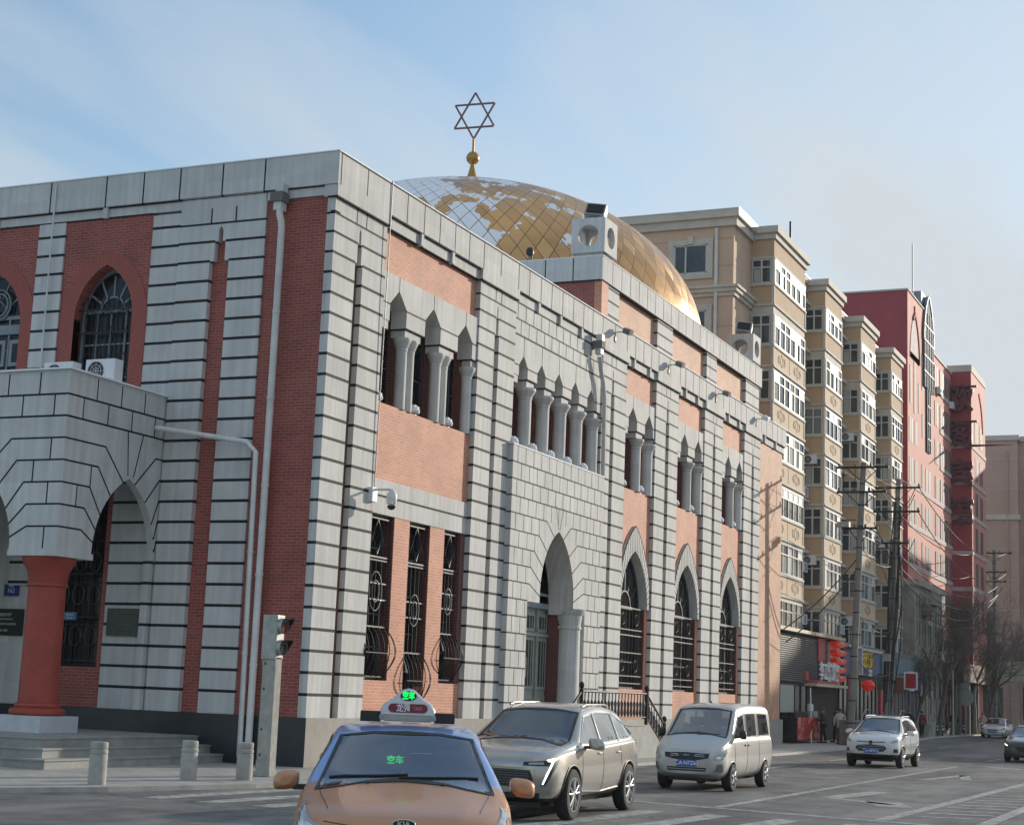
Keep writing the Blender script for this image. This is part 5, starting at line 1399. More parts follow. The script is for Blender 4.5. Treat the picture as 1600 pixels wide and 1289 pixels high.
    def finish_body(s,two=None,name='body'):
        sp=s.sp; R=sp['wr']+sp.get('gap',.055); bm=s.bm
        def inside(p,P):
            c=False
            for a,b_ in zip(P,P[1:]+P[:1]):
                if (a[1]>p[1])!=(b_[1]>p[1]) and p[0]<(b_[0]-a[0])*(p[1]-a[1])/(b_[1]-a[1])+a[0]: c=not c
            return c
        kill=[]
        for f in bm.faces:
            c=f.calc_center_median(); nrm=f.normal
            dead=False
            for ax in sp['axles']:
                if abs(c.y)>sp['track']-.22 and math.hypot(c.x-ax,c.z-sp['wr'])<R: dead=True
            for th,poly,mi in s.cuts:
                if th==90:
                    if abs(nrm.y)>.5 and abs(c.y)>.3 and inside((c.x,c.z),poly): dead=True
                elif th==0:
                    if nrm.x>.15 and inside((c.y,c.z),poly): dead=True
                elif th==180:
                    if nrm.x<-.15 and inside((-c.y,c.z),poly): dead=True
            if dead: kill.append(f)
        bmesh.ops.delete(bm,geom=kill,context='FACES')
        # snap the ragged arch edge to the circle
        for v in bm.verts:
            if v.is_boundary:
                for ax in sp['axles']:
                    d=Vector((v.co.x-ax,0,v.co.z-sp['wr']))
                    if abs(v.co.y)>sp['track']-.25 and abs(d.length-R)<.12 and d.length>1e-3: 
                        q=d.normalized()*R; v.co.x=ax+q.x; v.co.z=sp['wr']+q.z
        me=bpy.data.meshes.new(name)
        mats=[s.paintm]+([two[0]] if two else [])+[M['black']]
        for f in bm.faces:
            c=f.calc_center_median(); f.smooth=True; f.material_index=0
            if two and two[1](c): f.material_index=1
            if sp.get('clad') and c.z<sp['clad'](c): f.material_index=len(mats)-1
        bm.to_mesh(me); bm.free()
        for m in mats: me.materials.append(M[m] if isinstance(m,str) else m)
        o=bpy.data.objects.new(name,me); COL.objects.link(o); o.parent=s.root; s.body=o
        # inner dark shell, wheel wells and floor
        b=MB(); xs=sp['axles']; x1=max(p[0] for p in sp['W'])-.35; x0=min(p[0] for p in sp['W'])+.3; hw=sp['track']-.24
        b.box(x0,x1,-hw,hw,.2,.45,'black')
        for ax in xs: b.box(ax-R-.02,ax+R+.02,-hw,hw,.22,sp['wr']+R+.0 if sp['wr']+R<interp(sp['belt'],ax)-.05 else interp(sp['belt'],ax)-.05,'black')
        b.build('underbody',s.root)
        arches=[]
        for ax in xs:
            for sg in (1,-1):
                pts=[]
                for k in range(0,19):
                    a=math.radians(-12+204*k/18); px_,pz=ax+(R+.03)*math.cos(a),sp['wr']+(R+.03)*math.sin(a)
                    h=s.hit(90,px_,pz)
                    if h is None: continue
                    pts.append((ax+R*math.cos(a),sg*(h.y-.006),sp['wr']+R*math.sin(a)))
                if len(pts)>3:
                    b=MB(); b.tube(pts,sp.get('lip',.018),sp.get('lipm',s.paintm),6,raw=True); b.build('arch_trim',s.root)
        for ax in xs:
            for sg in (1,-1): s.wheel(ax,sg)
    def wheel(s,ax,sg):
        sp=s.sp; R=sp['wr']; w=.205; y=sg*(sp['track']-.02)
        b=MB(); prof=[(R*.66,-w/2),(R*.9,-w/2),(R*.975,-w/2+.02),(R,-w/2+.05),(R,w/2-.05),(R*.975,w/2-.02),(R*.9,w/2),(R*.66,w/2)]
        b.lathe((ax,y-sg*.0,R),prof,'rubber',30,axis='y'); ty=b.build('wheel',s.root)
        b=MB(); o=sg*(w/2-.012)
        b.lathe((ax,y+o,R),[(R*.70,-.0),(R*.70,sg*.012),(R*.63,sg*.012),(R*.61,-sg*.03),(R*.61,-sg*.10)],'rim',30,axis='y')
        b.lathe((ax,y+o-sg*.06,R),[(0.001,0),(R*.62,0)],'black',24,axis='y')
        n=sp.get('spokes',5)
        for k in range(n):
            a=2*PI*k/n+.3
            for da in ((-.10,.10) if sp.get('twin') else (0,)):
                c,sn=math.cos(a+da),math.sin(a+da); c2,s2=math.cos(a+da*2.4),math.sin(a+da*2.4)
                wd=.022 if sp.get('twin') else .035
                P0=Vector((ax+c*.05,y+o-sg*.005,R+sn*.05)); P1=Vector((ax+c2*R*.64,y+o-sg*.002,R+s2*R*.64)); b.tube([P0,P1],[wd*1.2,wd],'rim',6,raw=True)
        b.lathe((ax,y+o-sg*.01,R),[(.07,0),(.065,sg*.02),(.0,sg*.025)],'rim',16,axis='y')
        b.build('rim',ty)
    def seats(s,xf,z0,zh,W=.36,rear=True,wheel_y=.37):
        def seat(x,y,w,name='seat'):
            b=MB(); 
            rows=[]
            def rb(x0,x1,y0,y1,z0_,z1_):
                b.box(x0,x1,y0,y1,z0_,z1_,'seat')
            rb(x-.1,x+.42,y-w,y+w,z0,z0+.16); b.ext
            vs=[(x-.02,y-w,z0+.1),(x-.02,y+w,z0+.1),(x-.14,y+w,z0+.1),(x-.14,y-w,z0+.1),(x-.16,y-w*.82,zh-.18),(x-.16,y+w*.82,zh-.18),(x-.27,y+w*.82,zh-.2),(x-.27,y-w*.82,zh-.2)]
            b.add(vs,[(0,1,2,3),(4,5,6,7),(0,1,5,4),(1,2,6,5),(2,3,7,6),(3,0,4,7)],'seat',False,True)
            for hy in ((0,) if w<.35 else (-.38,.38)):
                b.box(x-.27,x-.18,y+hy-.13,y+hy+.13,zh-.14,zh+.06,'seat'); b.box(x-.24,x-.22,y+hy-.06,y+hy+.06,zh-.2,zh-.12,'galv')
            b.build(name,s.root,bevel=.03)
        seat(xf,.37,.24); seat(xf,-.37,.24)
        if rear: seat(xf-.95,0,.62,'rear_seat')
        xc=s.sp['cowl']; zc=interp(s.sp['belt'],xc)
        b=MB(); b.box(xc-.55,xc-.02,-.66,.66,zc-.35,zc-.02,'dash'); b.box(xc-.55,xc-.3,wheel_y-.2,wheel_y+.2,zc-.1,zc+.04,'dash'); b.build('dashboard',s.root,bevel=.03)
        b=MB(); c=Vector((xc-.72,wheel_y,zc-.02)); ux=Vector((0,1,0)); vx=Vector((.42,0,.9)).normalized()
        b.tube([tuple(c+ux*.185*math.cos(2*PI*k/20)+vx*.185*math.sin(2*PI*k/20)) for k in range(21)],.016,'dash',6,raw=True)
        b.tube([tuple(c-ux*.18),tuple(c+ux*.18)],.018,'dash',6,raw=True); b.build('steering_wheel',s.root)
    def mirror(s,x,y,z,m,w=.11,h=.085,l=.12):
        for sg in (1,-1):
            b=MB(); n=20; rows=[]
            for i in range(8):
                t=i/7; r=math.sin(PI*(.08+.84*t))**.6; xx=x+l*(.5-t)
                pw_=lambda q:math.copysign(abs(q)**.6,q); rows.append([(xx,sg*(y+w*r*pw_(math.cos(2*PI*k/n))),z+h*r*pw_(math.sin(2*PI*k/n))-.02*math.cos(2*PI*k/n)) for k in range(n)])
            b.grid(rows,m,closed=True); b.add(rows[0],[tuple(range(n))],m,False,True); b.add(rows[-1],[tuple(range(n))],'chrome',False,True)
            b.box(x-.03,x+.03,min(sg*(y-w-.10),sg*(y-w+.05)),max(sg*(y-w-.10),sg*(y-w+.05)),z-.075,z-.03,'black'); b.build('mirror',s.root,merge=True)
    def plate(s,z,txt,m='blueplate',th=0,w=.44,h=.14,u=0):
        p=s.hit(th,u,z); 
        sg=1 if th==0 else -1
        x=p.x+sg*.015
        b=MB(); b.box(min(x,x+sg*.012),max(x,x+sg*.012),-w/2,w/2,z-h/2,z+h/2,m); pl=b.build('number_plate',s.root)
        if txt: text_mesh(txt,h*.82,mat_axes((x+sg*.014,0,z),(0,sg,0),(0,0,1),(sg,0,0)),'text_white',.002,parent=pl,name='plate_lettering',bold=.002)
        return pl
    def place(s,x,y,heading,z=RZ,sc=1):
        """heading: direction the nose points, degrees from +x"""
        s.root.location=(x,y,z); s.root.rotation_euler=(0,0,math.radians(heading)); s.root.scale=(sc,sc,sc)
def inset(poly,d):
    c=(sum(p[0] for p in poly)/len(poly),sum(p[1] for p in poly)/len(poly))
    out=[]
    for p in poly:
        v=(p[0]-c[0],p[1]-c[1]); L_=math.hypot(*v); out.append((c[0]+v[0]*(1-d/L_),c[1]+v[1]*(1-d/L_)))
    return out
def glazing(car,th,poly,name,gm='cglass',frit=.045,mirror=False,framem='black',step=.05):
    car.cut(th,inset(poly,frit*.55),mirror)
    gl=car.decal(th,poly,gm,name,off=.004,mirror=mirror,step=step)
    for k,g in enumerate(gl):
        pass
    fr=car.decal(th,poly,framem,'window_seal',off=.007,mirror=mirror,step=step,hole=inset(poly,frit),parent=None)
    return gl
# ---------------------------------------------------------------- taxi (blue over copper saloon)
def sedan_spec(**k):
    sp=dict(xs=[2.30,2.26,2.15,1.98,1.75,1.35,1.10,1.02,.65,.28,.18,-.3,-.8,-1.12,-1.22,-1.65,-1.78,-2.05,-2.22,-2.28],
        W=[(2.30,.50),(2.26,.64),(2.15,.76),(1.98,.83),(1.7,.872),(1.35,.885),(0,.89),(-1.4,.89),(-1.8,.865),(-2.1,.80),(-2.28,.62)],
        bot=[(2.30,.30),(2.2,.22),(1.9,.18),(-1.8,.2),(-2.1,.28),(-2.28,.36)],
        belt=[(2.30,.56),(2.26,.64),(2.15,.72),(1.98,.775),(1.7,.83),(1.2,.875),(0.9,.90),(0,.93),(-1.5,.985),(-2.1,.97),(-2.28,.86)],
        top=[(2.30,.60),(2.26,.71),(2.15,.785),(1.98,.83),(1.75,.875),(1.35,.94),(1.10,.985),(1.02,1.0),(.28,1.365),(.18,1.39),(-.3,1.45),(-.8,1.43),(-1.12,1.37),(-1.22,1.35),(-1.78,1.07),(-2.05,1.04),(-2.22,1.01),(-2.28,.9)],
        gw=[(2.3,.45),(2.15,.64),(1.75,.76),(1.10,.79),(1.02,.78),(.28,.625),(-.3,.63),(-1.12,.60),(-1.78,.72),(-2.05,.72),(-2.28,.55)],
        corner=(2.10,.78),axles=[1.38,-1.32],wr=.315,track=.80,cowl=1.02,lip=.014,gap=.05)
    sp.update(k); return sp
cop=paint('copper_taxi_paint',(.54,.26,.13),metal=.25,rough=.38,coat=.5); blu=paint('blue_taxi_paint',(.22,.36,.68),metal=.25,rough=.33)
T1=Car(sedan_spec(lev=4),'blue and copper taxi with a lit roof sign facing the camera in the foreground','taxi','taxi',cop)
ws=[(-.70,.955),(-.66,1.10),(-.535,1.335),(0,1.385),(.535,1.335),(.66,1.10),(.70,.955),(0,1.0)]
ws=[(-.72,.93),(-.575,1.335),(-.3,1.372),(0,1.38),(.3,1.372),(.575,1.335),(.72,.93),(.35,.985),(0,1.0),(-.35,.985)]
glazing(T1,0,ws,'windscreen',frit=.03)
rw=[(-.55,1.12),(-.47,1.32),(0,1.345),(.47,1.32),(.55,1.12)]
glazing(T1,180,rw,'rear_window',frit=.04)
sw=[(.84,.955),(.28,1.275),(-.1,1.325),(-.72,1.315),(-1.18,1.22),(-1.5,1.03),(-.3,.985)]
T1.cut(90,inset(sw,.02)); T1.decal(90,sw,'cglass','side_window',off=.004); T1.decal(90,sw,'black','window_seal',off=.007,hole=inset(sw,.05))
# headlights on the corner, badge, bonnet lines
hl=[(-.26,.64),(-.28,.70),(-.10,.745),(.14,.83),(.24,.865),(.25,.84),(.18,.73),(.0,.65)]
T1.decal(('c',40),hl,'lens','headlight',off=.008,step=.035)
T1.decal(('c',40),[(-.14,.68),(-.12,.72),(.02,.755),(.05,.71)],'chrome','lamp_reflector',off=.012,step=.03)
T1.decal(('c',40),[(.08,.735),(.10,.775),(.17,.805),(.14,.75)],'lens_amber','indicator',off=.012,step=.03)
T1.decal(0,[(-.42,.545),(-.42,.60),(0,.615),(.42,.60),(.42,.545),(0,.54)],'black','grille',mirror=False)
T1.ribbon(0,[(-.56,.70),(-.3,.675),(0,.668),(.3,.675),(.56,.70)],.014,'chrome','grille_trim',mirror=False)
T1.ribbon(0,[(-.60,.755),(-.3,.722),(-.12,.705)],.004,'black','bonnet_seam')
T1.ribbon('top',[(1.05,.70),(1.5,.66),(1.95,.58)],.004,'black','bonnet_seam')
T1.ribbon(90,[(1.0,.30),(1.02,.6),(.98,.90)],.004,'black','door_seam'); T1.ribbon(90,[(-.12,.26),(-.12,.93)],.004,'black','door_seam')
for sg in (-1,1):
    h=T1.hit('top',1.16,sg*.3); b=MB(); b.box(h.x-.02,h.x+.02,h.y-.012,h.y+.012,h.z,h.z+.012,'black'); b.build('washer_jet',T1.root)
# wipers and cowl
T1.ribbon('top',[(1.02,-.62),(.99,-.2),(.96,.02)],.009,'black','wiper',mirror=False,off=.04); T1.ribbon('top',[(1.02,-.05),(.99,.35),(.96,.6)],.009,'black','wiper',mirror=False,off=.04)
h=T1.hit(0,0,.745); 
M['badge']=simple('badge_silver',(.6,.6,.6),.25,metal=.9)
b=MB(); pts=[(h.x+.012,.085*math.cos(2*PI*k/24),0.758+.032*math.sin(2*PI*k/24)) for k in range(25)]; b.tube(pts,.006,'badge',6,raw=True)
b.add([(h.x+.008,p[1],p[2]) for p in pts[:-1]],[tuple(range(24))],'black',False,True); bd=b.build('badge',T1.root)
text_mesh('KIA',.050,mat_axes((h.x+.014,0,.758),(0,1,0),(0,0,1),(1,0,0)),'badge',.003,parent=bd,name='badge_lettering',sx=1.25,bold=.002)
T1.finish_body(two=(blu,lambda c:c.z>interp(T1.sp['belt'],c.x)+.015 and c.x<1.07))
T1.seats(.05,.42,1.12)
T1.mirror(.72,.985,.965,cop,w=.108,h=.078,l=.14)
# plate text in the cab window, rear-view mirror and pendant
text_mesh('空车',.072,mat_axes((.60,-.09,1.15),(0,1,0),(0,0,1),(1,0,0)),'greentxt',.002,name='cab_display',parent=T1.root,bold=.002)
b=MB(); b.box(.57,.592,-.22,.04,1.08,1.22,'black'); b.build('display_base',T1.root)
b=MB(); b.box(.30,.33,-.12,.14,1.26,1.33,'black'); b.build('rear_view_mirror',T1.root,bevel=.01)
b=MB(); b.tube([(.36,-.02,1.27),(.36,-.02,1.10)],.008,'offwhite',5,raw=True); b.lathe((.36,-.02,1.06),[(.0,0),(.02,.02),(.02,.07),(0,.09)],'offwhite',8); b.lathe((.36,-.02,.98),[(.012,0),(.018,.03),(.01,.08)],'red',8); b.build('pendant',T1.root)
# roof sign
def taxi_sign(car,x,zr,bar=True,small=False,txt=True):
    rt=car.root
    b=MB()
    if bar:
        b.box(x-.09,x+.09,-.36,.36,zr+.01,zr+.06,'galv'); 
        for sg in (-1,1): b.box(x-.07,x+.07,sg*.47-.13,sg*.47+.13,zr-.01,zr+.09,'black')
    b.box(x-.10,x+.10,-.30,.30,zr+.0,zr+.05,'galv')
    sb=b.build('roof_sign',rt,bevel=.01)
    k=.62 if small else 1
    out=[(-.36,0),(-.35,.06),(-.30,.12),(-.20,.165),(-.14,.205),(-.07,.25),(0,.262),(.07,.25),(.14,.205),(.20,.165),(.30,.12),(.35,.06),(.36,0)]
    T=lambda u,v,d:(x+d,u*k,zr+.05+v*k)
    b=MB(T)
    rows=[]
    for (s_,d) in ((.82,-.085),(.96,-.07),(1,-.04),(1,.04),(.96,.07),(.82,.085)): rows.append([T(p[0]*s_,p[1]*s_+(1-s_)*.08,d*k) for p in out])
    b.grid(rows,'signwhite' if 'signwhite' in M else 'white',raw=True)
    for r_ in (rows[0],rows[-1]): b.add(r_,[tuple(range(len(r_)))],'white',False,True)
    b.build('sign_shell',sb)
    if txt:
        xf=x+.088
        b=MB(lambda u,v,d:(xf+d,u,zr+.05+v)); L_=[( .19*c+.06*math.cos(a),.075+.042*math.sin(a)) for c,a in [(1,-PI/2+PI*i/8) for i in range(9)]]+[(-.19+.06*math.cos(a),.075+.042*math.sin(a)) for a in [PI/2+PI*i/8 for i in range(9)]]
        b.ext(L_,0,.004,'signred'); b.build('sign_panel',sb)
        text_mesh('龙强',.088,mat_axes((xf+.006,-.06,zr+.125),(0,1,0),(0,0,1),(1,0,0)),'text_white',.002,parent=sb,name='sign_lettering',bold=.002)
        text_mesh('TAXI',.05,mat_axes((xf+.006,.12,zr+.122),(0,1,0),(0,0,1),(1,0,0)),'text_dimw',.002,parent=sb,name='sign_lettering')
        b=MB(lambda u,v,d:(xf+d,u,zr+.05+v)); b.ext([(.105*math.cos(2*PI*i/16),.19+.045*math.sin(2*PI*i/16)) for i in range(16)],-.01,.004,'black'); b.build('display_window',sb)
        text_mesh('空车',.078,mat_axes((xf+.007,0,zr+.24),(0,1,0),(0,0,1),(1,0,0)),'greentxt',.002,parent=sb,name='sign_lettering',bold=.003)
M['signred']=simple('sign_maroon',(.22,.02,.04),.4); M['text_dimw']=simple('lettering_grey_pink',(.50,.36,.38),.5); M['signwhite']=simple('sign_white_plastic',(.55,.56,.60),.35)
taxi_sign(T1,-.12,1.462); sg_=[o for o in children(T1.root) if o.name.startswith('roof_sign')][0]; sg_.scale=(1,.70,.93); sg_.location.z+=.102
b=MB(); b.box(-.5,-.1,-.45,.45,1.33,1.36,'liner'); b.build('roof_lining',T1.root)
# ---------------------------------------------------------------- bronze SUV
brz=paint('bronze_grey_paint',(.42,.405,.375),metal=.6,rough=.25)
def suv_spec(**k):
    sp=dict(xs=[2.46,2.42,2.32,2.15,1.9,1.45,1.18,1.08,.6,.30,.2,-.4,-1.0,-1.45,-1.6,-1.95,-2.1,-2.3,-2.42,-2.46],
        W=[(2.46,.62),(2.42,.75),(2.32,.87),(2.15,.93),(1.9,.955),(1.4,.965),(0,.965),(-1.5,.965),(-2.0,.94),(-2.3,.86),(-2.46,.70)],
        bot=[(2.46,.40),(2.3,.28),(2.0,.25),(-1.9,.26),(-2.3,.38),(-2.46,.48)],
        belt=[(2.46,.74),(2.42,.82),(2.3,.91),(2.1,.955),(1.6,1.0),(1.1,1.05),(0,1.06),(-1.5,1.12),(-2.2,1.14),(-2.46,1.0)],
        top=[(2.46,.78),(2.42,.89),(2.32,.965),(2.15,1.01),(1.9,1.05),(1.45,1.10),(1.18,1.135),(1.08,1.15),(.30,1.60),(.2,1.625),(-.4,1.70),(-1.0,1.69),(-1.45,1.64),(-1.6,1.61),(-2.1,1.33),(-2.3,1.22),(-2.42,1.15),(-2.46,1.05)],
        gw=[(2.46,.56),(2.3,.76),(1.9,.84),(1.18,.86),(1.08,.85),(.30,.665),(-.4,.67),(-1.45,.65),(-2.1,.74),(-2.46,.62)],
        corner=(2.28,.88),axles=[1.50,-1.42],wr=.375,track=.90,cowl=1.08,lip=.025,gap=.05,spokes=5,twin=True,zm=.35)
    sp.update(k); return sp
S=Car(suv_spec(lev=4,lipm=M['black']),'bronze grey SUV with slanted white light blades beside the taxi','car','parked_car' if False else 'suv',brz)
ws=[(-.78,1.075),(-.63,1.555),(-.3,1.60),(0,1.61),(.3,1.60),(.63,1.555),(.78,1.075),(.4,1.135),(0,1.15),(-.4,1.135)]
glazing(S,0,ws,'windscreen',gm='cglass_dark',frit=.04)
glazing(S,180,[(-.55,1.28),(-.48,1.55),(.48,1.55),(.55,1.28)],'rear_window',gm='cglass_dark')
sw=[(.98,1.10),(.30,1.495),(-.3,1.56),(-1.2,1.54),(-1.75,1.37),(-1.95,1.22),(-1.6,1.17),(0,1.10)]
M['suvglass']=simple('tinted_side_glass',(.035,.035,.035),.05,spec=1.0,coat=1)
S.decal(90,sw,'suvglass','side_window',off=.004); S.ribbon(90,sw+[sw[0]],.012,'chrome','window_trim')
for x in (-.02,-.98): S.ribbon(90,[(x,1.12),(x-.08,1.55)],.022,brz,'pillar')
S.decal(0,[(-.62,.50),(-.66,.60),(-.60,.74),(0,.745),(.60,.74),(.66,.60),(.62,.50)],'black','grille',mirror=False,off=.006)
# honeycomb mesh of the grille
b=MB()
for i in range(23):
    for j in range(6):
        y=-.55+.05*i+(.025 if j%2 else 0); z=.53+.036*j
        h=S.hit(0,y,z,.010)
        if h and abs(y)<.6: b.tube([(h.x,y+.022*math.cos(PI/3*k+PI/6),z+.019*math.sin(PI/3*k+PI/6)) for k in range(7)],.0035,brz,4,raw=True)
b.build('grille_mesh',S.root)
S.decal(0,[(-.70,.30),(-.74,.42),(.74,.42),(.70,.30)],'black','lower_intake',mirror=False)
S.decal(('c',25),[(-.42,.80),(-.40,.85),(.02,.885),(.06,.84),(-.05,.80)],'black','headlight_housing',off=.007,step=.04)
S.decal(('c',25),[(-.34,.815),(-.33,.84),(-.12,.855),(-.12,.82)],'lens','headlight',off=.011,step=.03)
S.decal(('c',35),[(-.02,.90),(.12,.93),(.17,.92),(.16,.86),(.02,.70),(-.10,.52),(-.17,.52),(-.09,.70),(-.01,.84)],'black','lamp_surround',off=.007,step=.035)
S.decal(('c',35),[(-.08,.885),(.08,.915),(.11,.895),(.05,.865),(-.05,.70),(-.13,.54),(-.155,.545),(-.09,.70),(.0,.855),(-.06,.86)],'lens_lit','light_blade',off=.013,step=.025)
S.ribbon(90,[(-.02,.35),(-.04,1.08)],.004,'black','door_seam'); S.ribbon(90,[(1.02,.42),(1.05,.7),(1.0,1.04)],.004,'black','door_seam'); S.ribbon(90,[(-1.02,.75),(-.98,1.1)],.004,'black','door_seam')
S.ribbon(90,[(1.0,.40),(0,.36),(-.9,.40)],.022,'chrome','sill_trim')
for x in (.15,-.85):
    for sg in (1,-1):
        h=S.hit(90,x,.95); b=MB(); b.tube([(x-.09,sg*(h.y+.012),.95),(x+.09,sg*(h.y+.012),.95)],.016,brz,6,raw=True); b.build('door_handle',S.root)
S.decal(180,[(-.80,1.0),(-.80,1.07),(.80,1.07),(.80,1.0)],'taillamp','tail_lamp',mirror=False,off=.007)
S.decal(90,[(-2.1,1.05),(-2.1,1.12),(-2.42,1.12),(-2.42,1.05)],'taillamp','tail_lamp',off=.007,step=.04)
h=S.hit(0,-.0,.80); text_mesh('ZXAUTO',.05,mat_axes((h.x+.006,-.0,.80),(0,1,0),(0,0,1),(1,0,0)),'badge',.002,parent=S.root,name='badge_lettering') if False else None
S.sp['clad']=lambda c:.34
S.finish_body(name='body')
S.seats(.05,.55,1.32); S.mirror(.80,1.09,1.10,brz,w=.13,h=.09,l=.16)
b=MB(); 
for sg in (-1,1): b.tube([(.1,sg*.60,1.645),(-.1,sg*.60,1.68),(-1.2,sg*.58,1.69),(-1.4,sg*.57,1.65)],.016,brz,6,raw=True)
b.split('roof_rail',S.root)
# ---------------------------------------------------------------- cream-white microvan
wht=paint('ivory_white_paint',(.50,.495,.47),metal=.3,rough=.3)
VS=dict(xs=[2.18,2.14,2.04,1.88,1.62,1.42,1.32,.95,.74,.64,0,-1.0,-1.9,-2.05,-2.16,-2.2],
    W=[(2.18,.52),(2.14,.65),(2.04,.745),(1.88,.79),(1.5,.81),(0,.82),(-2.0,.81),(-2.2,.72)],
    bot=[(2.18,.36),(2.0,.26),(1.8,.24),(-1.9,.26),(-2.2,.38)],
    belt=[(2.18,.72),(2.14,.80),(2.0,.89),(1.7,.98),(1.3,1.08),(.6,1.10),(-2.2,1.12)],
    top=[(2.18,.76),(2.14,.86),(2.04,.935),(1.88,.99),(1.62,1.09),(1.42,1.17),(1.32,1.22),(.74,1.76),(.64,1.80),(0,1.87),(-1.9,1.86),(-2.05,1.82),(-2.16,1.5),(-2.2,1.2)],
    gw=[(2.18,.46),(2.0,.68),(1.62,.74),(1.32,.745),(.74,.66),(0,.665),(-2.05,.655),(-2.2,.66)],
    corner=(2.0,.74),axles=[1.38,-1.32],wr=.295,track=.74,cowl=1.30,lip=.012,gap=.045,spokes=6,sh=.03,crease=.3,lev=4)
V1=Car(VS,'ivory white microvan with a blue number plate driving behind the SUV','van','microvan',wht)
ws=[(-.68,1.12),(-.60,1.70),(-.3,1.745),(0,1.755),(.3,1.745),(.60,1.70),(.68,1.12),(.35,1.175),(0,1.19),(-.35,1.175)]
glazing(V1,0,ws,'windscreen',frit=.045)
glazing(V1,180,[(-.55,1.2),(-.5,1.72),(.5,1.72),(.55,1.2)],'rear_window')
for P,gm in (([(1.18,1.15),(.70,1.60),(.28,1.65),(.28,1.14)],'cglass'),([(.16,1.14),(.16,1.66),(-.72,1.67),(-.72,1.15)],'cglass'),([(-.86,1.15),(-.86,1.67),(-1.75,1.66),(-1.86,1.17)],'cglass_dark')):
    V1.cut(90,inset(P,.02)); V1.decal(90,P,gm,'side_window',off=.004); V1.decal(90,P,'black','window_seal',off=.007,hole=inset(P,.035))
V1.decal(0,[(-.48,.70),(-.50,.80),(0,.81),(.50,.80),(.48,.70),(.25,.655),(-.25,.655)],'black','grille',mirror=False,off=.006)
V1.ribbon(0,[(-.50,.80),(0,.815),(.50,.80)],.014,'chrome','grille_trim',mirror=False)
V1.ribbon(0,[(.18,.735),(.40,.725),(.40,.77),(.20,.765),(.18,.735)],.010,'chrome','grille_trim')
b=MB(); h=V1.hit(0,0,.745); b.tube([(h.x+.012,-.07,.76),(h.x+.012,-.03,.735),(h.x+.012,0,.755),(h.x+.012,.03,.735),(h.x+.012,.07,.76)],.009,'chrome',5,raw=True); b.build('badge',V1.root)
V1.decal(('c',38),[(-.22,.655),(-.22,.73),(-.06,.80),(.12,.90),(.17,.92),(.16,.80),(.05,.68)],'lens','headlight',off=.007,step=.035)
V1.decal(('c',38),[(-.16,.68),(-.15,.73),(-.06,.75),(-.05,.69)],'chrome','lamp_reflector',off=.011,step=.03)
V1.decal(('c',38),[(.02,.73),(.03,.78),(.11,.83),(.09,.74)],'concdark','lamp_dark_mask',off=.011,step=.03)  # dark grey patch on the headlight lens
V1.decal(0,[(-.42,.42),(-.44,.50),(.44,.50),(.42,.42)],'black','lower_intake',mirror=False); V1.ribbon(0,[(-.42,.46),(.42,.46)],.010,wht,'intake_bar',mirror=False)
V1.decal(('c',25),[(-.18,.42),(-.12,.58),(.0,.58),(.03,.42)],'concdark','fog_lamp_recess',off=.005,step=.04)
V1.ribbon(90,[(.24,.36),(.22,1.1),(.22,1.68)],.004,'black','door_seam'); V1.ribbon(90,[(-.80,.36),(-.79,1.7)],.004,'black','door_seam'); V1.ribbon(90,[(1.22,.55),(1.2,1.1),(.72,1.64)],.004,'black','door_seam'); V1.ribbon(90,[(-.85,1.0),(-1.7,1.0)],.006,'black','door_rail')
for x in (.36,.12):
    for sg in (1,-1): h=V1.hit(90,x,.97); b=MB(); b.tube([(x-.06,sg*(h.y+.012),.97),(x+.06,sg*(h.y+.012),.97)],.02,'black',6,raw=True); b.build('door_handle',V1.root)
V1.plate(.585,'黑A·N7Z63')
V1.ribbon('top',[(1.44,-.55),(1.40,.0)],.011,'black','wiper',mirror=False); V1.ribbon('top',[(1.44,.0),(1.40,.5)],.011,'black','wiper',mirror=False)
V1.finish_body(); V1.seats(.55,.62,1.48); V1.mirror(1.05,.92,1.20,M['black'],w=.08,h=.10,l=.12)
b=MB(); b.box(.38,.42,-.02,.02,1.86,1.90,'black'); b.build('roof_aerial',V1.root)
# ---------------------------------------------------------------- small white crossover
pw=paint('white_paint_car',(.68,.69,.70),rough=.25)
ES=dict(xs=[2.02,1.98,1.88,1.72,1.5,1.15,.98,.90,.5,.18,.08,-.5,-1.1,-1.5,-1.7,-1.85,-1.98,-2.02],
    W=[(2.02,.56),(1.98,.68),(1.88,.79),(1.72,.855),(1.4,.88),(0,.88),(-1.5,.875),(-1.9,.80),(-2.02,.70)],
    bot=[(2.02,.40),(1.9,.28),(1.6,.25),(-1.5,.27),(-2.02,.42)],
    belt=[(2.02,.74),(1.98,.82),(1.88,.89),(1.72,.93),(1.4,.98),(.95,1.03),(0,1.06),(-1.2,1.13),(-1.9,1.16),(-2.02,1.1)],
    top=[(2.02,.78),(1.98,.88),(1.88,.95),(1.72,1.0),(1.5,1.045),(1.15,1.10),(.98,1.13),(.90,1.15),(.18,1.56),(.08,1.585),(-.5,1.64),(-1.1,1.63),(-1.5,1.60),(-1.7,1.54),(-1.85,1.35),(-1.98,1.2),(-2.02,1.12)],
    gw=[(2.02,.50),(1.88,.70),(1.5,.78),(.98,.80),(.9,.79),(.18,.60),(-.5,.61),(-1.5,.58),(-1.85,.66),(-2.02,.66)],
    corner=(1.85,.78),axles=[1.25,-1.25],wr=.33,track=.80,cowl=.90,lip=.022,gap=.05,spokes=5,lev=3,lipm=M['black'])
E1=Car(ES,'small white crossover with a large oval grille in the middle of the street','car','crossover',pw)
ws=[(-.73,1.07),(-.57,1.515),(-.3,1.555),(0,1.565),(.3,1.555),(.57,1.515),(.73,1.07),(.35,1.125),(0,1.14),(-.35,1.125)]
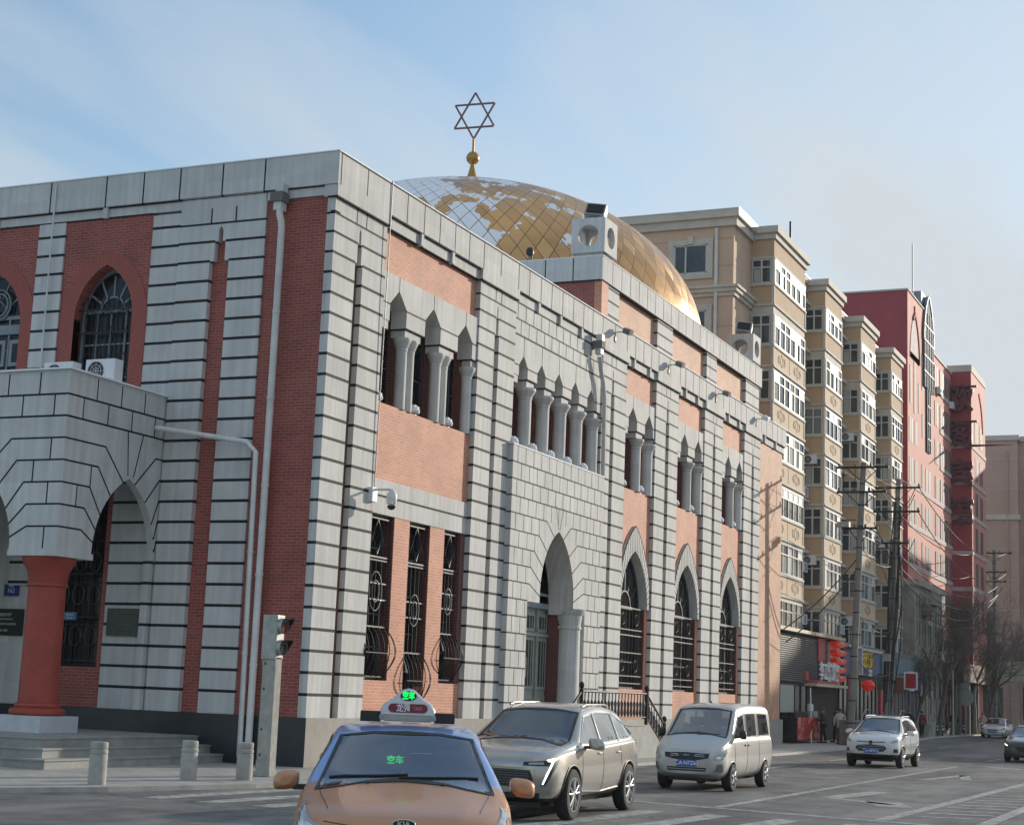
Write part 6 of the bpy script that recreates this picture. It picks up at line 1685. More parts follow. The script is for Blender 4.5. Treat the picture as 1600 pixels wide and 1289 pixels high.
glazing(E1,0,ws,'windscreen',gm='cglass',frit=.045)
sw=[(.80,1.10),(.18,1.47),(-.3,1.52),(-1.2,1.50),(-1.6,1.26),(-1.5,1.18),(0,1.10)]
E1.decal(90,sw,'suvglass','side_window',off=.004)
E1.decal(0,[(-.42,.70),(-.50,.62),(-.40,.52),(0,.50),(.40,.52),(.50,.62),(.42,.70),(0,.735)],'black','grille',mirror=False)
for z in (.60,.665): E1.ribbon(0,[(-.42,z),(0,z+.01),(.42,z)],.012,'galv','grille_bar',mirror=False)
E1.ribbon(0,[(-.45,.815),(0,.80),(.45,.815)],.014,'black','upper_grille',mirror=False)
E1.decal(('c',38),[(-.20,.79),(-.16,.85),(.12,.93),(.16,.90),(.04,.81)],'lens','headlight',off=.007,step=.04)
E1.decal(('c',25),[(-.12,.50),(-.10,.61),(.03,.61),(.06,.50)],'black','fog_lamp',off=.007,step=.04)
b=MB(); h=E1.hit(0,0,.80); b.lathe((h.x+.02,0,.80),[(.001,0),(.06,0)],'sign_blue',14,axis='x'); b.build('badge',E1.root)
E1.plate(.53,'黑A·5F3C2'); E1.ribbon(90,[(-.05,.35),(-.06,1.08)],.004,'black','door_seam'); E1.ribbon(90,[(.86,.45),(.86,1.02)],.004,'black','door_seam')
E1.sp['clad']=lambda c:.43
E1.finish_body(); E1.seats(.0,.60,1.32); E1.mirror(.66,1.0,1.10,pw,w=.12,h=.075,l=.14)
b=MB()
for sg in (-1,1): b.tube([(.05,sg*.58,1.585),(-.2,sg*.58,1.625),(-1.2,sg*.56,1.63),(-1.4,sg*.55,1.60)],.016,'white',6,raw=True)
b.split('roof_rail',E1.root)
# ---------------------------------------------------------------- far saloons from one spec
def saloon(label,name,body,gm='cglass',lamp='lens',cat='car',grille=True,group=None):
    c=Car(sedan_spec(lev=3),label,cat,name,body,group)
    ws=[(-.72,.93),(-.575,1.335),(0,1.38),(.575,1.335),(.72,.93),(.35,.985),(0,1.0),(-.35,.985)]
    glazing(c,0,ws,'windscreen',gm=gm,frit=.04,step=.08)
    c.decal(90,[(.84,.955),(.28,1.275),(-.1,1.325),(-.72,1.315),(-1.18,1.22),(-1.5,1.03),(-.3,.985)],'suvglass','side_window',off=.004,step=.08)
    c.decal(0,[(-.36,.62),(-.26,.40),(.26,.40),(.36,.62)],'black','grille',mirror=False)
    c.ribbon(0,[(-.38,.63),(-.2,.40),(.2,.40),(.38,.63)],.016,'chrome' if lamp=='lens' else 'black','grille_trim',mirror=False)
    c.decal(('c',38),[(-.20,.60),(-.24,.65),(.20,.80),(.24,.78),(.06,.64)],'black','headlight_housing',off=.006,step=.05)
    c.decal(('c',38),[(-.15,.62),(-.17,.65),(.10,.74),(.06,.67)],lamp,'headlight',off=.010,step=.04)
    c.decal(('c',25),[(-.16,.30),(-.16,.40),(.04,.40),(.02,.30)],'black','fog_lamp',step=.05)
    c.finish_body(); c.seats(.05,.42,1.12); c.mirror(.72,.98,.965,body,w=.10,h=.07)
    return c
N1=saloon('white saloon parked by the kerb beneath the bare trees','saloon_car',pw); N1.plate(.50,'黑A·M6K20','blueplate')
N2=saloon('white taxi with a small roof sign behind the parked white saloon','taxi',pw,cat='taxi'); taxi_sign(N2,-.1,1.46,False,True,False)
N3=saloon('dark blue taxi with a small roof sign at the far right edge','taxi',blu,cat='taxi'); taxi_sign(N3,-.1,1.46,False,True,False)
dk=paint('dark_green_grey_paint',(.025,.035,.04),metal=.3,rough=.25)
N4=saloon('dark hatchback with bright headlights cut by the right edge of the picture','hatchback_car',dk,lamp='lens_lit')
N5=saloon('dark red saloon parked on the pavement behind the bare tree','saloon_car',paint('dark_red_paint',(.14,.02,.025)))
# ---------------------------------------------------------------- placing them (noses toward the camera)
T1.place(12.20,-18.57,-62.4,z=RZ+.05,sc=1.07)
S.place(8.72,-6.75,-86.5,sc=1.05)
V1.place(8.45,3.85,-89.5)
E1.place(8.45,22.9,-90.5)
N1.place(2.75,92.8,-91); N2.place(4.3,101.5,-90); N3.place(6.6,107,-90); N4.place(11.62,36.4,-90); N5.place(-1.8,104,-80,z=0)
# ================================================================== STREET FURNITURE
def bollard(x,y,label,h=.74):
    t=thing('stone_bollard',label,'bollard',(x,y,0),group='stone bollards on the corner pavement')
    b=MB(); b.lathe((x,y,-.02),[(.155,0),(.155,h*.70),(.145,h*.72),(.158,h*.74),(.158,h*.80),(.14,h*.83),(.15,h*.86),(.15,h*.97),(.14,h),(0,h)],'concrete',20); b.build('post',t); return t
bollard(1.25,-8.95,'leftmost short grey stone bollard, in front of the porch steps')
bollard(1.38,-6.42,'middle short grey stone bollard, right of the porch steps')
bollard(1.92,-5.36,'rightmost short grey stone bollard, next to the traffic signal',.72)
b=MB(); b.lathe((.45,.25,0),[(.10,0),(.10,.05),(.06,.08),(.11,.12),(.15,.2),(.15,.26),(.11,.34),(.0,.38)],'concrete',16); tag(b.build('stone_ball_post'),'small stone ball on the ground at the corner of the building','ball')
# traffic signal: box column with the two lamps at its head
t=thing('traffic_signal','grey box column traffic signal with two hooded lamps at the building corner','traffic signal',(1.48,-3.9,0))
sx_,sy_=1.48,-3.9
b=MB(); b.box(sx_-.17,sx_+.15,sy_-.12,sy_+.12,0,2.35,'concrete'); b.box(sx_-.20,sx_+.18,sy_-.15,sy_+.15,0,.10,'concrete'); b.box(sx_-.165,sx_-.155,sy_-.13,sy_-.119,.3,2.2,'black'); b.build('column',t,bevel=.012)
b=MB(); b.box(sx_-.19,sx_+.15,sy_-.15,sy_+.15,2.3,3.2,'galv'); 
b.build('signal_housing',t,bevel=.02); b=MB()
for z in (.4,.9,1.7,2.2): b.box(sx_-.10,sx_-.07,sy_-.135,sy_-.118,z,z+.04,'black')
b.split('door_bolt',t)
for i,(z,mm) in enumerate(((2.98,'signal_off_red'),(2.55,'signal_off_dark'))):
    if mm not in M: M[mm]=simple(mm,(.30,.05,.04) if 'red' in mm else (.05,.06,.05),.3)
    b=MB(); c=(sx_+.15,sy_,z); n=20
    rows=[[(c[0]+d*(1 if (k>n*.0) else 1),c[1]+.155*math.cos(2*PI*k/n),c[2]+.155*math.sin(2*PI*k/n)) for k in range(n+1)] for d in (0,.10)]
    b.grid(rows,'galv')
    # hood: longer on the upper half
    rows=[[(c[0]+.10,c[1]+.155*math.cos(a),c[2]+.155*math.sin(a)) for a in [PI*k/14-.35+(.7*k/14) for k in range(15)]],[(c[0]+.10+.17*math.sin(max(.05,min(PI-.05,a)))+.02,c[1]+.16*math.cos(a),c[2]+.155*math.sin(a)) for a in [PI*k/14-.35+(.7*k/14) for k in range(15)]]]
    b.grid(rows,'black'); h=b.build('hood',t)
    b=MB(); b.lathe((c[0]+.04,c[1],c[2]),[(.15,0),(.12,.02),(0,.03)],mm,20,axis='x'); b.build('lens',h)
# rain pipes
def pipe(name,label,pts,r,m='offwhite',hopper=None,clips=True,group=None):
    t=thing(name,label,'pipe',pts[-1],group=group); b=MB(); b.tube(pts,r,m,10,raw=True)
    if clips:
        a,c=Vector(pts[-2]),Vector(pts[-1]); n=int((a-c).length/1.9)
        for i in range(1,n): p=a+(c-a)*i/n; b.tube([p-Vector((0,0,.035)),p+Vector((0,0,.035))],r*1.14,m,10,raw=True)
    b.build('pipe_run',t)
    if hopper:
        x,y,z=hopper; b=MB(); b.box(x-.11,x+.11,y-.12,y+.10,z+.12,z+.45,'offwhite'); b.box(x-.2,x+.14,y-.2,y+.12,z-.02,z+.22,'concdark'); b.box(x-.12,x+.09,y-.15,y+.1,z-.22,z,'offwhite'); b.build('hopper',t)
    return t
pipe('downpipe','long white downpipe with a hopper on the red brick corner bay',[(-1.40,-.22,13.1),(-1.40,-.24,12.95),(-1.34,-.24,12.75),(-1.34,-.20,12.6),(-1.36,-.17,.15)],.085,hopper=(-1.42,-.16,13.25))
pipe('downpipe','bent white pipe running from the porch across to the ground beside the long downpipe',[(-4.44,-.35,7.80),(-1.85,-.30,7.40),(-1.60,-.28,7.16),(-1.58,-.18,.15)],.065)
pipe('conduit','thin white conduit down the grey pier above the porch',[(-8.33,-.12,14.38),(-8.36,-.07,8.7)],.022,clips=False)
pipe('downpipe','grey downpipe with a boxy hopper right of the five-arch row on the long wall',[(.18,17.25,12.9),(.16,17.45,12.5),(.14,17.75,12.1),(.14,17.9,11.6),(.14,17.95,9.02)],.075,'stone',hopper=(.2,17.2,13.2))
pipe('conduit','thin grey conduit from the parapet down the corner pier to the camera',[(.10,2.58,14.5),(.03,2.58,6.5)],.014,'galv',clips=False)
# air conditioners on the porch roof
def TPr(u,v,d): return (u,-1.55-d,v)
ac_unit(TPr,-5.05,ZPT+.02,0,'taller white air conditioner standing on the porch roof in front of the arched window','air conditioners on the porch roof',1.0)
ac_unit(TPr,-6.2,ZPT-.02,.1,'lower white air conditioner on the porch roof, left of the taller one','air conditioners on the porch roof',1.0)
# security camera with bracket
t=thing('security_camera','white dome security camera on a bracket at the left of the wide lintel','camera',(.1,2.5,6.4))
b=MB(); b.box(.0,.12,2.35,2.6,6.3,6.65,'white'); b.tube([(.1,2.48,6.6),(.5,2.55,6.60)],.03,'offwhite',8,raw=True); b.build('bracket',t)
b=MB(); b.lathe((.52,2.6,6.18),[(.0,0),(.08,.03),(.12,.10),(.135,.2),(.12,.32),(.06,.40),(.03,.44)],'offwhite',16); b.box(.45,.6,2.47,2.53,6.25,6.42,'offwhite'); b.lathe((.52,2.6,6.10),[(.0,0),(.08,.03),(.11,.10)],'black',14); b.build('dome_housing',t)
t=thing('security_camera','dark dome security camera standing on the grey parapet below the dome','camera',(-3.24,18.8,16.9))
b=MB(); b.tube([(-3.2,19.0,16.88),(-3.2,19.0,17.25)],.03,'iron',6,raw=True); b.build('bracket',t)
b=MB(); b.lathe((-3.2,18.85,17.0),[(0,0),(.13,.08),(.15,.2),(.1,.32),(0,.36)],'black',12); b.build('dome_housing',t)
# facade flood lights on arms along the parapet
for i,(u,lab) in enumerate(((19.15,'first floodlight from the left on an arm above the long wall, turned away'),(24.9,'second floodlight from the left on an arm above the long wall'),(31.0,'third floodlight from the left on an arm above the long wall'),(37.1,'farthest floodlight on an arm above the long wall, pale faced'))):
    t=thing('arm_floodlight',lab,'floodlight',(.08,u,14.2),group='floodlights on arms along the parapet')
    b=MB(); b.tube([(.08,u-.25,13.75),(.08,u-.25,14.1),(.35,u,14.18)],.018,'iron',6,raw=True); b.box(.08,.11,u-.30,u-.20,13.8,13.95,'iron'); b.build('arm',t)
    b=MB(); b.add([(.30,u-.22,14.10),(.30,u+.22,14.18),(.56,u+.22,14.06),(.56,u-.22,13.98),(.36,u-.2,14.28),(.36,u+.2,14.36),(.60,u+.2,14.24),(.60,u-.2,14.16)],[(0,1,2,3),(4,5,6,7),(0,1,5,4),(1,2,6,5),(2,3,7,6),(3,0,4,7)],'concdark' if i<3 else 'white',False,True); b.build('lamp_head',t,bevel=.02)
# ---------------------------------------------------------------- utility poles and wires
def insulators(b,p,n,L,ax):
    for i in range(n):
        s=(-.5+i/(n-1))*L; q=Vector(p)+ax*s; b.lathe((q.x,q.y,q.z+.02),[(.02,0),(.06,.05),(.045,.09),(.06,.13),(.03,.19)],'concdark',6)
def pole(base,top,arms,label,box=False):
    t=thing('utility_pole',label,'utility pole',base,group='concrete utility poles along the pavement')
    B,T_=Vector(base),Vector(top); b=MB(); b.tube([B,T_],[.19,.13],'pole',14,raw=True); b.build('pole_shaft',t)
    b=MB(); n=13
    for i in range(1,n): p=B+(T_-B)*(i/n); r=.20-.06*i/n; b.tube([p-Vector((0,0,.03)),p+Vector((0,0,.03))],r,'iron',10,raw=True); b.tube([p+Vector((-.34,0,0)),p+Vector((.34,0,0))],.02,'iron',5,raw=True) if i%2 else None
    b.split('clamp_ring',t)
    H=T_.z
    for (z,L,off) in arms:
        f=z/H; p=B+(T_-B)*f; ax=Vector((1,.0,0)); c=p+Vector((off,-.16,0))
        b=MB(); b.box(c.x-L/2,c.x+L/2,c.y-.04,c.y+.04,c.z-.05,c.z+.05,'iron'); insulators(b,c,4,L*.92,ax)
        for s in (-1,1): b.tube([c+ax*s*L*.32,p-Vector((0,.1,.75))],.022,'iron',5,raw=True)
        b.build('crossarm',t)
    return t
p1=pole((2.4,45.4,0),(2.9,45.9,13.4),[(13.15,2.5,0),(11.95,2.4,0),(10.2,1.75,0)],'nearer concrete utility pole with three crossarms and dark clamp rings')
b=MB(); 
for s in (-.75,-.2): b.tube([(2.75+s,45.6,13.1),(2.75+s,45.6,12.0)],.02,'iron',5,raw=True)
b.tube([(1.9,45.6,10.35),(1.9,45.6,10.6),(2.6,45.6,10.6)],.03,'iron',5,raw=True); b.box(1.7,2.3,45.45,45.75,10.25,10.5,'galv'); b.split('switch_gear',p1)
p2=pole((2.0,55.7,0),(2.6,56.3,14.0),[(13.5,2.45,0),(12.2,2.5,0),(10.5,1.5,0)],'farther concrete utility pole wrapped in thick black cables')
rnd=random.Random(3)
b=MB()
B0,T0=Vector((2.0,55.7,0)),Vector((2.6,56.3,14))
for i in range(16):
    a0=rnd.uniform(0,6.28); pts=[]; zt_=rnd.uniform(9.5,13.0); zb_=rnd.uniform(.3,2.5); R0=rnd.uniform(.16,.5)
    for k in range(16):
        f=k/15; z=zt_+(zb_-zt_)*f; p=B0+(T0-B0)*(z/14); r=.17+R0*math.sin(PI*f)**2*(1 if i%3==0 else .35); a=a0+math.sin(f*5+i)*.5
        pts.append((p.x+r*math.cos(a),p.y+r*math.sin(a),z))
    b.tube(pts,rnd.uniform(.02,.045),'black',5,raw=True)
for i in range(6):
    z=rnd.uniform(9,13); s=rnd.choice((-1,1)); pts=[(2.4+s*1.1,56.1,z+.6),(2.4+s*.9,56,z+.1),(2.4+s*.5,55.9,z-.5),(2.4+s*.2,55.9,z-1.4)]; b.tube(pts,.022,'black',5,raw=True)
b.build('cable_bundle',p2)
b=MB(); b.box(2.0,2.35,55.2,55.5,4.2,4.6,'galv'); b.build('junction_box',p2)
p3=pole((.2,111,0),(.2,111.2,15.3),[(15.0,3.0,0),(13.4,2.0,0),(12.6,2.0,0)],'distant dark utility pole among the bare trees near the street end')
M['wire']=simple('pale_wire',(.13,.127,.12),.6); M['wiredark']=simple('dark_wire',(.03,.03,.03),.5)
def wire(a,c,sag,r,m,n=18):
    b=MB(); a,c=Vector(a),Vector(c); b.tube([a+(c-a)*(i/n)-Vector((0,0,sag*4*(i/n)*(1-i/n))) for i in range(n+1)],r,m,5,raw=True); return b.build('overhead_wire')
W=[]
for i,(s,z,z3) in enumerate(((-1.1,13.6,15.1),(1.1,13.6,15.1),(-1.1,12.3,13.5),(1.1,12.2,13.5))):
    W.append((wire((2.55+s,56.2,z),(.2+s*1.1,111,z3),1.5+.2*i,.03,'wire'),'%s pale sagging wire between the farther utility pole and the distant pole, %s side'%(('upper','upper','lower','lower')[i],('left','right')[i%2])))
for i,(z,z3,sg) in enumerate(((10.2,12.6,1.9),(9.6,12.0,2.2),(9.3,12.2,2.9))):
    W.append((wire((2.4,56.1,z),(.9,111,z3),sg,.038,'wire'),('highest','middle','lowest')[i]+' of the three thick looping cables over the bare trees'))
for i,(s,z) in enumerate(((-1.1,13.25),(0.,13.25),(1.1,13.25))):
    W.append((wire((2.85+s,45.8,z),(2.6+s,56.2,13.6),.25,.014,'wiredark'),('left','middle','right')[i]+' dark wire joining the tops of the two concrete poles'))
for i,(y,z) in enumerate(((42.3,5.6),(42.6,5.0))):
    W.append((wire((2.6,45.7,8.7-.5*i),(.0,y,z-.4),.25,.03,'wiredark'),('upper','lower')[i]+' dark cable slanting from the nearer pole down to the brick end wall'))
for i,(z) in enumerate((6.2,4.0,9.6)):
    W.append((wire((2.65,45.7,z),(2.35,56,z-.3),.5,.02,'wiredark'),('middle','lowest','highest')[i]+' dark cable strung along the pavement between the two concrete poles'))
for i,(y0,z0,y1,z1) in enumerate(((56.1,9.8,84,11),(56.1,9.0,96,10.5))):
    W.append((wire((2.5,y0,z0),(-1.4,y1,z1),1.6,.02,'wire'),('short','long')[i]+' pale service wire from the farther pole to the pale and red buildings'))
for o,l in W: tag(o,l if len(l.split())<=16 else ' '.join(l.split()[:16]),'wire',group='overhead wires')
# ---------------------------------------------------------------- bare trees
def tree_mesh(seed,H=9.5,spread=3.6,levels=5,twig=.011):
    r=random.Random(seed); tr=MB(); cr=MB()
    def grow(p,d,L,rad,lv,mb):
        n=5; pts=[p.copy()]; rs=[rad]; q=p.copy(); dd=d.copy()
        for i in range(n):
            dd=(dd+Vector((r.uniform(-.16,.16),r.uniform(-.16,.16),r.uniform(-.06,.14)))).normalized()
            q=q+dd*(L/n); pts.append(q.copy()); rs.append(max(twig*.7,rad*(1-.42*(i+1)/n)))
        (tr if lv<=1 else cr).tube(pts,rs,'bark',7 if lv<2 else (4 if lv<4 else 3),raw=True,caps=False,smooth=lv<3)
        if lv>=levels: return
        k=(5,4,4,4,3,3)[min(lv,5)]
        for i in range(k):
            t=r.uniform(.35,1.0) if lv else .75+.25*i/k
            j=min(n-1,int(t*n)); base=pts[j]+(pts[j+1]-pts[j])*(t*n-j) if j<n else pts[-1]
            a=r.uniform(0,2*PI)+i*2*PI/k; tilt=r.uniform(.45,.95) if lv else r.uniform(.40,.75)
            ax=dd.orthogonal().normalized(); ax.rotate(Matrix.Rotation(a,3,dd)); nd=dd.copy(); nd.rotate(Matrix.Rotation(tilt,3,ax)); nd.z+=.12; nd.normalize()
            grow(base,nd,L*r.uniform(.55,.80),max(twig,rs[j]*r.uniform(.45,.62)),lv+1,mb)
    grow(Vector((0,0,-.05)),Vector((r.uniform(-.06,.06),r.uniform(-.06,.06),1)).normalized(),H*.36,H*.021,0,tr)
    return tr,cr
def make_tree(seed,label,x,y,H,rz=0):
    t=thing('bare_tree',label,'tree',(0,0,0),group='bare winter trees along the pavement'); tr,cr=tree_mesh(seed,H); tr.build('trunk',t); cr.build('crown',t); t.location=(x,y,0); t.rotation_euler=(0,0,rz); return t
ta=make_tree(11,'leaning bare tree at the kerb, nearest of the winter trees',-.3,86.0,12.0)
tb=make_tree(23,'forked bare tree left of the parked white saloon',-.4,92.5,10.5)
spots=[(ta,.0,100.5,1.05,2.1,'stout bare tree whose fork rises over the parked white saloon'),(tb,.0,108,1.05,1.2,'bare tree just past the stout forked one, before the distant pole'),(ta,.1,116,1.1,4.0,'bare tree beside the distant utility pole'),(tb,1.5,122,1.1,3.0,'bare tree in front of the corner of the beige end building'),(ta,4.0,126,1.0,5.2,'bare tree before the windows of the beige end building'),(tb,6.8,127,1.05,.4,'farthest right bare tree, cut by the edge of the picture'),(tb,-.5,79.5,.72,2.2,'smallest bare tree beside the sky blue shop board')]
for src,x,y,sc,rz,lab in spots:
    c=copy_tree(src); c.location=(x,y,0); c.rotation_euler=(0,0,rz); c.scale=(sc,sc,sc); c['label']=lab
# ---------------------------------------------------------------- posts and boards far down the pavement
M['postred']=simple('post_red',(.5,.06,.04),.5)
for i,(x,y) in enumerate(((.15,82.9),(.1,85.2),(-.35,88.0),(-.1,96.0))):
    t=thing('marker_post',('nearest','second nearest','third nearest','farthest')[i]+' slim black post with white bands at the far kerb','post',(x,y,0),group='banded marker posts at the far kerb')
    b=MB(); b.lathe((x,y,0),[(.07,0),(.05,.04),(.05,.8),(.02,.84)],'black',8); b.build('shaft',t); b=MB(); 
    for z in (.4,.62): b.lathe((x,y,z),[(.054,0),(.054,.10)],'white',8)
    b.split('band',t)
for i,(x,y) in enumerate(((1.15,48.9),(.7,51.8))):
    t=thing('barrier_post',('nearer','farther')[i]+' red and white post between the pedestrians by the grill shop','post',(x,y,0),group='red and white posts by the grill shop')
    b=MB(); b.lathe((x,y,0),[(.12,0),(.06,.06),(.055,.9),(.03,.95)],'postred',8); b.build('shaft',t); b=MB()
    for z in (.3,.6): b.lathe((x,y,z),[(.062,0),(.062,.14)],'white',8)
    b.split('band',t)
def lamp_post(x,y,H,label):
    t=thing('street_lamp',label,'street lamp',(x,y,0),group='slim street lamps far down the street'); b=MB(); b.tube([(x,y,0),(x,y,H)],[.08,.05],'galv',8,raw=True); b.build('post',t)
    b=MB(); b.tube([(x,y,H-.1),(x+.9,y-.2,H+.1)],.03,'galv',5,raw=True); b.box(x+.6,x+1.3,y-.32,y-.08,H+.04,H+.16,'galv'); b.build('lamp_head',t)
lamp_post(.3,88.5,7.5,'slim lamp post with a thin arm, nearer of the pair by the kerb'); lamp_post(.6,118,6.6,'slim lamp post before the beige end building')
t=thing('red_notice_board','square red and white board hung on a bracket off the shop wall','sign',(.0,74,3.4))
b=MB(); b.box(-.05,.05,73.3,74.9,2.9,4.1,'white'); b.box(.05,.06,73.5,74.7,3.1,3.9,'shopred2'); b.box(-.3,.55,73.27,73.3,2.95,4.05,'white'); b.box(-.2,.45,73.26,73.27,3.05,3.95,'shopred'); b.build('board',t); b=MB(); b.tube([(-.9,74,3.9),(0,74,3.9)],.03,'iron',5,raw=True); b.build('bracket',t)
t=thing('round_traffic_sign','back of a round grey traffic sign on a post near the parked white saloon','sign',(.2,95,0))
b=MB(); b.tube([(.2,95,0),(.2,95,3.9)],.04,'galv',6,raw=True); b.build('post',t); b=MB(); b.lathe((.2,94.93,2.75),[(.001,0),(.62,0),(.62,.03),(.001,.03)],'galv',24,axis='y'); b.box(-.1,.5,94.92,94.96,3.4,4.0,'galv'); b.build('sign_plate',t)
t=thing('pale_roadside_board','pale yellowish board on posts seen through the fork of the stout tree','sign',(1.0,112,4.5))
M['paleboard']=simple('pale_board',(.50,.49,.36),.5)
b=MB(); b.box(-.9,2.6,112,112.12,4.4,6.0,'paleboard'); b.box(-.9,2.6,111.98,112,5.0,5.06,'frame'); b.build('board',t); b=MB(); 
for x in (-.4,2.1): b.tube([(x,112.1,0),(x,112.1,4.5)],.06,'frame',6,raw=True)
b.split('post',t)
# ================================================================== PEOPLE
def skin_mesh(nodes,edges,radii,name,mat,parent,lev=2):
    me=bpy.data.meshes.new(name); me.from_pydata(nodes,edges,[]); o=bpy.data.objects.new('tmp',me); COL.objects.link(o)
    m=o.modifiers.new('k','SKIN'); 
    sv=me.skin_vertices[0].data
    for i,r in enumerate(radii): sv[i].radius=(r,r) if not isinstance(r,tuple) else r
    sv[0].use_root=True; m.use_smooth_shade=True
    s_=o.modifiers.new('s','SUBSURF'); s_.levels=s_.render_levels=lev
    dg=bpy.context.evaluated_depsgraph_get(); dg.update()
    out=bpy.data.meshes.new_from_object(o.evaluated_get(dg)); out.name=name; bpy.data.objects.remove(o)
    out.materials.clear(); out.materials.append(mat)
    for p in out.polygons: p.use_smooth=True
    ob=bpy.data.objects.new(name,out); COL.objects.link(ob); ob.parent=parent; return ob
SKIN=simple('skin',(.38,.22,.16),.6); HAIR=simple('dark_hair',(.015,.013,.012),.6)
def person(label,x,y,face,coat,trouser,coat_len=.78,H=1.68,hood=None,stride=.12,arms='down',z=0,bag=None):
    t=thing('person',label,'person',(0,0,0)); k=H/1.70
    P=lambda a,b_,c:(a*k,b_*k,c*k)
    s=stride
    # facing +x ; y left
    N_=[P(0,0,.92),P(0,0,1.12),P(0.01,0,1.38),P(.01,0,1.46),P(.02,0,1.58),P(.03,0,1.66),
        P(0,.17,1.38),P(.0,-.17,1.38)]
    if arms=='down': N_+= [P(-.02,.25,1.12),P(.08,.26,.88),P(-.02,-.25,1.12),P(.08,-.26,.88)]
    elif arms=='front': N_+= [P(.02,.25,1.14),P(.26,.10,1.12),P(.02,-.25,1.14),P(.26,-.08,1.10)]
    N_+= [P(0,.10,.86),P(s,.10,.48),P(s*1.0-.02,.10,.08),P(s+.12,.11,.03),P(0,-.10,.86),P(-s*.5,-.10,.48),P(-s*1.3,-.10,.09),P(-s*1.3+.13,-.11,.03)]
    E_=[(0,1),(1,2),(2,3),(3,4),(4,5),(2,6),(2,7),(6,8),(8,9),(7,10),(10,11),(0,12),(12,13),(13,14),(14,15),(0,16),(16,17),(17,18),(18,19)]
    R_=[(.15*k,.11*k),(.14*k,.11*k),(.15*k,.10*k),.055*k,.092*k,.075*k,.06*k,.06*k,.045*k,.035*k,.045*k,.035*k,.085*k,.06*k,.042*k,.035*k,.085*k,.06*k,.042*k,.035*k]
    skin_mesh(N_,E_,R_,'body',SKIN,t)
    # head detail: nose and ears as small rises on the face, hair cap
    b=MB(); c=P(.02,0,1.60); n=14; rows=[]
    for i in range(7):
        a=(-.15+i*.275/1)*1.0; a=-.25+i*(PI/2+.25)/6; r=.112*k*math.cos(a) if i<6 else .004; rows.append([(c[0]-.018*k+r*math.cos(2*PI*q/n)*1.05,c[1]+r*math.sin(2*PI*q/n)*.92,c[2]+.02*k+.118*k*math.sin(a)) for q in range(n)])
    b.grid(rows,HAIR if not hood else hood,closed=True); b.build('hair' if not hood else 'hood',t)
    # trousers
    ids=[0,12,13,14,16,17,18]; mp={v:i for i,v in enumerate(ids)}
    skin_mesh([N_[i] for i in ids],[(0,1),(1,2),(2,3),(0,4),(4,5),(5,6)],[(.16*k,.12*k),.10*k,.082*k,.062*k,.10*k,.082*k,.062*k],'trousers',trouser,t)
    # coat: torso + sleeves
    zb=1.70-coat_len-.18
    cn=[P(0,0,.98),P(0,0,zb),P(0,0,1.18),P(.0,0,1.40),P(.0,0,1.49),N_[6],N_[7],N_[8],N_[9],N_[10],N_[11]]
    skin_mesh(cn,[(0,1),(0,2),(2,3),(3,4),(3,5),(3,6),(5,7),(7,8),(6,9),(9,10)],[(.205*k,.155*k),(.22*k,.17*k),(.19*k,.15*k),(.17*k,.13*k),.085*k,.10*k,.10*k,.082*k,.06*k,.082*k,.06*k],'coat',coat,t)
    b=MB()
    for q in (15,19):
        v=N_[q]; b.box(v[0]-.17*k,v[0]+.10*k,v[1]-.05*k,v[1]+.05*k,0,.075*k,'black')
    for o in b.split('shoe',t): pass
    if bag:
        b=MB(); c=P(-.0,-.33,.80); b.box(c[0]-.15,c[0]+.15,c[1]-.06,c[1]+.06,c[2]-.22,c[2]+.12,bag); b.tube([(c[0]-.08,c[1],c[2]+.12),(c[0],c[1]+.03,c[2]+.3),(c[0]+.08,c[1],c[2]+.12)],.012,bag,5,raw=True); b.build('bag',t,bevel=.02)
    t.location=(x,y,z); t.rotation_euler=(0,0,math.radians(face)); return t
def cloth(n,c): return simple(n,c,.85,noise=.2,nscale=9)
ck=cloth('black_cloth',(.018,.018,.02)); gg=cloth('dark_green_padded_coat',(.055,.062,.045)); cr_=cloth('cream_down_coat',(.50,.47,.42)); nv=cloth('navy_coat',(.02,.025,.045)); tan=cloth('tan_trousers',(.17,.13,.10)); fur=cloth('fur_hood',(.09,.08,.055))
person('person in a padded dark green coat bending over the red food counter',.55,47.9,205,gg,ck,.80,1.66,arms='front',hood=fur)
person('person in a long black coat behind the one in the green coat',.7,50.3,150,ck,ck,1.0,1.70)
person('person in a cream down coat and tan trousers walking away along the pavement',1.55,47.0,95,cr_,tan,.74,1.66,stride=.16,bag='black')
person('person in a long black coat walking past the shop steps',.9,68.5,260,nv,ck,1.05,1.74,hood=fur)
person('person in dark clothes on the pavement beside the banded marker posts',-.5,94,80,ck,ck,.8,1.72)
person('person in a pale pink jacket beside the parked white saloon',.1,104.5,250,cloth('pale_pink_jacket',(.55,.40,.36)),ck,.7,1.65)

person('person in a grey coat on the pavement in front of the blue fascia shop',.9,62.5,265,cloth('grey_wool_coat',(.16,.16,.165)),ck,.9,1.70)
person('person in a dark red jacket beside the red notice board',.4,75.5,85,cloth('dark_red_jacket',(.20,.03,.035)),ck,.68,1.66)
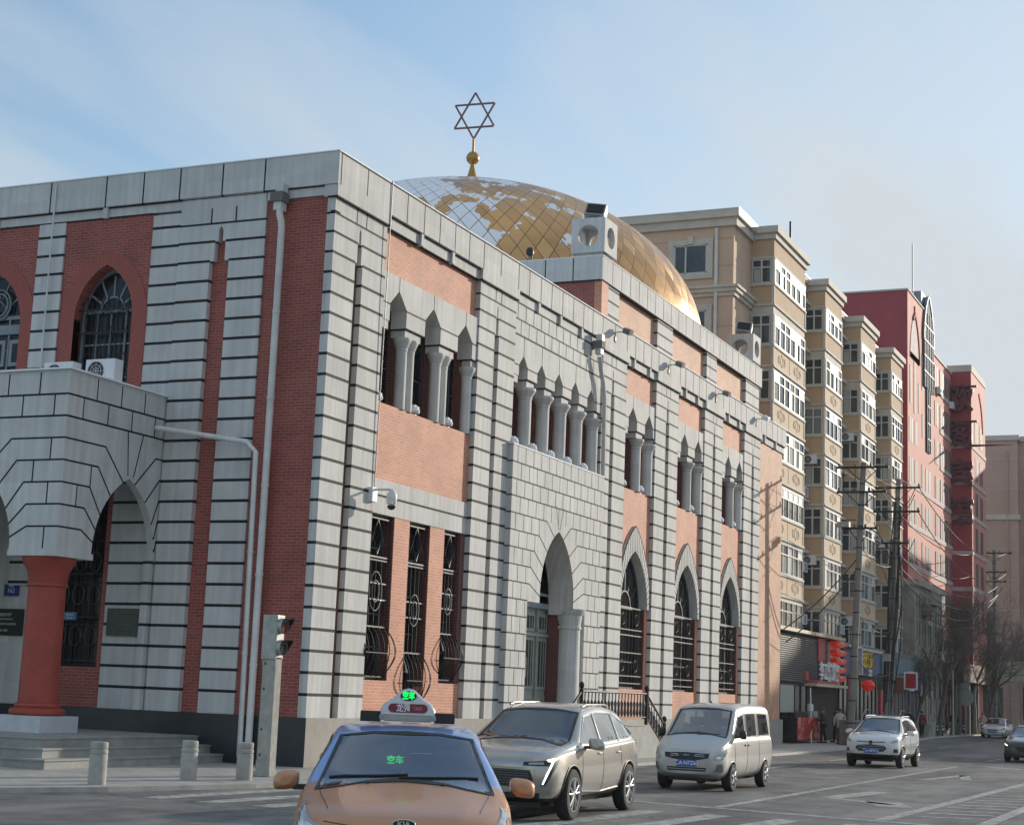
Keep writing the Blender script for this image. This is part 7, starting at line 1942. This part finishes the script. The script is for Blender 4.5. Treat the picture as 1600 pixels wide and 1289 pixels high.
# ================================================================== CAMERA, SUN, SKY
cam=bpy.data.cameras.new('camera'); co=bpy.data.objects.new('camera',cam); COL.objects.link(co)
Rr=(0.9141673773,0.4034816344,0.0387372815); Ru=(0.0327511326,-0.1687820719,0.9851091186); Rf=(-0.4040115958,0.8992859295,0.1675095445)
mw=Matrix(((Rr[0],Ru[0],-Rf[0],19.47932),(Rr[1],Ru[1],-Rf[1],-32.63955),(Rr[2],Ru[2],-Rf[2],1.85),(0,0,0,1)))
co.matrix_world=mw
cam.sensor_width=36; cam.lens=2564.96/1600*36; cam.clip_start=.1; cam.clip_end=6000
scene.camera=co
SUN=Vector((1.0,2.2,.62)).normalized()
sl=bpy.data.lights.new('sun','SUN'); sl.energy=SUNE; sl.angle=math.radians(.6); sl.color=(1,.90,.76)
so=bpy.data.objects.new('sun',sl); COL.objects.link(so); so.rotation_euler=SUN.to_track_quat('Z','Y').to_euler()
w=bpy.data.worlds.new('World'); scene.world=w; w.use_nodes=True; nt=w.node_tree; L=nt.links.new
bg=nt.nodes['Background']; bg.inputs['Strength'].default_value=SKYS
sky=N(nt,'ShaderNodeTexSky'); sky.sky_type='NISHITA'; sky.sun_disc=False; sky.sun_elevation=math.asin(SUN.z); sky.sun_rotation=math.atan2(SUN.x,SUN.y)
sky.air_density=1.3; sky.dust_density=.9; sky.ozone_density=3.2; sky.altitude=100
tc=N(nt,'ShaderNodeTexCoord'); sp=N(nt,'ShaderNodeSeparateXYZ'); L(tc.outputs['Generated'],sp.inputs[0])
# wispy high cloud laid out on a plane far overhead
dv=N(nt,'ShaderNodeVectorMath',operation='SCALE'); ia=N(nt,'ShaderNodeMath',operation='ADD'); ia.inputs[1].default_value=.16; L(sp.outputs[2],ia.inputs[0])
iv=nt.nodes.new('ShaderNodeMath'); iv.operation='DIVIDE'; iv.inputs[0].default_value=1; L(ia.outputs[0],iv.inputs[1]); L(tc.outputs['Generated'],dv.inputs[0]); L(iv.outputs[0],dv.inputs['Scale'])
mp=N(nt,'ShaderNodeMapping'); mp.inputs['Scale'].default_value=(1.5,.45,0); mp.inputs['Rotation'].default_value=(0,0,math.radians(-48)); mp.inputs['Location'].default_value=(1.3,.2,0); L(dv.outputs[0],mp.inputs[0])
n1=N(nt,'ShaderNodeTexNoise'); n1.inputs['Scale'].default_value=1.15; n1.inputs['Detail'].default_value=5; n1.inputs['Roughness'].default_value=.5; n1.inputs['Distortion'].default_value=.3; L(mp.outputs[0],n1.inputs['Vector'])
r=N(nt,'ShaderNodeMapRange'); r.inputs['From Min'].default_value=.40; r.inputs['From Max'].default_value=.62; r.inputs['To Min'].default_value=.07; r.inputs['To Max'].default_value=.82; L(n1.outputs['Fac'],r.inputs[0])
# brighter veil toward the sun and the horizon
dt=N(nt,'ShaderNodeVectorMath',operation='DOT_PRODUCT'); dt.inputs[1].default_value=(SUN.x,SUN.y,0); L(tc.outputs['Generated'],dt.inputs[0])
r2=N(nt,'ShaderNodeMapRange'); r2.inputs['From Min'].default_value=.45; r2.inputs['From Max'].default_value=1.0; r2.inputs['To Min'].default_value=0; r2.inputs['To Max'].default_value=.55; L(dt.outputs['Value'],r2.inputs[0])
ad=N(nt,'ShaderNodeMath',operation='ADD'); L(r.outputs[0],ad.inputs[0]); L(r2.outputs[0],ad.inputs[1]); ad.use_clamp=True
mx=N(nt,'ShaderNodeMix',data_type='RGBA'); L(ad.outputs[0],mx.inputs[0]); L(sky.outputs[0],mx.inputs[6]); mx.inputs[7].default_value=CLOUD
L(mx.outputs[2],bg.inputs['Color'])
scene.view_settings.view_transform='Standard'; scene.view_settings.look='None'; scene.view_settings.gamma=1; scene.view_settings.exposure=EXPO
scene.cycles.max_bounces=6; scene.cycles.use_denoising=True

# thin winter haze: one closed box round the whole scene
M['haze']=bpy.data.materials.new('haze'); M['haze'].use_nodes=True; nt=M['haze'].node_tree; nt.nodes.remove(nt.nodes['Principled BSDF'])
pv=nt.nodes.new('ShaderNodeVolumePrincipled'); pv.inputs['Color'].default_value=(.93,.95,1,1); pv.inputs['Density'].default_value=.00016; pv.inputs['Anisotropy'].default_value=.35
nt.links.new(pv.outputs[0],nt.nodes['Material Output'].inputs['Volume'])
b=MB(); b.box(-160,160,-120,330,-1.2,42,'haze'); tag(b.build('haze'),None,None,kind='stuff')
scene.cycles.volume_step_rate=4; scene.cycles.volume_bounces=0
